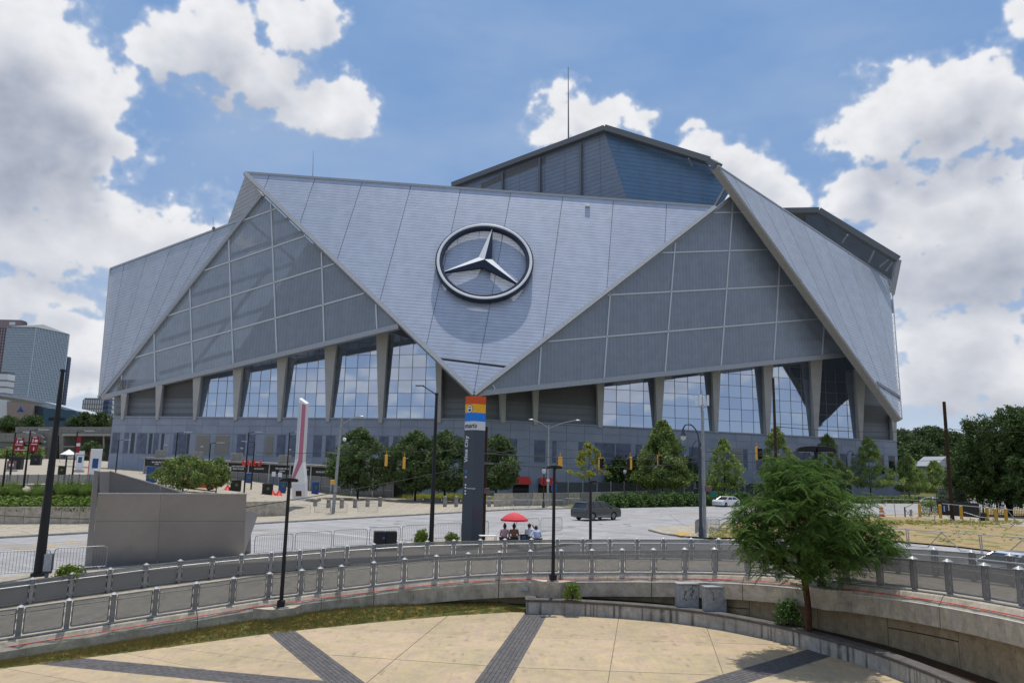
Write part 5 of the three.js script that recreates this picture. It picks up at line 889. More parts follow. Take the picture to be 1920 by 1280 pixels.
// utility and signal poles
function pole(name, label, base, topPx, r0, r1, m, group) { const h = zcOf(base) * topPx / F * 1.02, p = thing(name, label, 'pole', base, 0, group); new MB().tube(V(0, 0, 0), V(0, h, 0), r0, r1, 10).build('shaft', m, p, true); p.userData.h = h; return p; }
const heightOf = (p) => { const h = p.userData.h; delete p.userData.h; return h; };
{
  const cobra = (p, h, end, m) => { new MB().path([V(0, h * .9, 0), end.clone().multiplyScalar(.5).add(V(0, h * .965, 0)), end.clone().add(V(0, h * 1.0, 0))], .045, 6, 12).build('arm', m, p, true); const hd = new MB().add(new THREE.SphereGeometry(.5, 10, 8).scale(.75, .22, .32).translate(end.x * 1.08, h * 1.0, end.z)).build('lamp_head', M.steelLight, p, true); };
  const a = pole('signal_pole', 'grey steel signal pole with two long lamp arms beside the low grey wall', G(1027, 949, YWALK), 949 - 800, .17, .10, M.galv), ha = heightOf(a); cobra(a, ha * 1.06, V(-2.1, 0, 0), M.galv); cobra(a, ha * 1.06, V(3.4, 0, .6), M.galv);
  new MB().tube(V(0, ha * .3, 0), V(0, ha * .33, 0), .2, .2, 10).build('band', M.white, a, true); new MB().box(.75, ha * .23, .1, .75, .95, .05).build('notice', M.bluePlastic, a, true);
  const b = pole('signal_pole', 'leaning grey steel pole with a curved lamp arm near the stone bollards', G(624, 963, YWALK + .01), 963 - 786, .19, .12, M.galv), hb = heightOf(b); cobra(b, hb * 1.02, V(1.9, 0, 0), M.galv); b.rotation.z = -.035; new MB().path([V(0, hb * .86, 0), V(.3, hb * .89, 0), V(.5, hb * .86, 0), V(.5, hb * .8, 0)], .03, 6, 12).build('gooseneck', M.galv, b, true); new MB().add(new THREE.SphereGeometry(.2, 10, 8).translate(.5, hb * .77, 0)).build('globe', M.white, b, true);
  new MB().rbox(-.32, hb * .32, 0, .5, .5, .3, .05).build('signal_box', M.signal, b, true); new MB().bar(V(0, hb * .62, 0), V(-1.9, hb * .63, 0), .08).build('sign_arm', M.galv, b, true);
  const c = pole('signal_pole', 'slim grey steel pole topped with white antenna panels at the corner', G(1322, 1008, .12), 1008 - 775, .14, .10, M.galv), hc = heightOf(c);
  for (let k = 0; k < 4; k++) { const an = k * Math.PI / 2 + .5; new MB().rbox(Math.cos(an) * .42, hc + .75, Math.sin(an) * .42, .16, .75, .12, .03).build('antenna_panel', M.white, c, true); new MB().bar(V(0, hc + .15, 0), V(Math.cos(an) * .4, hc + .5, Math.sin(an) * .4), .04).build('bracket', M.galv, c, true); } new MB().tube(V(0, hc, 0), V(0, hc + 1.5, 0), .05, .03, 8).build('mast', M.galv, c, true);
  new MB().rbox(.28, hc * .38, 0, .5, .42, .3, .04).build('walk_signal', M.brick, c, true); new MB().rbox(-.6, hc * .36, 0, .3, .4, .2, .04).build('walk_signal', M.black, c, true); new MB().rbox(.65, hc * .34, .1, .45, .4, .03, .01).build('street_sign', mat([.01, .14, .10]), c, true);
  const d = pole('utility_pole', 'weathered wooden utility pole behind the plaza tree', G(1460, 990), 990 - 712, .16, .11, M.woodGrey); heightOf(d);
  const e = pole('utility_pole', 'dark wooden utility pole beside the big shade tree', G(1787, 978), 978 - 757, .22, .17, M.wood); heightOf(e);
  const f = pole('utility_pole', 'short brown wooden pole right behind the pylon sign', G(906, 1012, YWALK), 1012 - 805, .13, .11, M.wood), hf = heightOf(f); new MB().rbox(.14, hf * .43, .12, .35, .35, .25, .03).build('walk_signal', M.brick, f, true); new MB().box(.25, hf * .67, .1, .7, .05, .05).build('bracket', M.steelLight, f, true);
  // teardrop lamps on dark poles
  const tear = (base, topPx, label, dir, group) => { const h = zcOf(base) * topPx / F * 1.02, t = thing('teardrop_lamp', label, 'street lamp', base, 0, group), k = h / 7.8; new MB().tube(V(0, 0, 0), V(0, h * .8, 0), .13 * k, .09 * k, 12).build('pole', M.darkBlueGrey, t, true); new MB().tube(V(0, 0, 0), V(0, .8 * k, 0), .2 * k, .15 * k, 12).build('base_cover', M.darkBlueGrey, t, true);
    new MB().path([V(0, h * .78, 0), V(dir * .12 * k, h * .92, 0), V(dir * .55 * k, h * .99, 0), V(dir * .95 * k, h * .99, 0), V(dir * 1.12 * k, h * .955, 0)], .05 * k, 8, 24).build('arm', M.darkBlueGrey, t, true);
    new MB().add(new THREE.LatheGeometry([[0, 0], [.09, 0], [.1, -.22], [.2, -.42], [.24, -.5]].map(([a2, b2]) => new THREE.Vector2(a2 * k, b2 * k)), 16).translate(dir * 1.12 * k, h * .955, 0)).build('lamp_hood', M.darkBlueGrey, t, true); new MB().add(new THREE.SphereGeometry(.2 * k, 14, 10).scale(1, 1.25, 1).translate(dir * 1.12 * k, h * .955 - .55 * k, 0)).build('globe', M.lens, t, true); return t; };
  tear(G(1315, 1009, .12), 1009 - 800, 'dark blue teardrop street lamp beside the antenna pole', -1);
  const tg = 'teardrop lamps along the verge'; for (const [x, y, t, d] of [[1300, 938, 828, 1], [1592, 932, 847, 1], [1510, 934, 848, 1], [1440, 936, 850, -1]]) tear(G(x, y, YWALK), y - t, 'small teardrop street lamp among the verge trees', d, tg);
  const globe = (x, y, t, label) => { const b2 = G(x, y, YWALK), h = zcOf(b2) * (y - t) / F, g = thing('globe_lamp', label, 'street lamp', b2); new MB().tube(V(0, 0, 0), V(0, h - .5, 0), .09, .06, 10).build('pole', M.black, g, true); new MB().tube(V(0, 0, 0), V(0, .7, 0), .2, .13, 10).build('base_cover', M.black, g, true); new MB().add(new THREE.SphereGeometry(.26, 12, 10).scale(1, 1.3, 1).translate(0, h - .25, 0)).build('globe', M.lens, g, true); new MB().tube(V(0, h - .05, 0), V(0, h + .3, 0), .2, .03, 10).build('finial', M.black, g, true); };
  globe(1019, 952, 880, 'black globe lamp in front of the low grey wall'); globe(1172, 941, 882, 'black globe lamp in the juniper bed');
}
// span wires and hanging signals
const wires = [];
const wireLabels = ['between the leaning grey pole and the two armed signal pole', 'ending at the leaning grey pole', 'sloping from the signal pole to the pole behind the pylon sign', 'between the pylon sign and the antenna pole', 'carrying signals between pylon sign and antenna pole', 'from the antenna pole past the wooden pole', 'passing behind the grey vent enclosure', 'high between the two wooden utility poles', 'short, beside the antenna pole above the plaza tree', 'between the signal pole and the antenna pole'];
function wire(label, pts, r = .022) { const c = []; for (let i = 0; i < pts.length - 1; i++) { const a = pts[i], b = pts[i + 1], L = a.distanceTo(b); for (let k = 0; k < 8; k++) { const t = k / 8; c.push(a.clone().lerp(b, t).add(V(0, -4 * t * (1 - t) * L * .012, 0))); } } c.push(pts[pts.length - 1]); return tag(new MB().path(c, r, 4, c.length * 2).build('overhead_wire', M.black), 'thin black overhead wire ' + wireLabels[wires.push(1) - 1], 'wire', 'overhead wires over the street'); }
{
  const lab = 'thin black overhead wire strung across the street';
  wire(lab, [C(636, 845, 73), C(905, 838, 60), C(1028, 850, 100)]); wire(lab, [C(480, 848, 80), C(630, 846, 73)]); wire(lab, [C(1028, 812, 100), C(905, 850, 49)]); wire(lab, [C(908, 850, 49), C(1318, 858, 56)]); wire(lab, [C(908, 866, 49), C(1180, 874, 70), C(1318, 862, 56)]); wire(lab, [C(1318, 846, 56), C(1461, 847, 66), C(1778, 862, 84)]); wire(lab, [C(-60, 962, 44), C(300, 973, 46), C(908, 868, 49)]); wire(lab, [C(1461, 800, 66), C(1776, 804, 84), C(1990, 808, 90)], .03); wire(lab, [C(1318, 864, 56), C(1500, 862, 60)]); wire(lab, [C(1028, 838, 100), C(1250, 852, 90), C(1318, 850, 56)]);
  const light = (x, y, zc, turn, label) => { const p = C(x, y, zc), s = thing('traffic_signal', label, 'traffic signal', p.clone().add(V(0, -.6, 0)), turn, 'traffic signals hung over the street');
    new MB().rbox(0, .55, 0, .36, 1.08, .22, .04).build('housing', M.signal, s, true); new MB().box(0, .55, .12, .33, 1.04, .03).build('face', M.black, s, true); new MB().tube(V(0, 1.09, 0), V(0, 1.5, 0), .025, .025, 6).build('hanger', M.signal, s, true);
    [[.2, [.02, .06, .03]], [.55, [.10, .06, .01]], [.9, [.09, .01, .01]]].forEach(([yy, c]) => { new MB().add(new THREE.CylinderGeometry(.115, .115, .02, 16).rotateX(Math.PI / 2).translate(0, yy, .145)).build('lens', mat(c, { roughness: .3 }), s, true); new MB().add(new THREE.CylinderGeometry(.135, .135, .26, 16, 1, true, Math.PI * .5 + .6 - Math.PI, Math.PI * 2 - 1.2).rotateX(Math.PI / 2).translate(0, yy, .26)).build('visor', M.black, s, true); }); };
  light(724, 862, 74, 2.0, 'yellow traffic signal hung in front of the round dark tree, turned sideways'); light(757.5, 867, 72, 1.9, 'yellow traffic signal between the dark round trees, seen from its side'); light(1050.5, 867, 68, 3.6, 'yellow traffic signal with its back turned beside the grey signal pole'); light(1126, 868, 70, .5, 'black faced traffic signal beside the yellow leaved tree'); light(1182, 867, 68, -1.3, 'yellow traffic signal with visors pointing sideways above the globe lamp'); light(1236, 862, 84, .3, 'black faced traffic signal in front of the cone shaped tree'); light(1420, 849, 66, .9, 'traffic signal above the plaza tree');
}
// small things
{
  const bol = (x, y, zh, r, m, label, group, name) => { const p = G(x, y, .12), h = zcOf(p) * zh / F, b = thing(name, label, 'bollard', p, 0, group); new MB().tube(V(0, 0, 0), V(0, h - r * .5, 0), r, r, 14).build('post', m, b, true); new MB().add(new THREE.SphereGeometry(r, 14, 8).scale(1, .5, 1).translate(0, h - r * .5, 0)).build('dome_cap', m, b, true); };
  const yel = mat([.72, .40, .02], { roughness: .5, map: T.fine });
  for (const [x, y] of [[1726, 969], [1764.5, 971], [1804, 973], [1853, 976], [1869.5, 979], [1888, 977]]) bol(x, y, 25, .17, yel, 'yellow steel bollard along the lot driveway', 'yellow bollards along the driveway', 'steel_bollard');
  for (const [x, y] of [[590, 955], [615, 955.5], [640, 955], [665, 954], [688.5, 952.5], [712, 951.5], [834, 950], [855, 950], [917, 950]]) bol(x, y, 20, .24, M.concreteGrey, 'pale stone bollard on the pavement across the street', 'stone bollards across the street', 'stone_bollard');
  const b = thing('traffic_barrel', 'orange and white traffic barrel at the edge of the dry lot', 'traffic barrel', G(1654, 968, .1)); for (let k = 0; k < 5; k++) new MB().tube(V(0, .1 + k * .19, 0), V(0, .1 + (k + 1) * .19, 0), .30 - k * .018, .30 - (k + 1) * .018, 18).build('band', k % 2 ? M.white : M.orange, b, true); new MB().tube(V(0, 0, 0), V(0, .1, 0), .42, .36, 18).build('base', M.rubber, b, true); new MB().tube(V(0, 1.05, 0), V(0, 1.1, 0), .2, .14, 14).build('handle', M.orange, b, true);
  const hyd = (x, y, label, k) => { const h = thing('fire_hydrant', label, 'fire hydrant', G(x, y, YWALK)); new MB().tube(V(0, 0, 0), V(0, .62 * k, 0), .12 * k, .11 * k, 12).build('barrel', M.galv, h, true); new MB().add(new THREE.SphereGeometry(.13 * k, 12, 8).translate(0, .64 * k, 0)).build('bonnet', M.galv, h, true); new MB().tube(V(-.24 * k, .45 * k, 0), V(.24 * k, .45 * k, 0), .06 * k, .06 * k, 10).build('outlet', M.galv, h, true); new MB().tube(V(0, 0, 0), V(0, .05, 0), .2 * k, .2 * k, 12).build('flange', M.galv, h, true); };
  hyd(516, 967, 'silver fire hydrant in front of the low concrete wall', 1.1); hyd(1709, 967, 'silver fire hydrant beside the yellow bollards', 1.1);
  const bp = thing('marker_post', 'short black marker post near the fire hydrant in the lot', 'post', G(1698, 969, .1)); new MB().tube(V(0, 0, 0), V(0, 1.1, 0), .08, .08, 8).build('shaft', M.black, bp, true); new MB().tube(V(0, 1.1, 0), V(0, 1.16, 0), .1, .06, 8).build('cap', M.black, bp, true);
  const lb = thing('litter_bin', 'round black litter bin between the yellow bollards', 'litter bin', G(1843, 976, .11)); new MB().tube(V(0, 0, 0), V(0, .8, 0), .3, .38, 18).build('drum', M.blackMatt, lb, true); new MB().tube(V(0, .8, 0), V(0, .86, 0), .4, .4, 18).build('rim', M.black, lb, true);
  const ps = thing('notice_board', 'purple notice board with white lines on two posts', 'notice board', G(1775, 940, YWALK), -.3); new MB().rbox(0, 2.1, 0, 2.0, 1.7, .12, .03).build('board', mat([.11, .012, .06], { roughness: .6 }), ps, true); for (let k = 0; k < 4; k++) new MB().box(-.15 + .1 * (k % 2), 2.65 - k * .35, .07, 1.3 - .2 * (k % 2), .12, .01).build('text_line', M.white, ps, true); for (const x of [-.8, .8]) new MB().box(x, .65, 0, .1, 1.3, .1).build('post', M.steelDark, ps, true);
  // bent pipe fences round the lot
  const pipes = (label, a, b, lines, r) => { const f = new Face(a, b, a.clone().add(V(0, 2, 0))), t = thing('pipe_fence', label, 'fence', a.clone().lerp(b, .5)); for (const l of lines) { const pts = l.map(([x, y]) => f.at(x, y)); const mb = new MB(); for (let i = 0; i + 1 < pts.length; i++) mb.tube(pts[i], pts[i + 1], r, r, 6); mb.build('pipe', M.galv, t); } };
  pipes('bent galvanised pipe fence beyond the dry lot', G(1620, 972), G(1925, 994), [[[1622, 937], [1676, 936], [1745, 938]], [[1624, 937], [1621, 970]], [[1676, 936], [1680, 969]], [[1640, 938], [1625, 958], [1650, 938]], [[1657, 958], [1640, 938]], [[1698, 952], [1720, 940], [1733, 955], [1720, 972]], [[1698, 955], [1712, 973]], [[1767, 944], [1920, 958]], [[1754, 942], [1753, 978]], [[1838, 950], [1838, 988]], [[1776, 966], [1797, 983], [1808, 973]], [[1808, 960], [1838, 969], [1862, 972]], [[1880, 958], [1862, 974], [1888, 995], [1908, 978], [1889, 956]], [[1820, 970], [1820, 986]]], .035);
  pipes('rusty pipe fence between the side street and dry lot', G(1690, 1024), G(1925, 1047), [[[1640, 990], [1702, 992], [1760, 996.5], [1836, 1002], [1925, 1008]], [[1699, 991], [1703, 1024]], [[1703, 992], [1706, 1024]], [[1836, 1002], [1841, 1038]], [[1840, 1002], [1844, 1038]], [[1740, 1026], [1766, 998], [1803, 1033]], [[1894, 1033], [1917, 1013], [1930, 1016]], [[1700, 1023], [1740, 1026]], [[1803, 1032], [1840, 1036]]], .03);
}

// ------------------------------------------------------------------ concourse, gates and the city beyond
const TER = (x, z) => 1.9 * sstep(-x, 22, 48) + .015 * Math.max(0, -z - 100) * sstep(-x, 40, 90);
{
  const a = [], q = (s, n) => { const p = RF(s, n); const t = sstep(n, FK + 9, FK + 24); return V(p.x, lerp(p.y + YWALK - .06, TER(p.x, p.z) + YWALK, t), p.z); };
  for (let i = 0; i < 60; i++) for (let k = 0; k < 50; k++) { const s0 = -230 + i * 5, s1 = s0 + 5, n0 = FK + 8 + k * 5, n1 = n0 + 5, A0 = q(s0, n0), B0 = q(s1, n0), C0 = q(s1, n1), D0 = q(s0, n1); a.push(...A0.toArray(), ...B0.toArray(), ...C0.toArray(), ...A0.toArray(), ...C0.toArray(), ...D0.toArray()); }
  struct(new MB().add(bufOf(a)).build('concourse', M.walkB));
}
const onTer = (x, y) => { let p = C(x, y, 60); for (let zc = 60; zc < 400; zc += .5) { p = C(x, y, zc); const n = p.x * RN.x + p.z * RN.z; if (n > FK + 20 && p.y <= TER(p.x, p.z) + YWALK) break; } return p; };
// planted terrace with two walls at the end of the street
{
  const wa = G(-70, 991, YWALK), wb = G(180, 982.5, YWALK), lo = thing('terrace_wall', 'long pale concrete terrace wall below the ornamental grasses', 'wall', wa.clone().lerp(wb, .5));
  for (let i = 0; i < 7; i++) { const p = wa.clone().lerp(wb, i / 7 + .002), r = wa.clone().lerp(wb, (i + 1) / 7 - .002); new MB().poly([p, r, r.clone().setY(C(180, 950, zcOf(wb)).y), p.clone().setY(C(180, 950, zcOf(wb)).y)], V(0, 0, -.35)).build('wall_panel', i % 2 ? M.concrete : M.concreteB, lo); }
  const yT = C(180, 950, zcOf(wb)).y, ua = C(-70, 917, 76), ub = C(182, 916, 76), up = thing('upper_terrace_wall', 'low concrete kerb wall under the dark mesh fence', 'wall', ua.clone().lerp(ub, .5));
  new MB().poly([ua.clone().add(V(0, -1.5, 0)), ub.clone().add(V(0, -1.5, 0)), ub.clone().add(V(0, .45, 0)), ua.clone().add(V(0, .45, 0))], V(0, 0, -.5)).build('wall_face', M.concrete, up);
  struct(sheet('terrace_bed', [wa.clone().setY(yT - .1).add(V(0, 0, -.3)), wb.clone().setY(yT - .1).add(V(0, 0, -.3)), ub.clone().add(V(0, .1, 0)), ua.clone().add(V(0, .1, 0))], M.grass));
  const fe = thing('mesh_fence', 'low dark mesh fence on the upper terrace wall', 'fence', ua.clone().lerp(ub, .5).add(V(0, .45, 0)));
  for (let i = 0; i <= 13; i++) { const p = ua.clone().lerp(ub, i / 13).add(V(0, .45, -.2)); new MB().box(p.x, p.y + .5, p.z, .06, 1.0, .06).build('post', M.steelDark, fe); if (i < 13) { const r = ua.clone().lerp(ub, (i + 1) / 13).add(V(0, .45, -.2)); new MB().poly([p.clone().add(V(.04, .08, 0)), r.clone().add(V(-.04, .08, 0)), r.clone().add(V(-.04, .95, 0)), p.clone().add(V(.04, .95, 0))], V(0, 0, -.02)).build('mesh_panel', M.perforatedB, fe); } }
}
// gates
{
  const L = C(268, 858, 142), R = C(745, 881, 112), at = (x) => { const t = (x - 268) / (745 - 268), zc = 1 / lerp(1 / 142, 1 / 112, t); return C(x, lerp(858, 881, t), zc); }, dir = R.clone().sub(L).setY(0).normalize(), out = V(-dir.z, 0, dir.x);
  const g = thing('gate_building', 'long low row of entrance gates with a black sign band', 'gate', L.clone().lerp(R, .5).setY(1));
  const dn = (p, y) => p.clone().add(V(0, -y, 0));
  new MB().poly([L, R, R.clone().addScaledVector(out, -5), L.clone().addScaledVector(out, -5)].map((p) => p.clone().add(V(0, .18, 0)).addScaledVector(out, .6)), V(0, -.3, 0)).build('roof', M.concreteGrey, g);
  const xs = [...Array(13)].map((_, i) => 272 + i * 39);
  xs.forEach((x, i) => {
    if (i === 12) return; const p = at(x), q = at(x + 39), m = p.clone().lerp(q, .5);
    const bd = new MB().poly([dn(p, 1.45), dn(q, 1.45), dn(q, .22), dn(p, .22)].map((v, k) => v.addScaledVector(dir, (k === 0 || k === 3) ? .12 : -.12)), out.clone().multiplyScalar(-.15)).build('sign_board', M.black, g);
    const put = (s, size, dx, dy) => { const t = text(s, size, .02); t.translate(-(t.boundingBox.max.x) / 2 + dx, dy, 0); t.applyMatrix4(new THREE.Matrix4().makeBasis(dir, UPV, out).setPosition(m.clone().add(V(0, -.85, 0)).addScaledVector(out, .01))); new MB().add(t).build('lettering', M.white, g); };
    if (i % 3 === 0) { put('Mercedes-Benz', .3, .5, .05); put('STADIUM', .2, .5, -.3); } else if (i % 3 === 1) { put('HAVE YOUR TICKET', .26, 0, .06); put('READY TO SCAN', .26, 0, -.36); } else { put('NO RE-ENTRY', .26, 0, -.15); }
    new MB().bar(dn(p, .1), dn(p, 4.6), .22, .22, out).build('post', M.steelLight, g);
    for (let k = 0; k < 2; k++) { const a = p.clone().lerp(q, k / 2 + .03), b = p.clone().lerp(q, (k + 1) / 2 - .03); new MB().poly([dn(a, 4.5), dn(b, 4.5), dn(b, 1.55), dn(a, 1.55)], out.clone().multiplyScalar(-.03)).build('gate_leaf', M.perforatedB, g); new MB().bar(dn(a, 1.55), dn(a, 4.6), .1).bar(dn(b, 1.55), dn(b, 4.6), .1).bar(dn(a, 3.0), dn(b, 3.0), .1).bar(dn(a, 1.6), dn(b, 1.6), .1).build('leaf_frame', M.galv, g); }
  });
  new MB().poly([L, R, dn(R, 6), dn(L, 6)].map((p) => p.clone().addScaledVector(out, -4)), out.clone().multiplyScalar(-.2)).build('back_wall', M.bayWall, g);
  for (const x of [287, 355, 430, 520, 610, 690]) { const p = at(x).add(V(0, .75, 0)).addScaledVector(out, -1.5); const b = new MB().rbox(p.x, p.y + .1, p.z, 1.9, 1.3, 1.5, .05, .4).build('roof_unit', M.concreteGrey, g); new MB().tube(p.clone().add(V(.6, .7, -.3)), p.clone().add(V(.6, 1.5, -.3)), .05, .05, 6).build('lamp_stem', M.steelDark, g); new MB().rbox(p.x + .6, p.y + 1.6, p.z - .2, .5, .28, .22, .05, .4).build('flood_lamp', M.galv, g); }
  const t = text('GATE 2', 1.0, .15), gp = at(463).add(V(0, -.5, 0)).addScaledVector(out, 1.0); t.applyMatrix4(new THREE.Matrix4().makeBasis(dir, UPV, out).setPosition(gp)); new MB().add(t).build('lettering', M.red, g);
  // awnings at the foot of the podium
  for (const [x0, x1, y] of [[962, 992, 893], [1010, 1041, 895]]) { const a = podR.at(x0, y, .2), b = podR.at(x1, y, .2).setY(a.y), n = podR.n; const w = thing('awning', x0 < 1000 ? 'red awning over the window beside the round dark tree' : 'red awning behind the grey signal pole', 'awning', a.clone().lerp(b, .5)); new MB().poly([a, b, b.clone().add(V(0, -1.1, 0)).addScaledVector(n, 1.4), a.clone().add(V(0, -1.1, 0)).addScaledVector(n, 1.4)], V(0, -.06, -.02)).build('canopy', M.red, w); new MB().poly([a.clone().add(V(0, -1.1, 0)).addScaledVector(n, 1.4), b.clone().add(V(0, -1.1, 0)).addScaledVector(n, 1.4), b.clone().add(V(0, -1.5, 0)).addScaledVector(n, 1.4), a.clone().add(V(0, -1.5, 0)).addScaledVector(n, 1.4)], V(0, 0, -.05)).build('valance', M.red, w); new MB().poly([a.clone().add(V(0, -1.3, 0)), b.clone().add(V(0, -1.3, 0)), b.clone().add(V(0, -3.2, 0)), a.clone().add(V(0, -3.2, 0))], n.clone().multiplyScalar(-.05)).build('window', M.glassDark, w); }
}
// low walls, railings and fence along the stadium side
{
  const wall = (label, a, b, h, d, m) => { const w = thing('low_wall', label, 'wall', a.clone().lerp(b, .5)); const n = Math.max(2, Math.round(a.distanceTo(b) / 3)); for (let i = 0; i < n; i++) { const p = a.clone().lerp(b, i / n + .003), q = a.clone().lerp(b, (i + 1) / n - .003); new MB().poly([p, q, q.clone().add(V(0, h, 0)), p.clone().add(V(0, h, 0))], V(0, 0, -d)).build('wall_block', i % 2 ? m : M.concreteB, w); } };
  wall('low pale concrete wall behind the silver fire hydrant', G(455, 969, YWALK), G(536, 967, YWALK), 1.5, .5, M.concrete); wall('stepped concrete planter wall under the white art pylon', G(500, 951, YWALK), G(592, 952, YWALK), 1.1, 2.5, M.concreteGrey);
  wall('long grey concrete wall behind the signal pole with lamp arms', G(925, 950, YWALK), G(1066, 947, YWALK), 1.6, .4, M.concreteGrey); wall('low concrete kerb wall under the dark round trees', G(590, 941, YWALK), G(900, 942, YWALK), .6, .5, M.concreteGrey); wall('grey concrete wall behind the juniper bed', G(1066, 945, YWALK), G(1215, 938, YWALK), 1.5, .4, M.concreteGrey);
  const f = thing('boundary_fence', 'long dark mesh boundary fence with pale posts below the podium', 'fence', RF(140, FK + 14, YWALK));
  const dark = mat([.06, .07, .075], { roughness: .7, transparent: true, opacity: .7 });
  for (let i = 0; i < 42; i++) { const p = RF(80 + i * 3.2, FK + 14, YWALK), q = RF(80 + (i + 1) * 3.2, FK + 14, YWALK); new MB().box(p.x, p.y + 1.5, p.z, .12, 3.0, .12).build('post', M.galv, f); new MB().poly([p.clone().add(V(0, .3, 0)), q.clone().add(V(0, .3, 0)), q.clone().add(V(0, 2.8, 0)), p.clone().add(V(0, 2.8, 0))], RN.clone().multiplyScalar(.03)).build('mesh_panel', dark, f); }
}
// lamp poles, banners and clutter on the concourse
{
  const lg = 'slim lamp poles on the concourse';
  const slim = (x, y, t, d, label, banner) => { const b = onTer(x, y), k = zcOf(b) / F, h = (y - t) * k, p = thing('lamp_pole', label, 'lamp pole', b, 0, banner ? undefined : lg); new MB().tube(V(0, 0, 0), V(0, h, 0), .11, .07, 8).build('pole', M.black, p, true); new MB().bar(V(0, h, 0), V(d * 1.0, h + .12, 0), .07).build('arm', M.black, p, true); new MB().rbox(d * 1.3, h + .12, 0, 1.0, .1, .35, .03).build('lamp_head', M.steelLight, p, true); if (banner) banner(p, h, k); };
  for (const [x, y, t, d] of [[457, 924, 812, 1], [535, 921, 812, 1], [387, 915, 832, 1], [470, 918, 830, -1], [215, 895, 826, 1], [323, 912, 812, 1]]) slim(x, y, t, d, 'slim black lamp pole standing on the concourse before the gates');
  const red = mat([.30, .015, .022], { roughness: .8 });
  const flag = (p, h, k, dx, py, w, hh) => { const W = w * k, H = hh * k, y = h - py * k, x = dx * k; new MB().box(x, y, .05, W, H, .03).build('banner', red, p, true); new MB().box(x - W * .2, y + H * .22, .075, W * .12, H * .22, .01).build('arrow', M.white, p, true); new MB().box(x + W * .2, y + H * .22, .075, W * .36, H * .16, .01).build('text_line', M.white, p, true); new MB().box(x, y, .075, W * .75, H * .05, .01).build('text_line', M.white, p, true); new MB().box(x, y - H * .3, .075, W * .14, H * .2, .01).build('arrow', M.white, p, true); new MB().box(x, y + H * .44, .075, W * .5, H * .05, .01).build('text_line', M.white, p, true); };
  slim(16, 908, 812, 1, 'lamp pole with a wide red arrow banner at the terrace end', (p, h, k) => flag(p, h, k, 10, 22, 18, 26));
  slim(43, 914, 808, 1, 'lamp pole with a narrow red arrow banner beside the tall black pole', (p, h, k) => flag(p, h, k, 11, 25, 15, 29));
  slim(133, 908, 810, 1, 'lamp pole with a tall narrow red and white banner', (p, h, k) => { for (let i = 0; i < 6; i++) new MB().box(5 * k, h - (12 + i * 6) * k, .05, 7 * k, 5.8 * k, .03).build('banner', i % 3 === 2 ? M.white : red, p, true); });
  slim(4, 912, 846, 1, 'lamp pole at the end of the terrace'); slim(118, 912, 855, 1, 'short lamp pole beside the black bin on the terrace');
  const tn = onTer(126, 867), tk = zcOf(tn) / F, tent = thing('canopy_tent', 'small white canopy tent with a peaked roof on the concourse', 'tent', tn); for (const [x, z] of [[-1.5, -1.5], [1.5, -1.5], [-1.5, 1.5], [1.5, 1.5]]) new MB().tube(V(x, 0, z), V(x, 2.2, z), .05, .05, 6).build('leg', M.steelLight, tent, true); new MB().add(new THREE.ConeGeometry(2.3, 1.5, 4, 4).rotateY(Math.PI / 4).translate(0, 3.0, 0)).build('roof', M.white, tent, true); new MB().box(0, 1.7, -1.5, 3, 1.1, .04).build('back_sheet', M.white, tent, true);
  const bin = (x, y, label, m, w, h) => { const b = onTer(x, y), t = thing('bin', label, 'bin', b, .3); new MB().rbox(0, h / 2, 0, w, h, w, .04).build('bin_body', m, t, true); new MB().rbox(0, h + .05, 0, w * 1.05, .12, w * 1.05, .04).build('lid', m, t, true); new MB().add(new THREE.CylinderGeometry(.2, .2, .02, 14).rotateX(Math.PI / 2).translate(.1, h * .6, w / 2 + .012)).build('round_mark', M.leafLime, t, true); };
  bin(441, 920, 'black bin with a green round mark near the orange vehicle', M.blackMatt, 1.3, 1.3); bin(500, 927, 'black bin with a green round mark between red sign feet', M.blackMatt, 1.3, 1.3); bin(114, 890, 'black bin with a green round mark on the terrace', M.blackMatt, .9, 1.3); bin(283, 904, 'blue bin at the end of the gates', M.bluePlastic, 1.2, 1.9); bin(590, 926, 'blue bin behind the white art pylon', M.bluePlastic, 1.0, 1.7); bin(528, 924, 'blue wedge shaped bin beside a red sign foot', M.bluePlastic, 1.0, 1.8); bin(465, 905, 'small blue bin close to the gates', M.bluePlastic, 1.0, 1.4); bin(66, 872, 'black bin at the far side of the concourse', M.blackMatt, 2.0, 2.2); bin(28, 880, 'black crate bin at the far end of the terrace', M.blackMatt, 2.0, 2.2);
  const foot = (x, y, label) => { const b = onTer(x, y), t = thing('sign_stand', label, 'sign', b); new MB().add(new THREE.ConeGeometry(.55, .8, 4).translate(0, .4, 0)).build('foot', M.red, t, true); new MB().tube(V(0, .6, 0), V(0, 2.4, 0), .06, .06, 8).build('post', M.bluePlastic, t, true); new MB().rbox(0, 2.7, 0, .5, .6, .05, .02).build('plate', M.white, t, true); };
  foot(426, 919, 'small white sign on a red foot beside the black bin'); foot(510, 928, 'small white sign on a red foot next to the blue wedge bin'); foot(522, 929, 'small white sign on a red foot by the slim lamp pole');
  const pan = (x, y, w, h, m, label, lean = 0) => { const b = onTer(x, y), t = thing('display_board', label, 'sign', b, .2); new MB().rbox(0, h / 2 + .3, 0, w, h, .12, .03).build('panel', m, t, true); new MB().rbox(0, .18, 0, w * 1.3, .36, .8, .06).build('base', M.steelLight, t, true); new MB().box(0, h * .55 + .3, .075, w * .5, h * .3, .02).build('print', m === M.white ? M.bluePlastic : M.white, t, true); };
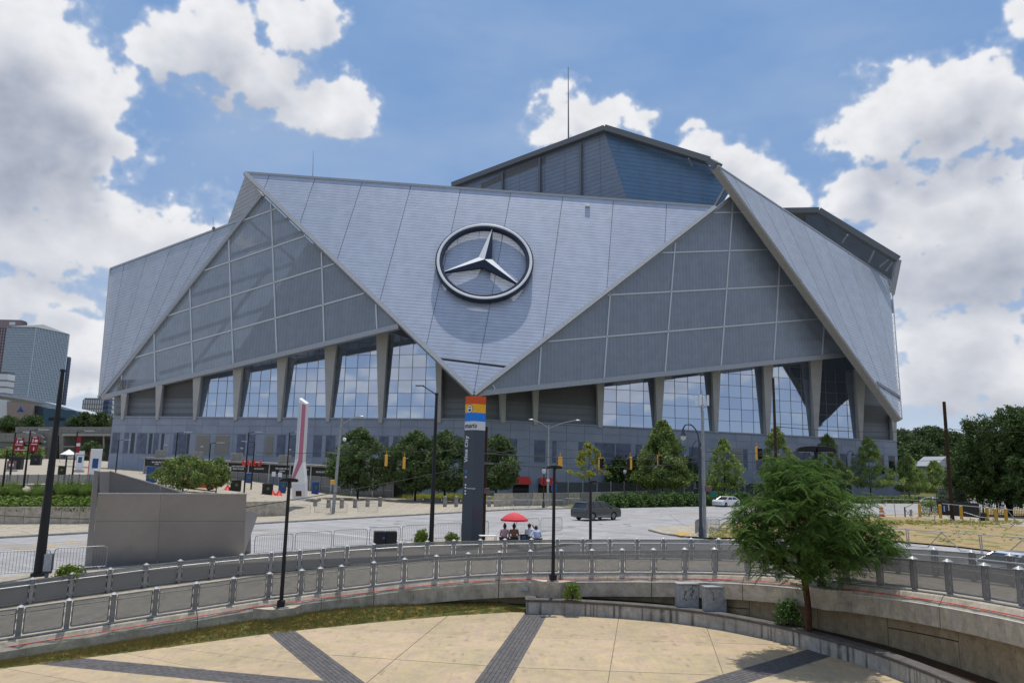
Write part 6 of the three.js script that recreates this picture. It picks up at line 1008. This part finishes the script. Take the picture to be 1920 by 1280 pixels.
  pan(147, 885, 1.2, 3.4, M.white, 'white feather shaped sign panel on a grey base'); pan(174, 907, 1.2, 3.6, M.white, 'white information panel with a red edge by the enclosure'); pan(166, 904, .5, 3.4, M.red, 'narrow red upright panel by the enclosure'); pan(19, 884, 1.4, 1.5, M.brick, 'small red framed notice on the terrace');
  // orange vehicle behind the clipped trees
  const ov = onTer(375, 918); car('service_cart', 'orange service cart parked behind the clipped trees', 'cart', { L: 3.8, W: 1.8, H: 1.9, gc: .3, hood: 1.2, belt: 1.2, rw: .34, roof: [-1.7, -1.5, .7, 1.1], wheelX: [-1.1, 1.15], pillars: [0.02, .5, 1], paint: carPaint(.75, .13, .02) }, ov, .2);
}
// viaduct behind the concourse
{
  const Z = 285, P = (x, y, d = Z) => C(x, y, d), v = thing('viaduct', 'grey concrete viaduct with dark openings beyond the concourse', 'viaduct', P(110, 868));
  const quad = (x0, y0, x1, y1, d, th, n, m) => new MB().poly([P(x0, y1, d), P(x1, y1, d), P(x1, y0, d), P(x0, y0, d)], V(0, 0, -th)).build(n, m, v);
  quad(28, 800, 215, 816, Z, 46, 'deck', M.concreteGrey); quad(-40, 812, 60, 828, Z - 8, 40, 'deck', M.concreteGrey); quad(-60, 800, 240, 875, Z + 46, 1, 'back_wall', M.concreteGrey);
  for (const [a, b, y] of [[82, 103, 810], [28, 44, 808], [110, 118, 814], [206, 214, 814]]) quad(a, y, b, 870, Z - 1, 8, 'pier', M.concreteGrey);
  quad(116, 813, 210, 817, Z - 2, 1, 'rail_beam', M.steelLight); quad(115, 836, 145, 838, Z - 1, .5, 'rail_beam', M.galv); quad(115, 846, 145, 848, Z - 1, .5, 'rail_beam', M.galv); quad(192, 814, 195, 840, Z - 1, .5, 'strut', M.galv);
  for (const [a, b] of [[[48, 812], [85, 830]], [[60, 846], [85, 838]], [[48, 830], [80, 846]], [[60, 812], [82, 822]]]) new MB().bar(P(...a, Z - 3), P(...b, Z - 3), .8).build('stair_beam', M.galv, v);
}
// city blocks
{
  const block = (name, label, x0, x1, y0, y1, Z, depth, m, floors, bayN, lineM, turn = 0) => {
    const yb = C((x0 + x1) / 2, y1, Z).y, a = C(x0, y0, Z), b = C(x1, y0, Z), h = a.y - yb; a.y = b.y = yb; const w = a.distanceTo(b), t = thing(name, label, 'building', a.clone().lerp(b, .5), turn);
    new MB().box(0, h / 2, -depth / 2, w, h, depth).build('wall', m, t, true); new MB().box(0, h + .8, -depth / 2, w * .96, 1.6, depth * .96).build('roof', M.trimDark, t, true);
    const bands = new MB(); for (let k = 1; k < floors; k++) bands.box(0, h * k / floors, -depth / 2, w + .5, h / floors * .22, depth + .5); bands.build('floor_bands', lineM, t, true).userData.kind = 'stuff';
    if (bayN) { const v = new MB(); for (let k = 0; k <= bayN; k++) v.box(-w / 2 + w * k / bayN, h / 2, .1, w / bayN * .45, h, .5); v.build('wall_piers', lineM, t, true).userData.kind = 'stuff'; }
    return [t, w, h];
  };
  const brown = mat([.30, .225, .24], { roughness: .8 }), tower = mat([.46, .54, .60], { roughness: .2, metalness: .6 }), towerLine = mat([.50, .57, .62], { roughness: .5 });
  const [bt, bw, bh] = block('office_tower', 'brown office tower with a small roof logo behind the glass tower', -40, 40, 600, 800, 1150, 14, M.glassDark, 34, 16, brown); new MB().box(bw * .30, bh * .972, 1, bw * .14, 4.5, 1).build('roof_logo', M.white, bt, true); new MB().box(0, bh * .965, .3, bw + 1, bh * .07, 1).build('parapet', brown, bt, true);
  // glass tower seen on its corner
  const g = thing('glass_tower', 'blue green glass office tower seen on its corner', 'building', C(67, 800, 980)); const P = (x, y, d) => C(x, y, d), k = [[14, 612, 1010], [67, 613, 980], [128, 626, 1030]];
  for (let i = 0; i < 2; i++) { const a = P(...k[i]), b = P(...k[i + 1]), base = C(67, 800, 980).y, dn = (p) => p.clone().setY(base); new MB().poly([dn(a), dn(b), b, a], V(0, 0, -3)).build('curtain_wall', tower, g); const n = V().crossVectors(b.clone().sub(a), UPV).normalize(); if (n.z < 0) n.negate(); const fl = new MB(); for (let f = 1; f < 40; f++) { const t = f / 40; fl.bar(dn(a).lerp(a, t).addScaledVector(n, .4), dn(b).lerp(b, t).addScaledVector(n, .4), .6, 1.0, n); } fl.build('floor_bands', towerLine, g).userData.kind = 'stuff'; const vm = new MB(); for (let c = 0; c <= 22; c++) { const p = a.clone().lerp(b, c / 22).addScaledVector(n, .5); vm.bar(dn(p), p, .5, .5, n); } vm.build('wall_mullions', towerLine, g).userData.kind = 'stuff'; }
  new MB().poly([P(...k[0]), P(...k[1]), P(...k[2]), P(80, 608, 1090)], V(0, -3, 0)).build('roof', M.trimDark, g);
  block('slab_tower', 'narrow dark blue tower just behind the glass tower', 116, 127, 670, 800, 1250, 9, mat([.035, .06, .12], { roughness: .3, metalness: .4 }), 24, 0, M.navy);
  block('stone_building', 'pale stone building with rows of small windows by the stadium', 156, 208, 749, 800, 700, 10, M.white, 6, 12, M.concreteGrey); block('dark_glass_building', 'dark blue glass block in front of the pale stone building', 194, 204, 746, 800, 660, 6, mat([.03, .06, .14], { roughness: .2 }), 6, 0, M.navy);
  block('ribbed_building', 'pale ribbed building in front of the glass tower', -40, 15, 700, 800, 560, 8, M.white, 8, 0, M.concreteGrey);
  const ar = thing('arena', 'low arena with a white curved roof and blue glass end', 'arena', C(70, 800, 430)), prof = [[-60, 736], [0, 738], [40, 744], [80, 752], [120, 763], [150, 772], [172, 780]];
  const rf = new MB(); for (let i = 0; i + 1 < prof.length; i++) { const a = C(...prof[i], 430), b = C(...prof[i + 1], 430); rf.poly([a, b, b.clone().add(V(5, -2, -36)), a.clone().add(V(5, -2, -36))], V(0, -1.2, 0)); } rf.build('roof', mat([.36, .39, .43], { roughness: .6 }), ar);
  const q = (x0, y0, x1, y1, d, n, m) => new MB().poly([C(x0, y1, d), C(x1, y1, d), C(x1, y0 + 6, d), C(x0, y0, d)], V(0, 0, -6)).build(n, m, ar);
  q(-40, 744, 14, 802, 428, 'lattice_wall', M.white); q(12, 752, 58, 802, 424, 'stone_wall', mat([.36, .28, .245], { roughness: .9 })); q(58, 758, 80, 800, 427, 'glass_wall', mat([.035, .05, .065], { roughness: .2 })); q(80, 764, 142, 800, 426, 'glass_wall', mat([.07, .14, .22], { roughness: .15, metalness: .5 })); new MB().add(new THREE.ConeGeometry(2.4, 3.6, 3).scale(1, 1, .2).translate(...C(38, 766, 420).toArray())).build('wall_emblem', M.bluePlastic, ar);
  // house at the end of the street on the right
  const hp = C(1757, 905, 235), ho = thing('house', 'small grey house with a pale gable roof beyond the verge trees', 'house', hp, .3); new MB().box(0, 2.6, 0, 7, 5.2, 8).build('wall', M.box, ho, true); new MB().poly([V(-4.6, 5, 4.3), V(4.6, 5, 4.3), V(0, 8, 4.3)], V(0, 0, -8.6)).build('roof', M.steelLight, ho, true); for (const x of [-1.8, 1.8]) { const w = new MB().box(x, 3.2, 4.03, 1.1, 1.5, .08).build('window', M.glassDark, ho, true); new MB().box(x, 2.4, 4.08, 1.4, .12, .16).build('sill', M.white, w, true); } new MB().box(0, 1.1, 4.04, 1.1, 2.2, .08).build('door', M.steelDark, ho, true);
  // iron fence and dark painted wall beside the lot
  const fa = G(1770, 962, .1), fb = G(1990, 975, .1), fn = thing('iron_fence', 'black iron fence under the big shade tree', 'fence', fa.clone().lerp(fb, .5)); const bars = new MB(); for (let i = 0; i < 70; i++) { const p = fa.clone().lerp(fb, i / 70); bars.box(p.x, p.y + .9, p.z - 6, .04, 1.8, .04); } bars.build('pickets', M.black, fn); for (let i = 0; i <= 8; i++) { const p = fa.clone().lerp(fb, i / 8); new MB().box(p.x, p.y + 1, p.z - 6, .12, 2.0, .12).build('post', M.black, fn); } new MB().bar(fa.clone().add(V(0, 1.7, -6)), fb.clone().add(V(0, 1.7, -6)), .05).bar(fa.clone().add(V(0, .3, -6)), fb.clone().add(V(0, .3, -6)), .05).build('rail', M.black, fn);
  const wa2 = G(1775, 966, .1), wb2 = G(1852, 972, .1), dw = thing('painted_wall', 'dark low wall with blue and white graffiti beside the yellow bollards', 'wall', wa2.clone().lerp(wb2, .5)); new MB().poly([wa2, wb2, wb2.clone().add(V(0, 1.7, 0)), wa2.clone().add(V(0, 1.7, 0))].map((p) => p.clone().add(V(0, 0, -1.5))), V(0, 0, -.4)).build('wall_face', M.blackMatt, dw); const gr = rng(19); for (let i = 0; i < 6; i++) { const p = wa2.clone().lerp(wb2, .03 + i * .06).add(V(0, .35 + gr() * .3, -1.49)); new MB().rbox(p.x, p.y + .3, p.z, .3, .7, .02, .008).build('graffiti', i % 2 ? M.bluePlastic : M.white, dw); }
}

// ------------------------------------------------------------------ trees and plants
function clumpGeo(seed, n, size, flat = 1) {                         // a tuft of leaf-shaped faces in a unit ball
  const r = rng(seed), a = [], q = new THREE.Quaternion(), e = new THREE.Euler();
  for (let k = 0; k < n; k++) {
    const c = V(r() - .5, (r() - .5) * flat, r() - .5).normalize().multiplyScalar(Math.cbrt(r())); e.set(r() * 6.3, r() * 6.3, r() * 6.3); q.setFromEuler(e);
    const l = size * (.7 + r() * .6), w = l * .42, p = [V(-l, 0, 0), V(0, 0, w), V(l, w * .3, 0), V(0, 0, -w)].map((v) => v.applyQuaternion(q).add(c));
    a.push(...p[0].toArray(), ...p[1].toArray(), ...p[2].toArray(), ...p[0].toArray(), ...p[2].toArray(), ...p[3].toArray());
  }
  return bufOf(a);
}
const CL = { a: clumpGeo(1, 15, .40), b: clumpGeo(2, 17, .34), fine: clumpGeo(3, 26, .2) };
const spray = (() => {                                               // a drooping compound leaf
  const r = rng(6), a = []; for (let k = 0; k < 9; k++) { const t = (k + 1) / 9, x = t * .40, y = -.16 * t * t; for (const s of [-1, 1]) { const L = .105 * (1 - Math.abs(t - .5) * .7), w = .016, tip = V(x + .05, y - .035 - .02 * r(), s * L), b = V(x, y, 0), m = V(x + .03, y - .008, s * L * .5); a.push(...b.toArray(), m.x - w, m.y, m.z, ...tip.toArray(), ...b.toArray(), ...tip.toArray(), m.x + w, m.y, m.z); } if (k) { const x0 = x - .045, y0 = -.16 * ((k) / 9) ** 2; a.push(x0, y0, -.004, x, y, -.004, x, y, .004); } }
  return bufOf(a);
})();
function crownMesh(name, geo, m, list, parent) {                     // every leaf is real geometry, its tint in the vertex colours
  const src = geo.attributes.position.array, n = src.length, P = new Float32Array(n * list.length), K = new Float32Array(n * list.length), m4 = new THREE.Matrix4(), e = m4.elements;
  list.forEach(([p, q, s, t], i) => { m4.compose(p, q, s.isVector3 ? s : V(s, s, s)); for (let k = 0; k < n; k += 3) { const x = src[k], y = src[k + 1], z = src[k + 2], o = i * n + k; P[o] = e[0] * x + e[4] * y + e[8] * z + e[12]; P[o + 1] = e[1] * x + e[5] * y + e[9] * z + e[13]; P[o + 2] = e[2] * x + e[6] * y + e[10] * z + e[14]; K[o] = t[0]; K[o + 1] = t[1]; K[o + 2] = t[2]; } });
  const g = new THREE.BufferGeometry(); g.setAttribute('position', new THREE.BufferAttribute(P, 3)); g.setAttribute('color', new THREE.BufferAttribute(K, 3)); g.computeVertexNormals(); const o = mesh(name, g, m, parent); o.userData.kind = 'stuff'; tris += P.length / 9; return o;
}
let tris = 0;
const tone = (r, k = .3) => { const v = 1 - k + 2 * k * r(), w = (r() - .5) * .16; return [v * (1 + w), v, v * (1 - w)]; };
function tree(name, label, base, h, w, o, group) {
  const t = thing(name, label, 'tree', base, o.turn || 0, group), r = rng(o.seed), bare = o.bare ?? .2, list = [], y0 = h * bare, prof = o.prof;
  const lump = [...Array(26)].map(() => [r() * 6.28, r(), .45 + r() * 1.0]);
  const rad = (u, a) => { let k = 1; for (const [la, lu, s] of lump) { const da = Math.atan2(Math.sin(a - la), Math.cos(a - la)), d = Math.exp(-(da * da) / .28 - (u - lu) ** 2 / .012); k += (s - 1) * d * .9; } return prof(u) * Math.max(.25, k) * w / 2; };
  const n = o.n || 520; let cu = 0, ca = 0, cd = 0, ct = 1; for (let i = 0; i < n; i++) { if (i % 7 === 0) { cu = Math.pow(r(), o.prof === cone ? 1.25 : 1); ca = r() * 6.283; cd = r() < .78 ? .70 + .38 * r() : Math.sqrt(r()) * .7; ct = .8 + .4 * r(); } const sp = (o.spread || .055), u = clamp(cu + (r() - .5) * sp * 1.2), a = ca + (r() - .5) * sp * 5, d = cd + (r() - .5) * .16, R = rad(u, a) * d; const s = (o.size || .5) * (.55 + r() * .6); list.push([V(Math.cos(a) * R, y0 + u * (h - y0) + (r() - .5) * .2, Math.sin(a) * R), new THREE.Quaternion().setFromEuler(new THREE.Euler(r() * 6, r() * 6, r() * 6)), s, tone(r).map((v) => v * ct)]); }
  crownMesh('crown', o.geo || CL.a, o.m, list, t);
  new MB().tube(V(0, o.zc ? -1.4 : -.1, 0), V((r() - .5) * .2, h * .55, 0), o.trunk || .16, (o.trunk || .16) * .6, 8).tube(V(0, h * .5, 0), V((r() - .5) * .4, h * .86, (r() - .5) * .4), (o.trunk || .16) * .6, .03, 6).build('trunk', M.barkDark, t, true);
  const lm = new MB(); for (let k = 0; k < 9; k++) { const a = r() * 6.28, u = .08 + r() * .6, y = y0 + u * (h - y0), R = rad(u, a) * .75; lm.tube(V(0, y - R * .5, 0), V(Math.cos(a) * R, y + R * .25, Math.sin(a) * R), (o.trunk || .16) * .35, .02, 5); } lm.build('limbs', M.barkDark, t, true);
  return t;
}
const round = (u) => Math.pow(Math.max(0, Math.sin(Math.PI * Math.pow(u, .75) * .98 + .06)), .6), cone = (u) => (u < .12 ? .55 + u * 3.6 : Math.pow(1 - (u - .12) / .88, .72)) * 1.0 + .02;
{
  // x, foot y, top y, width in pixels
  const plant = (name, label, x, yb, yt, wpx, o, group, onT) => { const b = o.zc ? C(x, yb, o.zc) : onT ? onTer(x, yb) : G(x, yb, YWALK), k = zcOf(b) / F; return tree(name, label, b, (yb - yt) * k * 1.04, wpx * k * (o.prof === round ? 1.34 : 1.2), o, group); };
  const og = 'dark round trees across the street', oak = (s, n = 1250) => ({ seed: s, prof: round, m: M.leafOak, n, size: .54, bare: .14, trunk: .16, zc: 105 });
  plant('shade_tree', 'dense dark round tree beside the leaning grey pole', 670, 931, 814, 88, oak(1, 1500), og); plant('shade_tree', 'dark round tree between the two yellow signals and the black street lamp', 778, 933, 819, 74, oak(2), og); plant('shade_tree', 'dark round tree right behind the black street lamp', 833, 934, 818, 76, oak(3), og); plant('shade_tree', 'dark round tree just behind the pylon sign', 930, 929, 826, 68, oak(4), og);
  const cg = 'cone shaped trees on the verge', elm = (s, n = 1000, m = M.leafElm) => ({ seed: s, prof: cone, m, n, size: .5, bare: .2, trunk: .12, geo: CL.b });
  plant('verge_tree', 'tall full cone shaped tree behind the juniper bed', 1243, 941, 799, 96, { ...elm(11, 2000, M.leafElmB), size: .6 }, cg); plant('verge_tree', 'feathery cone shaped tree next to the small teardrop lamp', 1359, 937, 831, 74, elm(12), cg); plant('verge_tree', 'pale cone shaped tree behind the wooden utility pole', 1462, 936, 808, 72, elm(13), cg); plant('verge_tree', 'cone shaped tree half hidden by the plaza tree', 1556, 935, 822, 74, elm(14, 1000, M.leafElmB), cg); plant('verge_tree', 'light green cone shaped tree at the stadium corner', 1634, 935, 828, 76, elm(15, 1250), cg); plant('verge_tree', 'small pale tree past the stadium corner', 1706, 935, 858, 62, elm(16), cg); plant('verge_tree', 'small pale tree beside the purple notice board', 1757, 935, 868, 50, elm(17), cg);
  plant('young_tree', 'young yellow green tree with a slender trunk behind the dark vehicle', 1104, 938, 836, 64, { seed: 21, prof: cone, m: M.leafYellow, n: 330, size: .42, bare: .40, trunk: .09, geo: CL.b });
  plant('clipped_tree', 'wide clipped green tree above the enclosure roof', 342, 924, 862, 84, { seed: 31, prof: round, m: M.leafElmB, n: 620, size: .46, bare: .2, trunk: .1 }, 'clipped trees before the gates', true); plant('clipped_tree', 'small clipped green tree beside the black bin', 404, 926, 865, 44, { seed: 32, prof: round, m: M.leafElmB, n: 380, size: .42, bare: .28, trunk: .08 }, 'clipped trees before the gates', true);
  // trees round the viaduct
  for (const [x, y, t, w, s, lab] of [[168, 868, 832, 46, 41, 'dull green tree in the shade of the viaduct'], [28, 868, 836, 50, 42, 'bright green tree behind the red arrow banners'], [60, 866, 838, 34, 45, 'small bright tree between the banner poles']]) { const b = C(x, y, 262), k = 262 / F; tree('concourse_tree', lab, b, (y - t) * k, w * k, { seed: s, prof: round, m: s === 41 ? M.leafOak : M.leafElm, n: 420, size: 1.0, bare: .15, trunk: .2 }); }
  for (const [x, y, t, w, s, lab] of [[155, 803, 777, 50, 43, 'dense green tree rising behind the viaduct deck'], [190, 803, 776, 52, 44, 'flowering green tree rising behind the viaduct deck'], [60, 803, 782, 56, 46, 'low green tree in front of the arena glass'], [12, 803, 784, 40, 47, 'dark low tree beside the arena wall']]) { const b = C(x, y + 4, 330), k = 330 / F; tree('city_tree', lab, b, (y + 4 - t) * k, w * k, { seed: s, prof: round, m: s === 47 ? M.leafOak : M.leafWood, n: 420, size: 1.3, bare: .02, trunk: .2 }); }
}
// trees described by lobes of foliage
function lobeTree(name, label, base, trunkTop, lobes, o) {
  const t = thing(name, label, 'tree', base), r = rng(o.seed), list = [], lm = new MB();
  for (const [p, R] of lobes) {
    const c = p.clone().sub(base); const mid = trunkTop.clone().lerp(c, .5).add(V(0, -.1 * R, 0)); lm.path([trunkTop, mid, c], R * .035 + o.twig, 5, 8);
    const tips = Math.round(o.tips * R * R);
    for (let k = 0; k < tips; k++) {
      const d = V(r() - .5, (r() - .42) * .95, r() - .5).normalize(), tip = c.clone().addScaledVector(d, R * (r() < .72 ? .78 + .34 * r() : .3 + .5 * r()));
      if (k % 5 === 0) lm.tube(c.clone().lerp(tip, .2), tip, o.twig * .6, o.twig * .25, 4);
      for (let j = 0; j < o.leaves; j++) { const a = r() * 6.283, q = new THREE.Quaternion().setFromEuler(new THREE.Euler((r() - .5) * .8, a, (r() - .65) * .9, 'YXZ')); list.push([tip.clone().add(V((r() - .5), (r() - .5) * .8, (r() - .5)).multiplyScalar(o.spread)), q, o.size * (.5 + r() * .85), tone(r, .36)]); }
    }
  }
  crownMesh('crown', o.geo, o.m, list, t); lm.build('limbs', o.bark, t, true);
  new MB().path([V(0, -.15, 0), trunkTop.clone().multiplyScalar(.5).add(V(.04, 0, .02)), trunkTop], o.trunk, 10, 16).build('trunk', o.bark, t, true);
  return t;
}
{
  const zc = 27.6, base = C(1517, 1182, 28.2), k = zc / F, P = (x, y, d) => C(x, y, zc + d);
  const lobes = [[1478, 915, 52, .2], [1530, 895, 42, -.4], [1420, 985, 50, .3], [1480, 985, 66, .9], [1545, 965, 62, 1.0], [1590, 960, 44, -.6], [1612, 1012, 50, .4], [1652, 1010, 36, .1], [1555, 1030, 55, .8], [1495, 1045, 52, .3], [1432, 1035, 44, -.3], [1405, 1010, 30, .8], [1465, 875, 28, -.2], [1590, 1045, 42, -.9], [1480, 950, 60, -1.2], [1540, 1000, 60, -1.3], [1510, 930, 50, 1.1], [1392, 975, 20, .2], [1677, 1003, 20, .2]].map(([x, y, R, d]) => [P(x, y, -d), R * k * .97]);
  lobeTree('plaza_tree', 'feathery green tree with a reddish trunk growing behind the planter wall', base, P(1509, 1088, .4).sub(base), lobes, { seed: 71, tips: 80, leaves: 6, geo: spray, m: M.leafFore, size: .92, spread: .22, twig: .012, trunk: .12, bark: M.bark });
  const b2 = C(1893, 966, 99), kb = zcOf(b2) / F, zz = zcOf(b2), Q = (x, y, d) => C(x, y, zz + d);
  const lob2 = [[1868, 838, 58, 0], [1912, 815, 48, 1], [1840, 880, 46, -1], [1885, 880, 58, 1.5], [1930, 880, 66, 0], [1815, 890, 34, .6], [1860, 916, 36, 0], [1920, 914, 42, 1], [1812, 855, 24, 0], [1822, 800, 14, 0], [1900, 785, 22, .5], [1970, 840, 70, 0], [1795, 900, 20, .4], [1835, 912, 28, -.8]].map(([x, y, R, d]) => [Q(x, y, -d), R * kb]);
  lobeTree('big_shade_tree', 'large dark shade tree beside the yellow bollards', b2, Q(1893, 915, 0).sub(b2), lob2, { seed: 72, tips: 12, leaves: 5, geo: CL.a, m: M.leafBig, size: .42, spread: .6, twig: .05, trunk: .42, bark: M.barkDark });
}
// bushes
function bush(name, label, b, w, h, m, seed, group, geo = CL.b, n = 90, size = .16) {
  const t = thing(name, label, 'bush', b, 0, group), r = rng(seed), list = []; for (let i = 0; i < n; i++) { const d = V(r() - .5, r() * .9, r() - .5).normalize(), k = .55 + .5 * r(); list.push([V(d.x * w / 2 * k, d.y * h * k * .92 + h * .04, d.z * w / 2 * k), new THREE.Quaternion().setFromEuler(new THREE.Euler(r() * 6, r() * 6, r() * 6)), size * (.7 + r() * .6), tone(r)]); }
  crownMesh('foliage', geo, m, list, t); const s = new MB(); for (let k = 0; k < 5; k++) s.tube(V(0, -.05, 0), V((r() - .5) * w * .5, h * .6, (r() - .5) * w * .5), .02, .008, 4); s.build('stem', M.barkDark, t, true); return t;
}
{
  const bk = (x, y, zc) => C(x, y, zc), px = (n, zc) => n * zc / F;
  bush('round_bush', 'round bright green bush at the end of the planter', bk(1073, 1122, 33.6), px(30, 33.6), px(28, 33.6), M.leafLime, 1, undefined, CL.b, 110, .12); bush('dark_bush', 'dark leafy bush beside the plaza tree trunk', bk(1478, 1174, 29.2), px(44, 31), px(46, 31), M.leafHedge, 2, undefined, CL.b, 130, .15);
  const kerb = (x, y, w, h, lab, s, m = M.leafLime) => { const b = G(x, y, YWALK), z = zcOf(b); bush('kerb_bush', lab, b, px(w, z), px(h, z), m, s, undefined, CL.b, 110, .2); };
  kerb(789, 1022, 27, 26, 'upright bush between the twin bin and the pylon sign', 3); kerb(846, 1022, 22, 20, 'small bush at the foot of the pylon sign', 4, M.leafElmB); kerb(129, 1080, 44, 14, 'low mounded bush beside the grey vent enclosure', 5); kerb(886, 1021, 12, 13, 'tiny bush in front of the pylon sign', 6); kerb(1742, 968, 34, 34, 'pale weed bush by the first yellow bollard', 7);
  const jg = 'juniper shrubs along the kerb'; for (let i = 0; i < 15; i++) { const x = 1136 + i * 18 + (i % 3) * 3, y = 950 - (x - 1136) * .018, b = G(x, y, YWALK), z = zcOf(b); bush('juniper', 'low spreading juniper shrub in the bed along the far kerb', b, px(34, z), px(17 + (i * 7 % 5), z), M.leafHedge, 20 + i, jg, CL.a, 120, .5); }
  for (let i = 0; i < 8; i++) { const x = 1600 + i * 17, b = G(x, 942, YWALK), z = zcOf(b); bush('verge_shrub', 'low green shrub along the far kerb beyond the lot', b, px(26, z), px(9, z), M.leafElmB, 60 + i, 'low shrubs beyond the lot', CL.a, 60, .5); }
  const sb = G(1790, 962, .1), zs = zcOf(sb); bush('silver_shrub', 'large silvery shrub under the purple notice board', sb, px(64, zs), px(52, zs), M.leafSilver, 81, undefined, CL.fine, 420, .55);
  for (const [x, w, s] of [[1165, 60, 91], [1285, 70, 92], [1195, 40, 93]]) { const b = RF(0, 0).copy(podR.at(x, 905, 4)).setY(YWALK), z = zcOf(b); bush('dark_shrub', s === 91 ? 'dark rounded shrub against the podium behind the globe lamp' : s === 92 ? 'wide dark shrub against the podium behind the tall cone tree' : 'dark shrub against the podium between two others', b, px(w, z), px(40, z) + 3, M.leafBig, s, undefined, CL.a, 240, .9); }
  // loose stuff: grasses in the terrace, under the round trees, weeds in the lot, distant wood
  const stuff = (name, label, cat, geo, m, list) => { const o = crownMesh(name, geo, m, list, scene); tag(o, label, cat, null, 'stuff'); };
  const tuft = (() => { const r = rng(14), a = []; for (let k = 0; k < 26; k++) { const an = r() * 6.28, b = V(Math.cos(an) * .1 * r(), 0, Math.sin(an) * .1 * r()), L = .6 + r() * .5, o = V(Math.cos(an), 0, Math.sin(an)).multiplyScalar(.2 + r() * .35), m = b.clone().addScaledVector(o, .4).setY(L * .65), t = b.clone().add(o).setY(L), s = V(-Math.sin(an), 0, Math.cos(an)).multiplyScalar(.012); const p = (v, f) => v.clone().addScaledVector(s, f).toArray(); a.push(...p(b, 1), ...p(b, -1), ...p(m, 1), ...p(b, -1), ...p(m, -1), ...p(m, 1), ...p(m, 1), ...p(m, -1), ...t.toArray()); } return bufOf(a); })();
  const r = rng(33), qY = (a) => new THREE.Quaternion().setFromAxisAngle(UPV, a), wa = G(-70, 991, YWALK), wb = G(180, 982.5, YWALK), yT = C(180, 950, zcOf(wb)).y, ua = C(-70, 917, 76), ub = C(182, 916, 76), L1 = [], L2 = [];
  for (let i = 0; i < 900; i++) { const t = r(), u = .45 + .5 * r(), p = wa.clone().setY(yT - .1).lerp(wb.clone().setY(yT - .1), t).lerp(ua.clone().lerp(ub, t), u); if (n3(p.x * .35, 2, p.z * .35) < -.25) continue; L1.push([p, qY(r() * 6), V(1.0, .65 + r() * .4, 1.0), tone(r)]); }
  for (let i = 0; i < 1500; i++) { const t = r(), u = .02 + .45 * r(), p = wa.clone().setY(yT - .1).lerp(wb.clone().setY(yT - .1), t).lerp(ua.clone().lerp(ub, t), u); L2.push([p, qY(r() * 6), .30 + r() * .2, tone(r)]); }
  stuff('ornamental_grass', 'tall green ornamental grasses on the terrace above the wall', 'grass', tuft, M.leafGrass, L1); stuff('ground_cover', 'low yellow green ground cover along the terrace wall', 'ground cover', CL.b, M.leafGrass, L2);
  const L3 = []; for (let i = 0; i < 900; i++) { const p = G(600 + r() * 300, 936 + r() * 4, YWALK); L3.push([p.add(V(0, .1, 0)), qY(r() * 6), V(.9, .6 + r() * .5, .9), [2 * (0.8 + .4 * r()), 1.5, 1.2]]); } stuff('dry_grass', 'dry grasses under the dark round trees', 'grass', tuft, M.leafGrass, L3);
  const L4 = []; for (let i = 0; i < 1100; i++) { const e = r(), p = e < .6 ? G(1620 + r() * 300, 974 + r() * 4 + (r() * .07) * 100, .1) : e < .8 ? G(1330 + r() * 80, 990 + r() * 18, .12) : G(1690 + r() * 230, 980 + r() * 40, .1); if (e > .8 && n3(p.x * .3, 5, p.z * .3) < .25) continue; L4.push([p, qY(r() * 6), V(.35 + r() * .4, .06 + r() * .14, .35 + r() * .4), [1.2 + r() * 1.0, 1 + r() * .4, .9]]); } stuff('weeds', 'sparse weeds and dry tufts in the dirt lot', 'weeds', tuft, M.leafGrass, L4);
  const L5 = []; for (const [x, y, R, z] of [[1700, 850, 34, 270], [1735, 835, 30, 290], [1770, 845, 36, 280], [1800, 850, 34, 300], [1750, 820, 16, 310], [1690, 830, 20, 300], [1840, 860, 40, 300], [1890, 850, 44, 310], [1720, 870, 40, 260], [1790, 880, 40, 260], [1920, 860, 40, 320], [1850, 890, 50, 270], [1680, 872, 30, 255], [1960, 860, 60, 300]]) { const c = C(x, y, z), Rm = R * z / F; for (let i = 0; i < 420; i++) { const d = V(r() - .5, r() - .4, r() - .3).normalize().multiplyScalar(Rm * (.75 + .3 * r())); L5.push([c.clone().add(d), new THREE.Quaternion().setFromEuler(new THREE.Euler(r() * 6, r() * 6, r() * 6)), 1.0 + r() * .9, tone(r)]); } } stuff('woodland', 'distant green wood on the rise beyond the stadium corner', 'woodland', CL.a, M.leafWood, L5);
  const h = new MB().add(new THREE.SphereGeometry(1, 32, 16).scale(130, 16, 60).translate(C(1850, 890, 330).x, -4, C(1850, 890, 330).z)).build('hill', M.grass); struct(h);
}

console.log('leaf triangles', tris, 'sun on star panel', starFace.n.dot(SUN), 'left film', leftFace.n.dot(SUN), 'right film', rightFace.n.dot(SUN), 'wingL', wingL.n.dot(SUN), 'wingR', wingR.n.dot(SUN));
renderer.render(scene, camera);
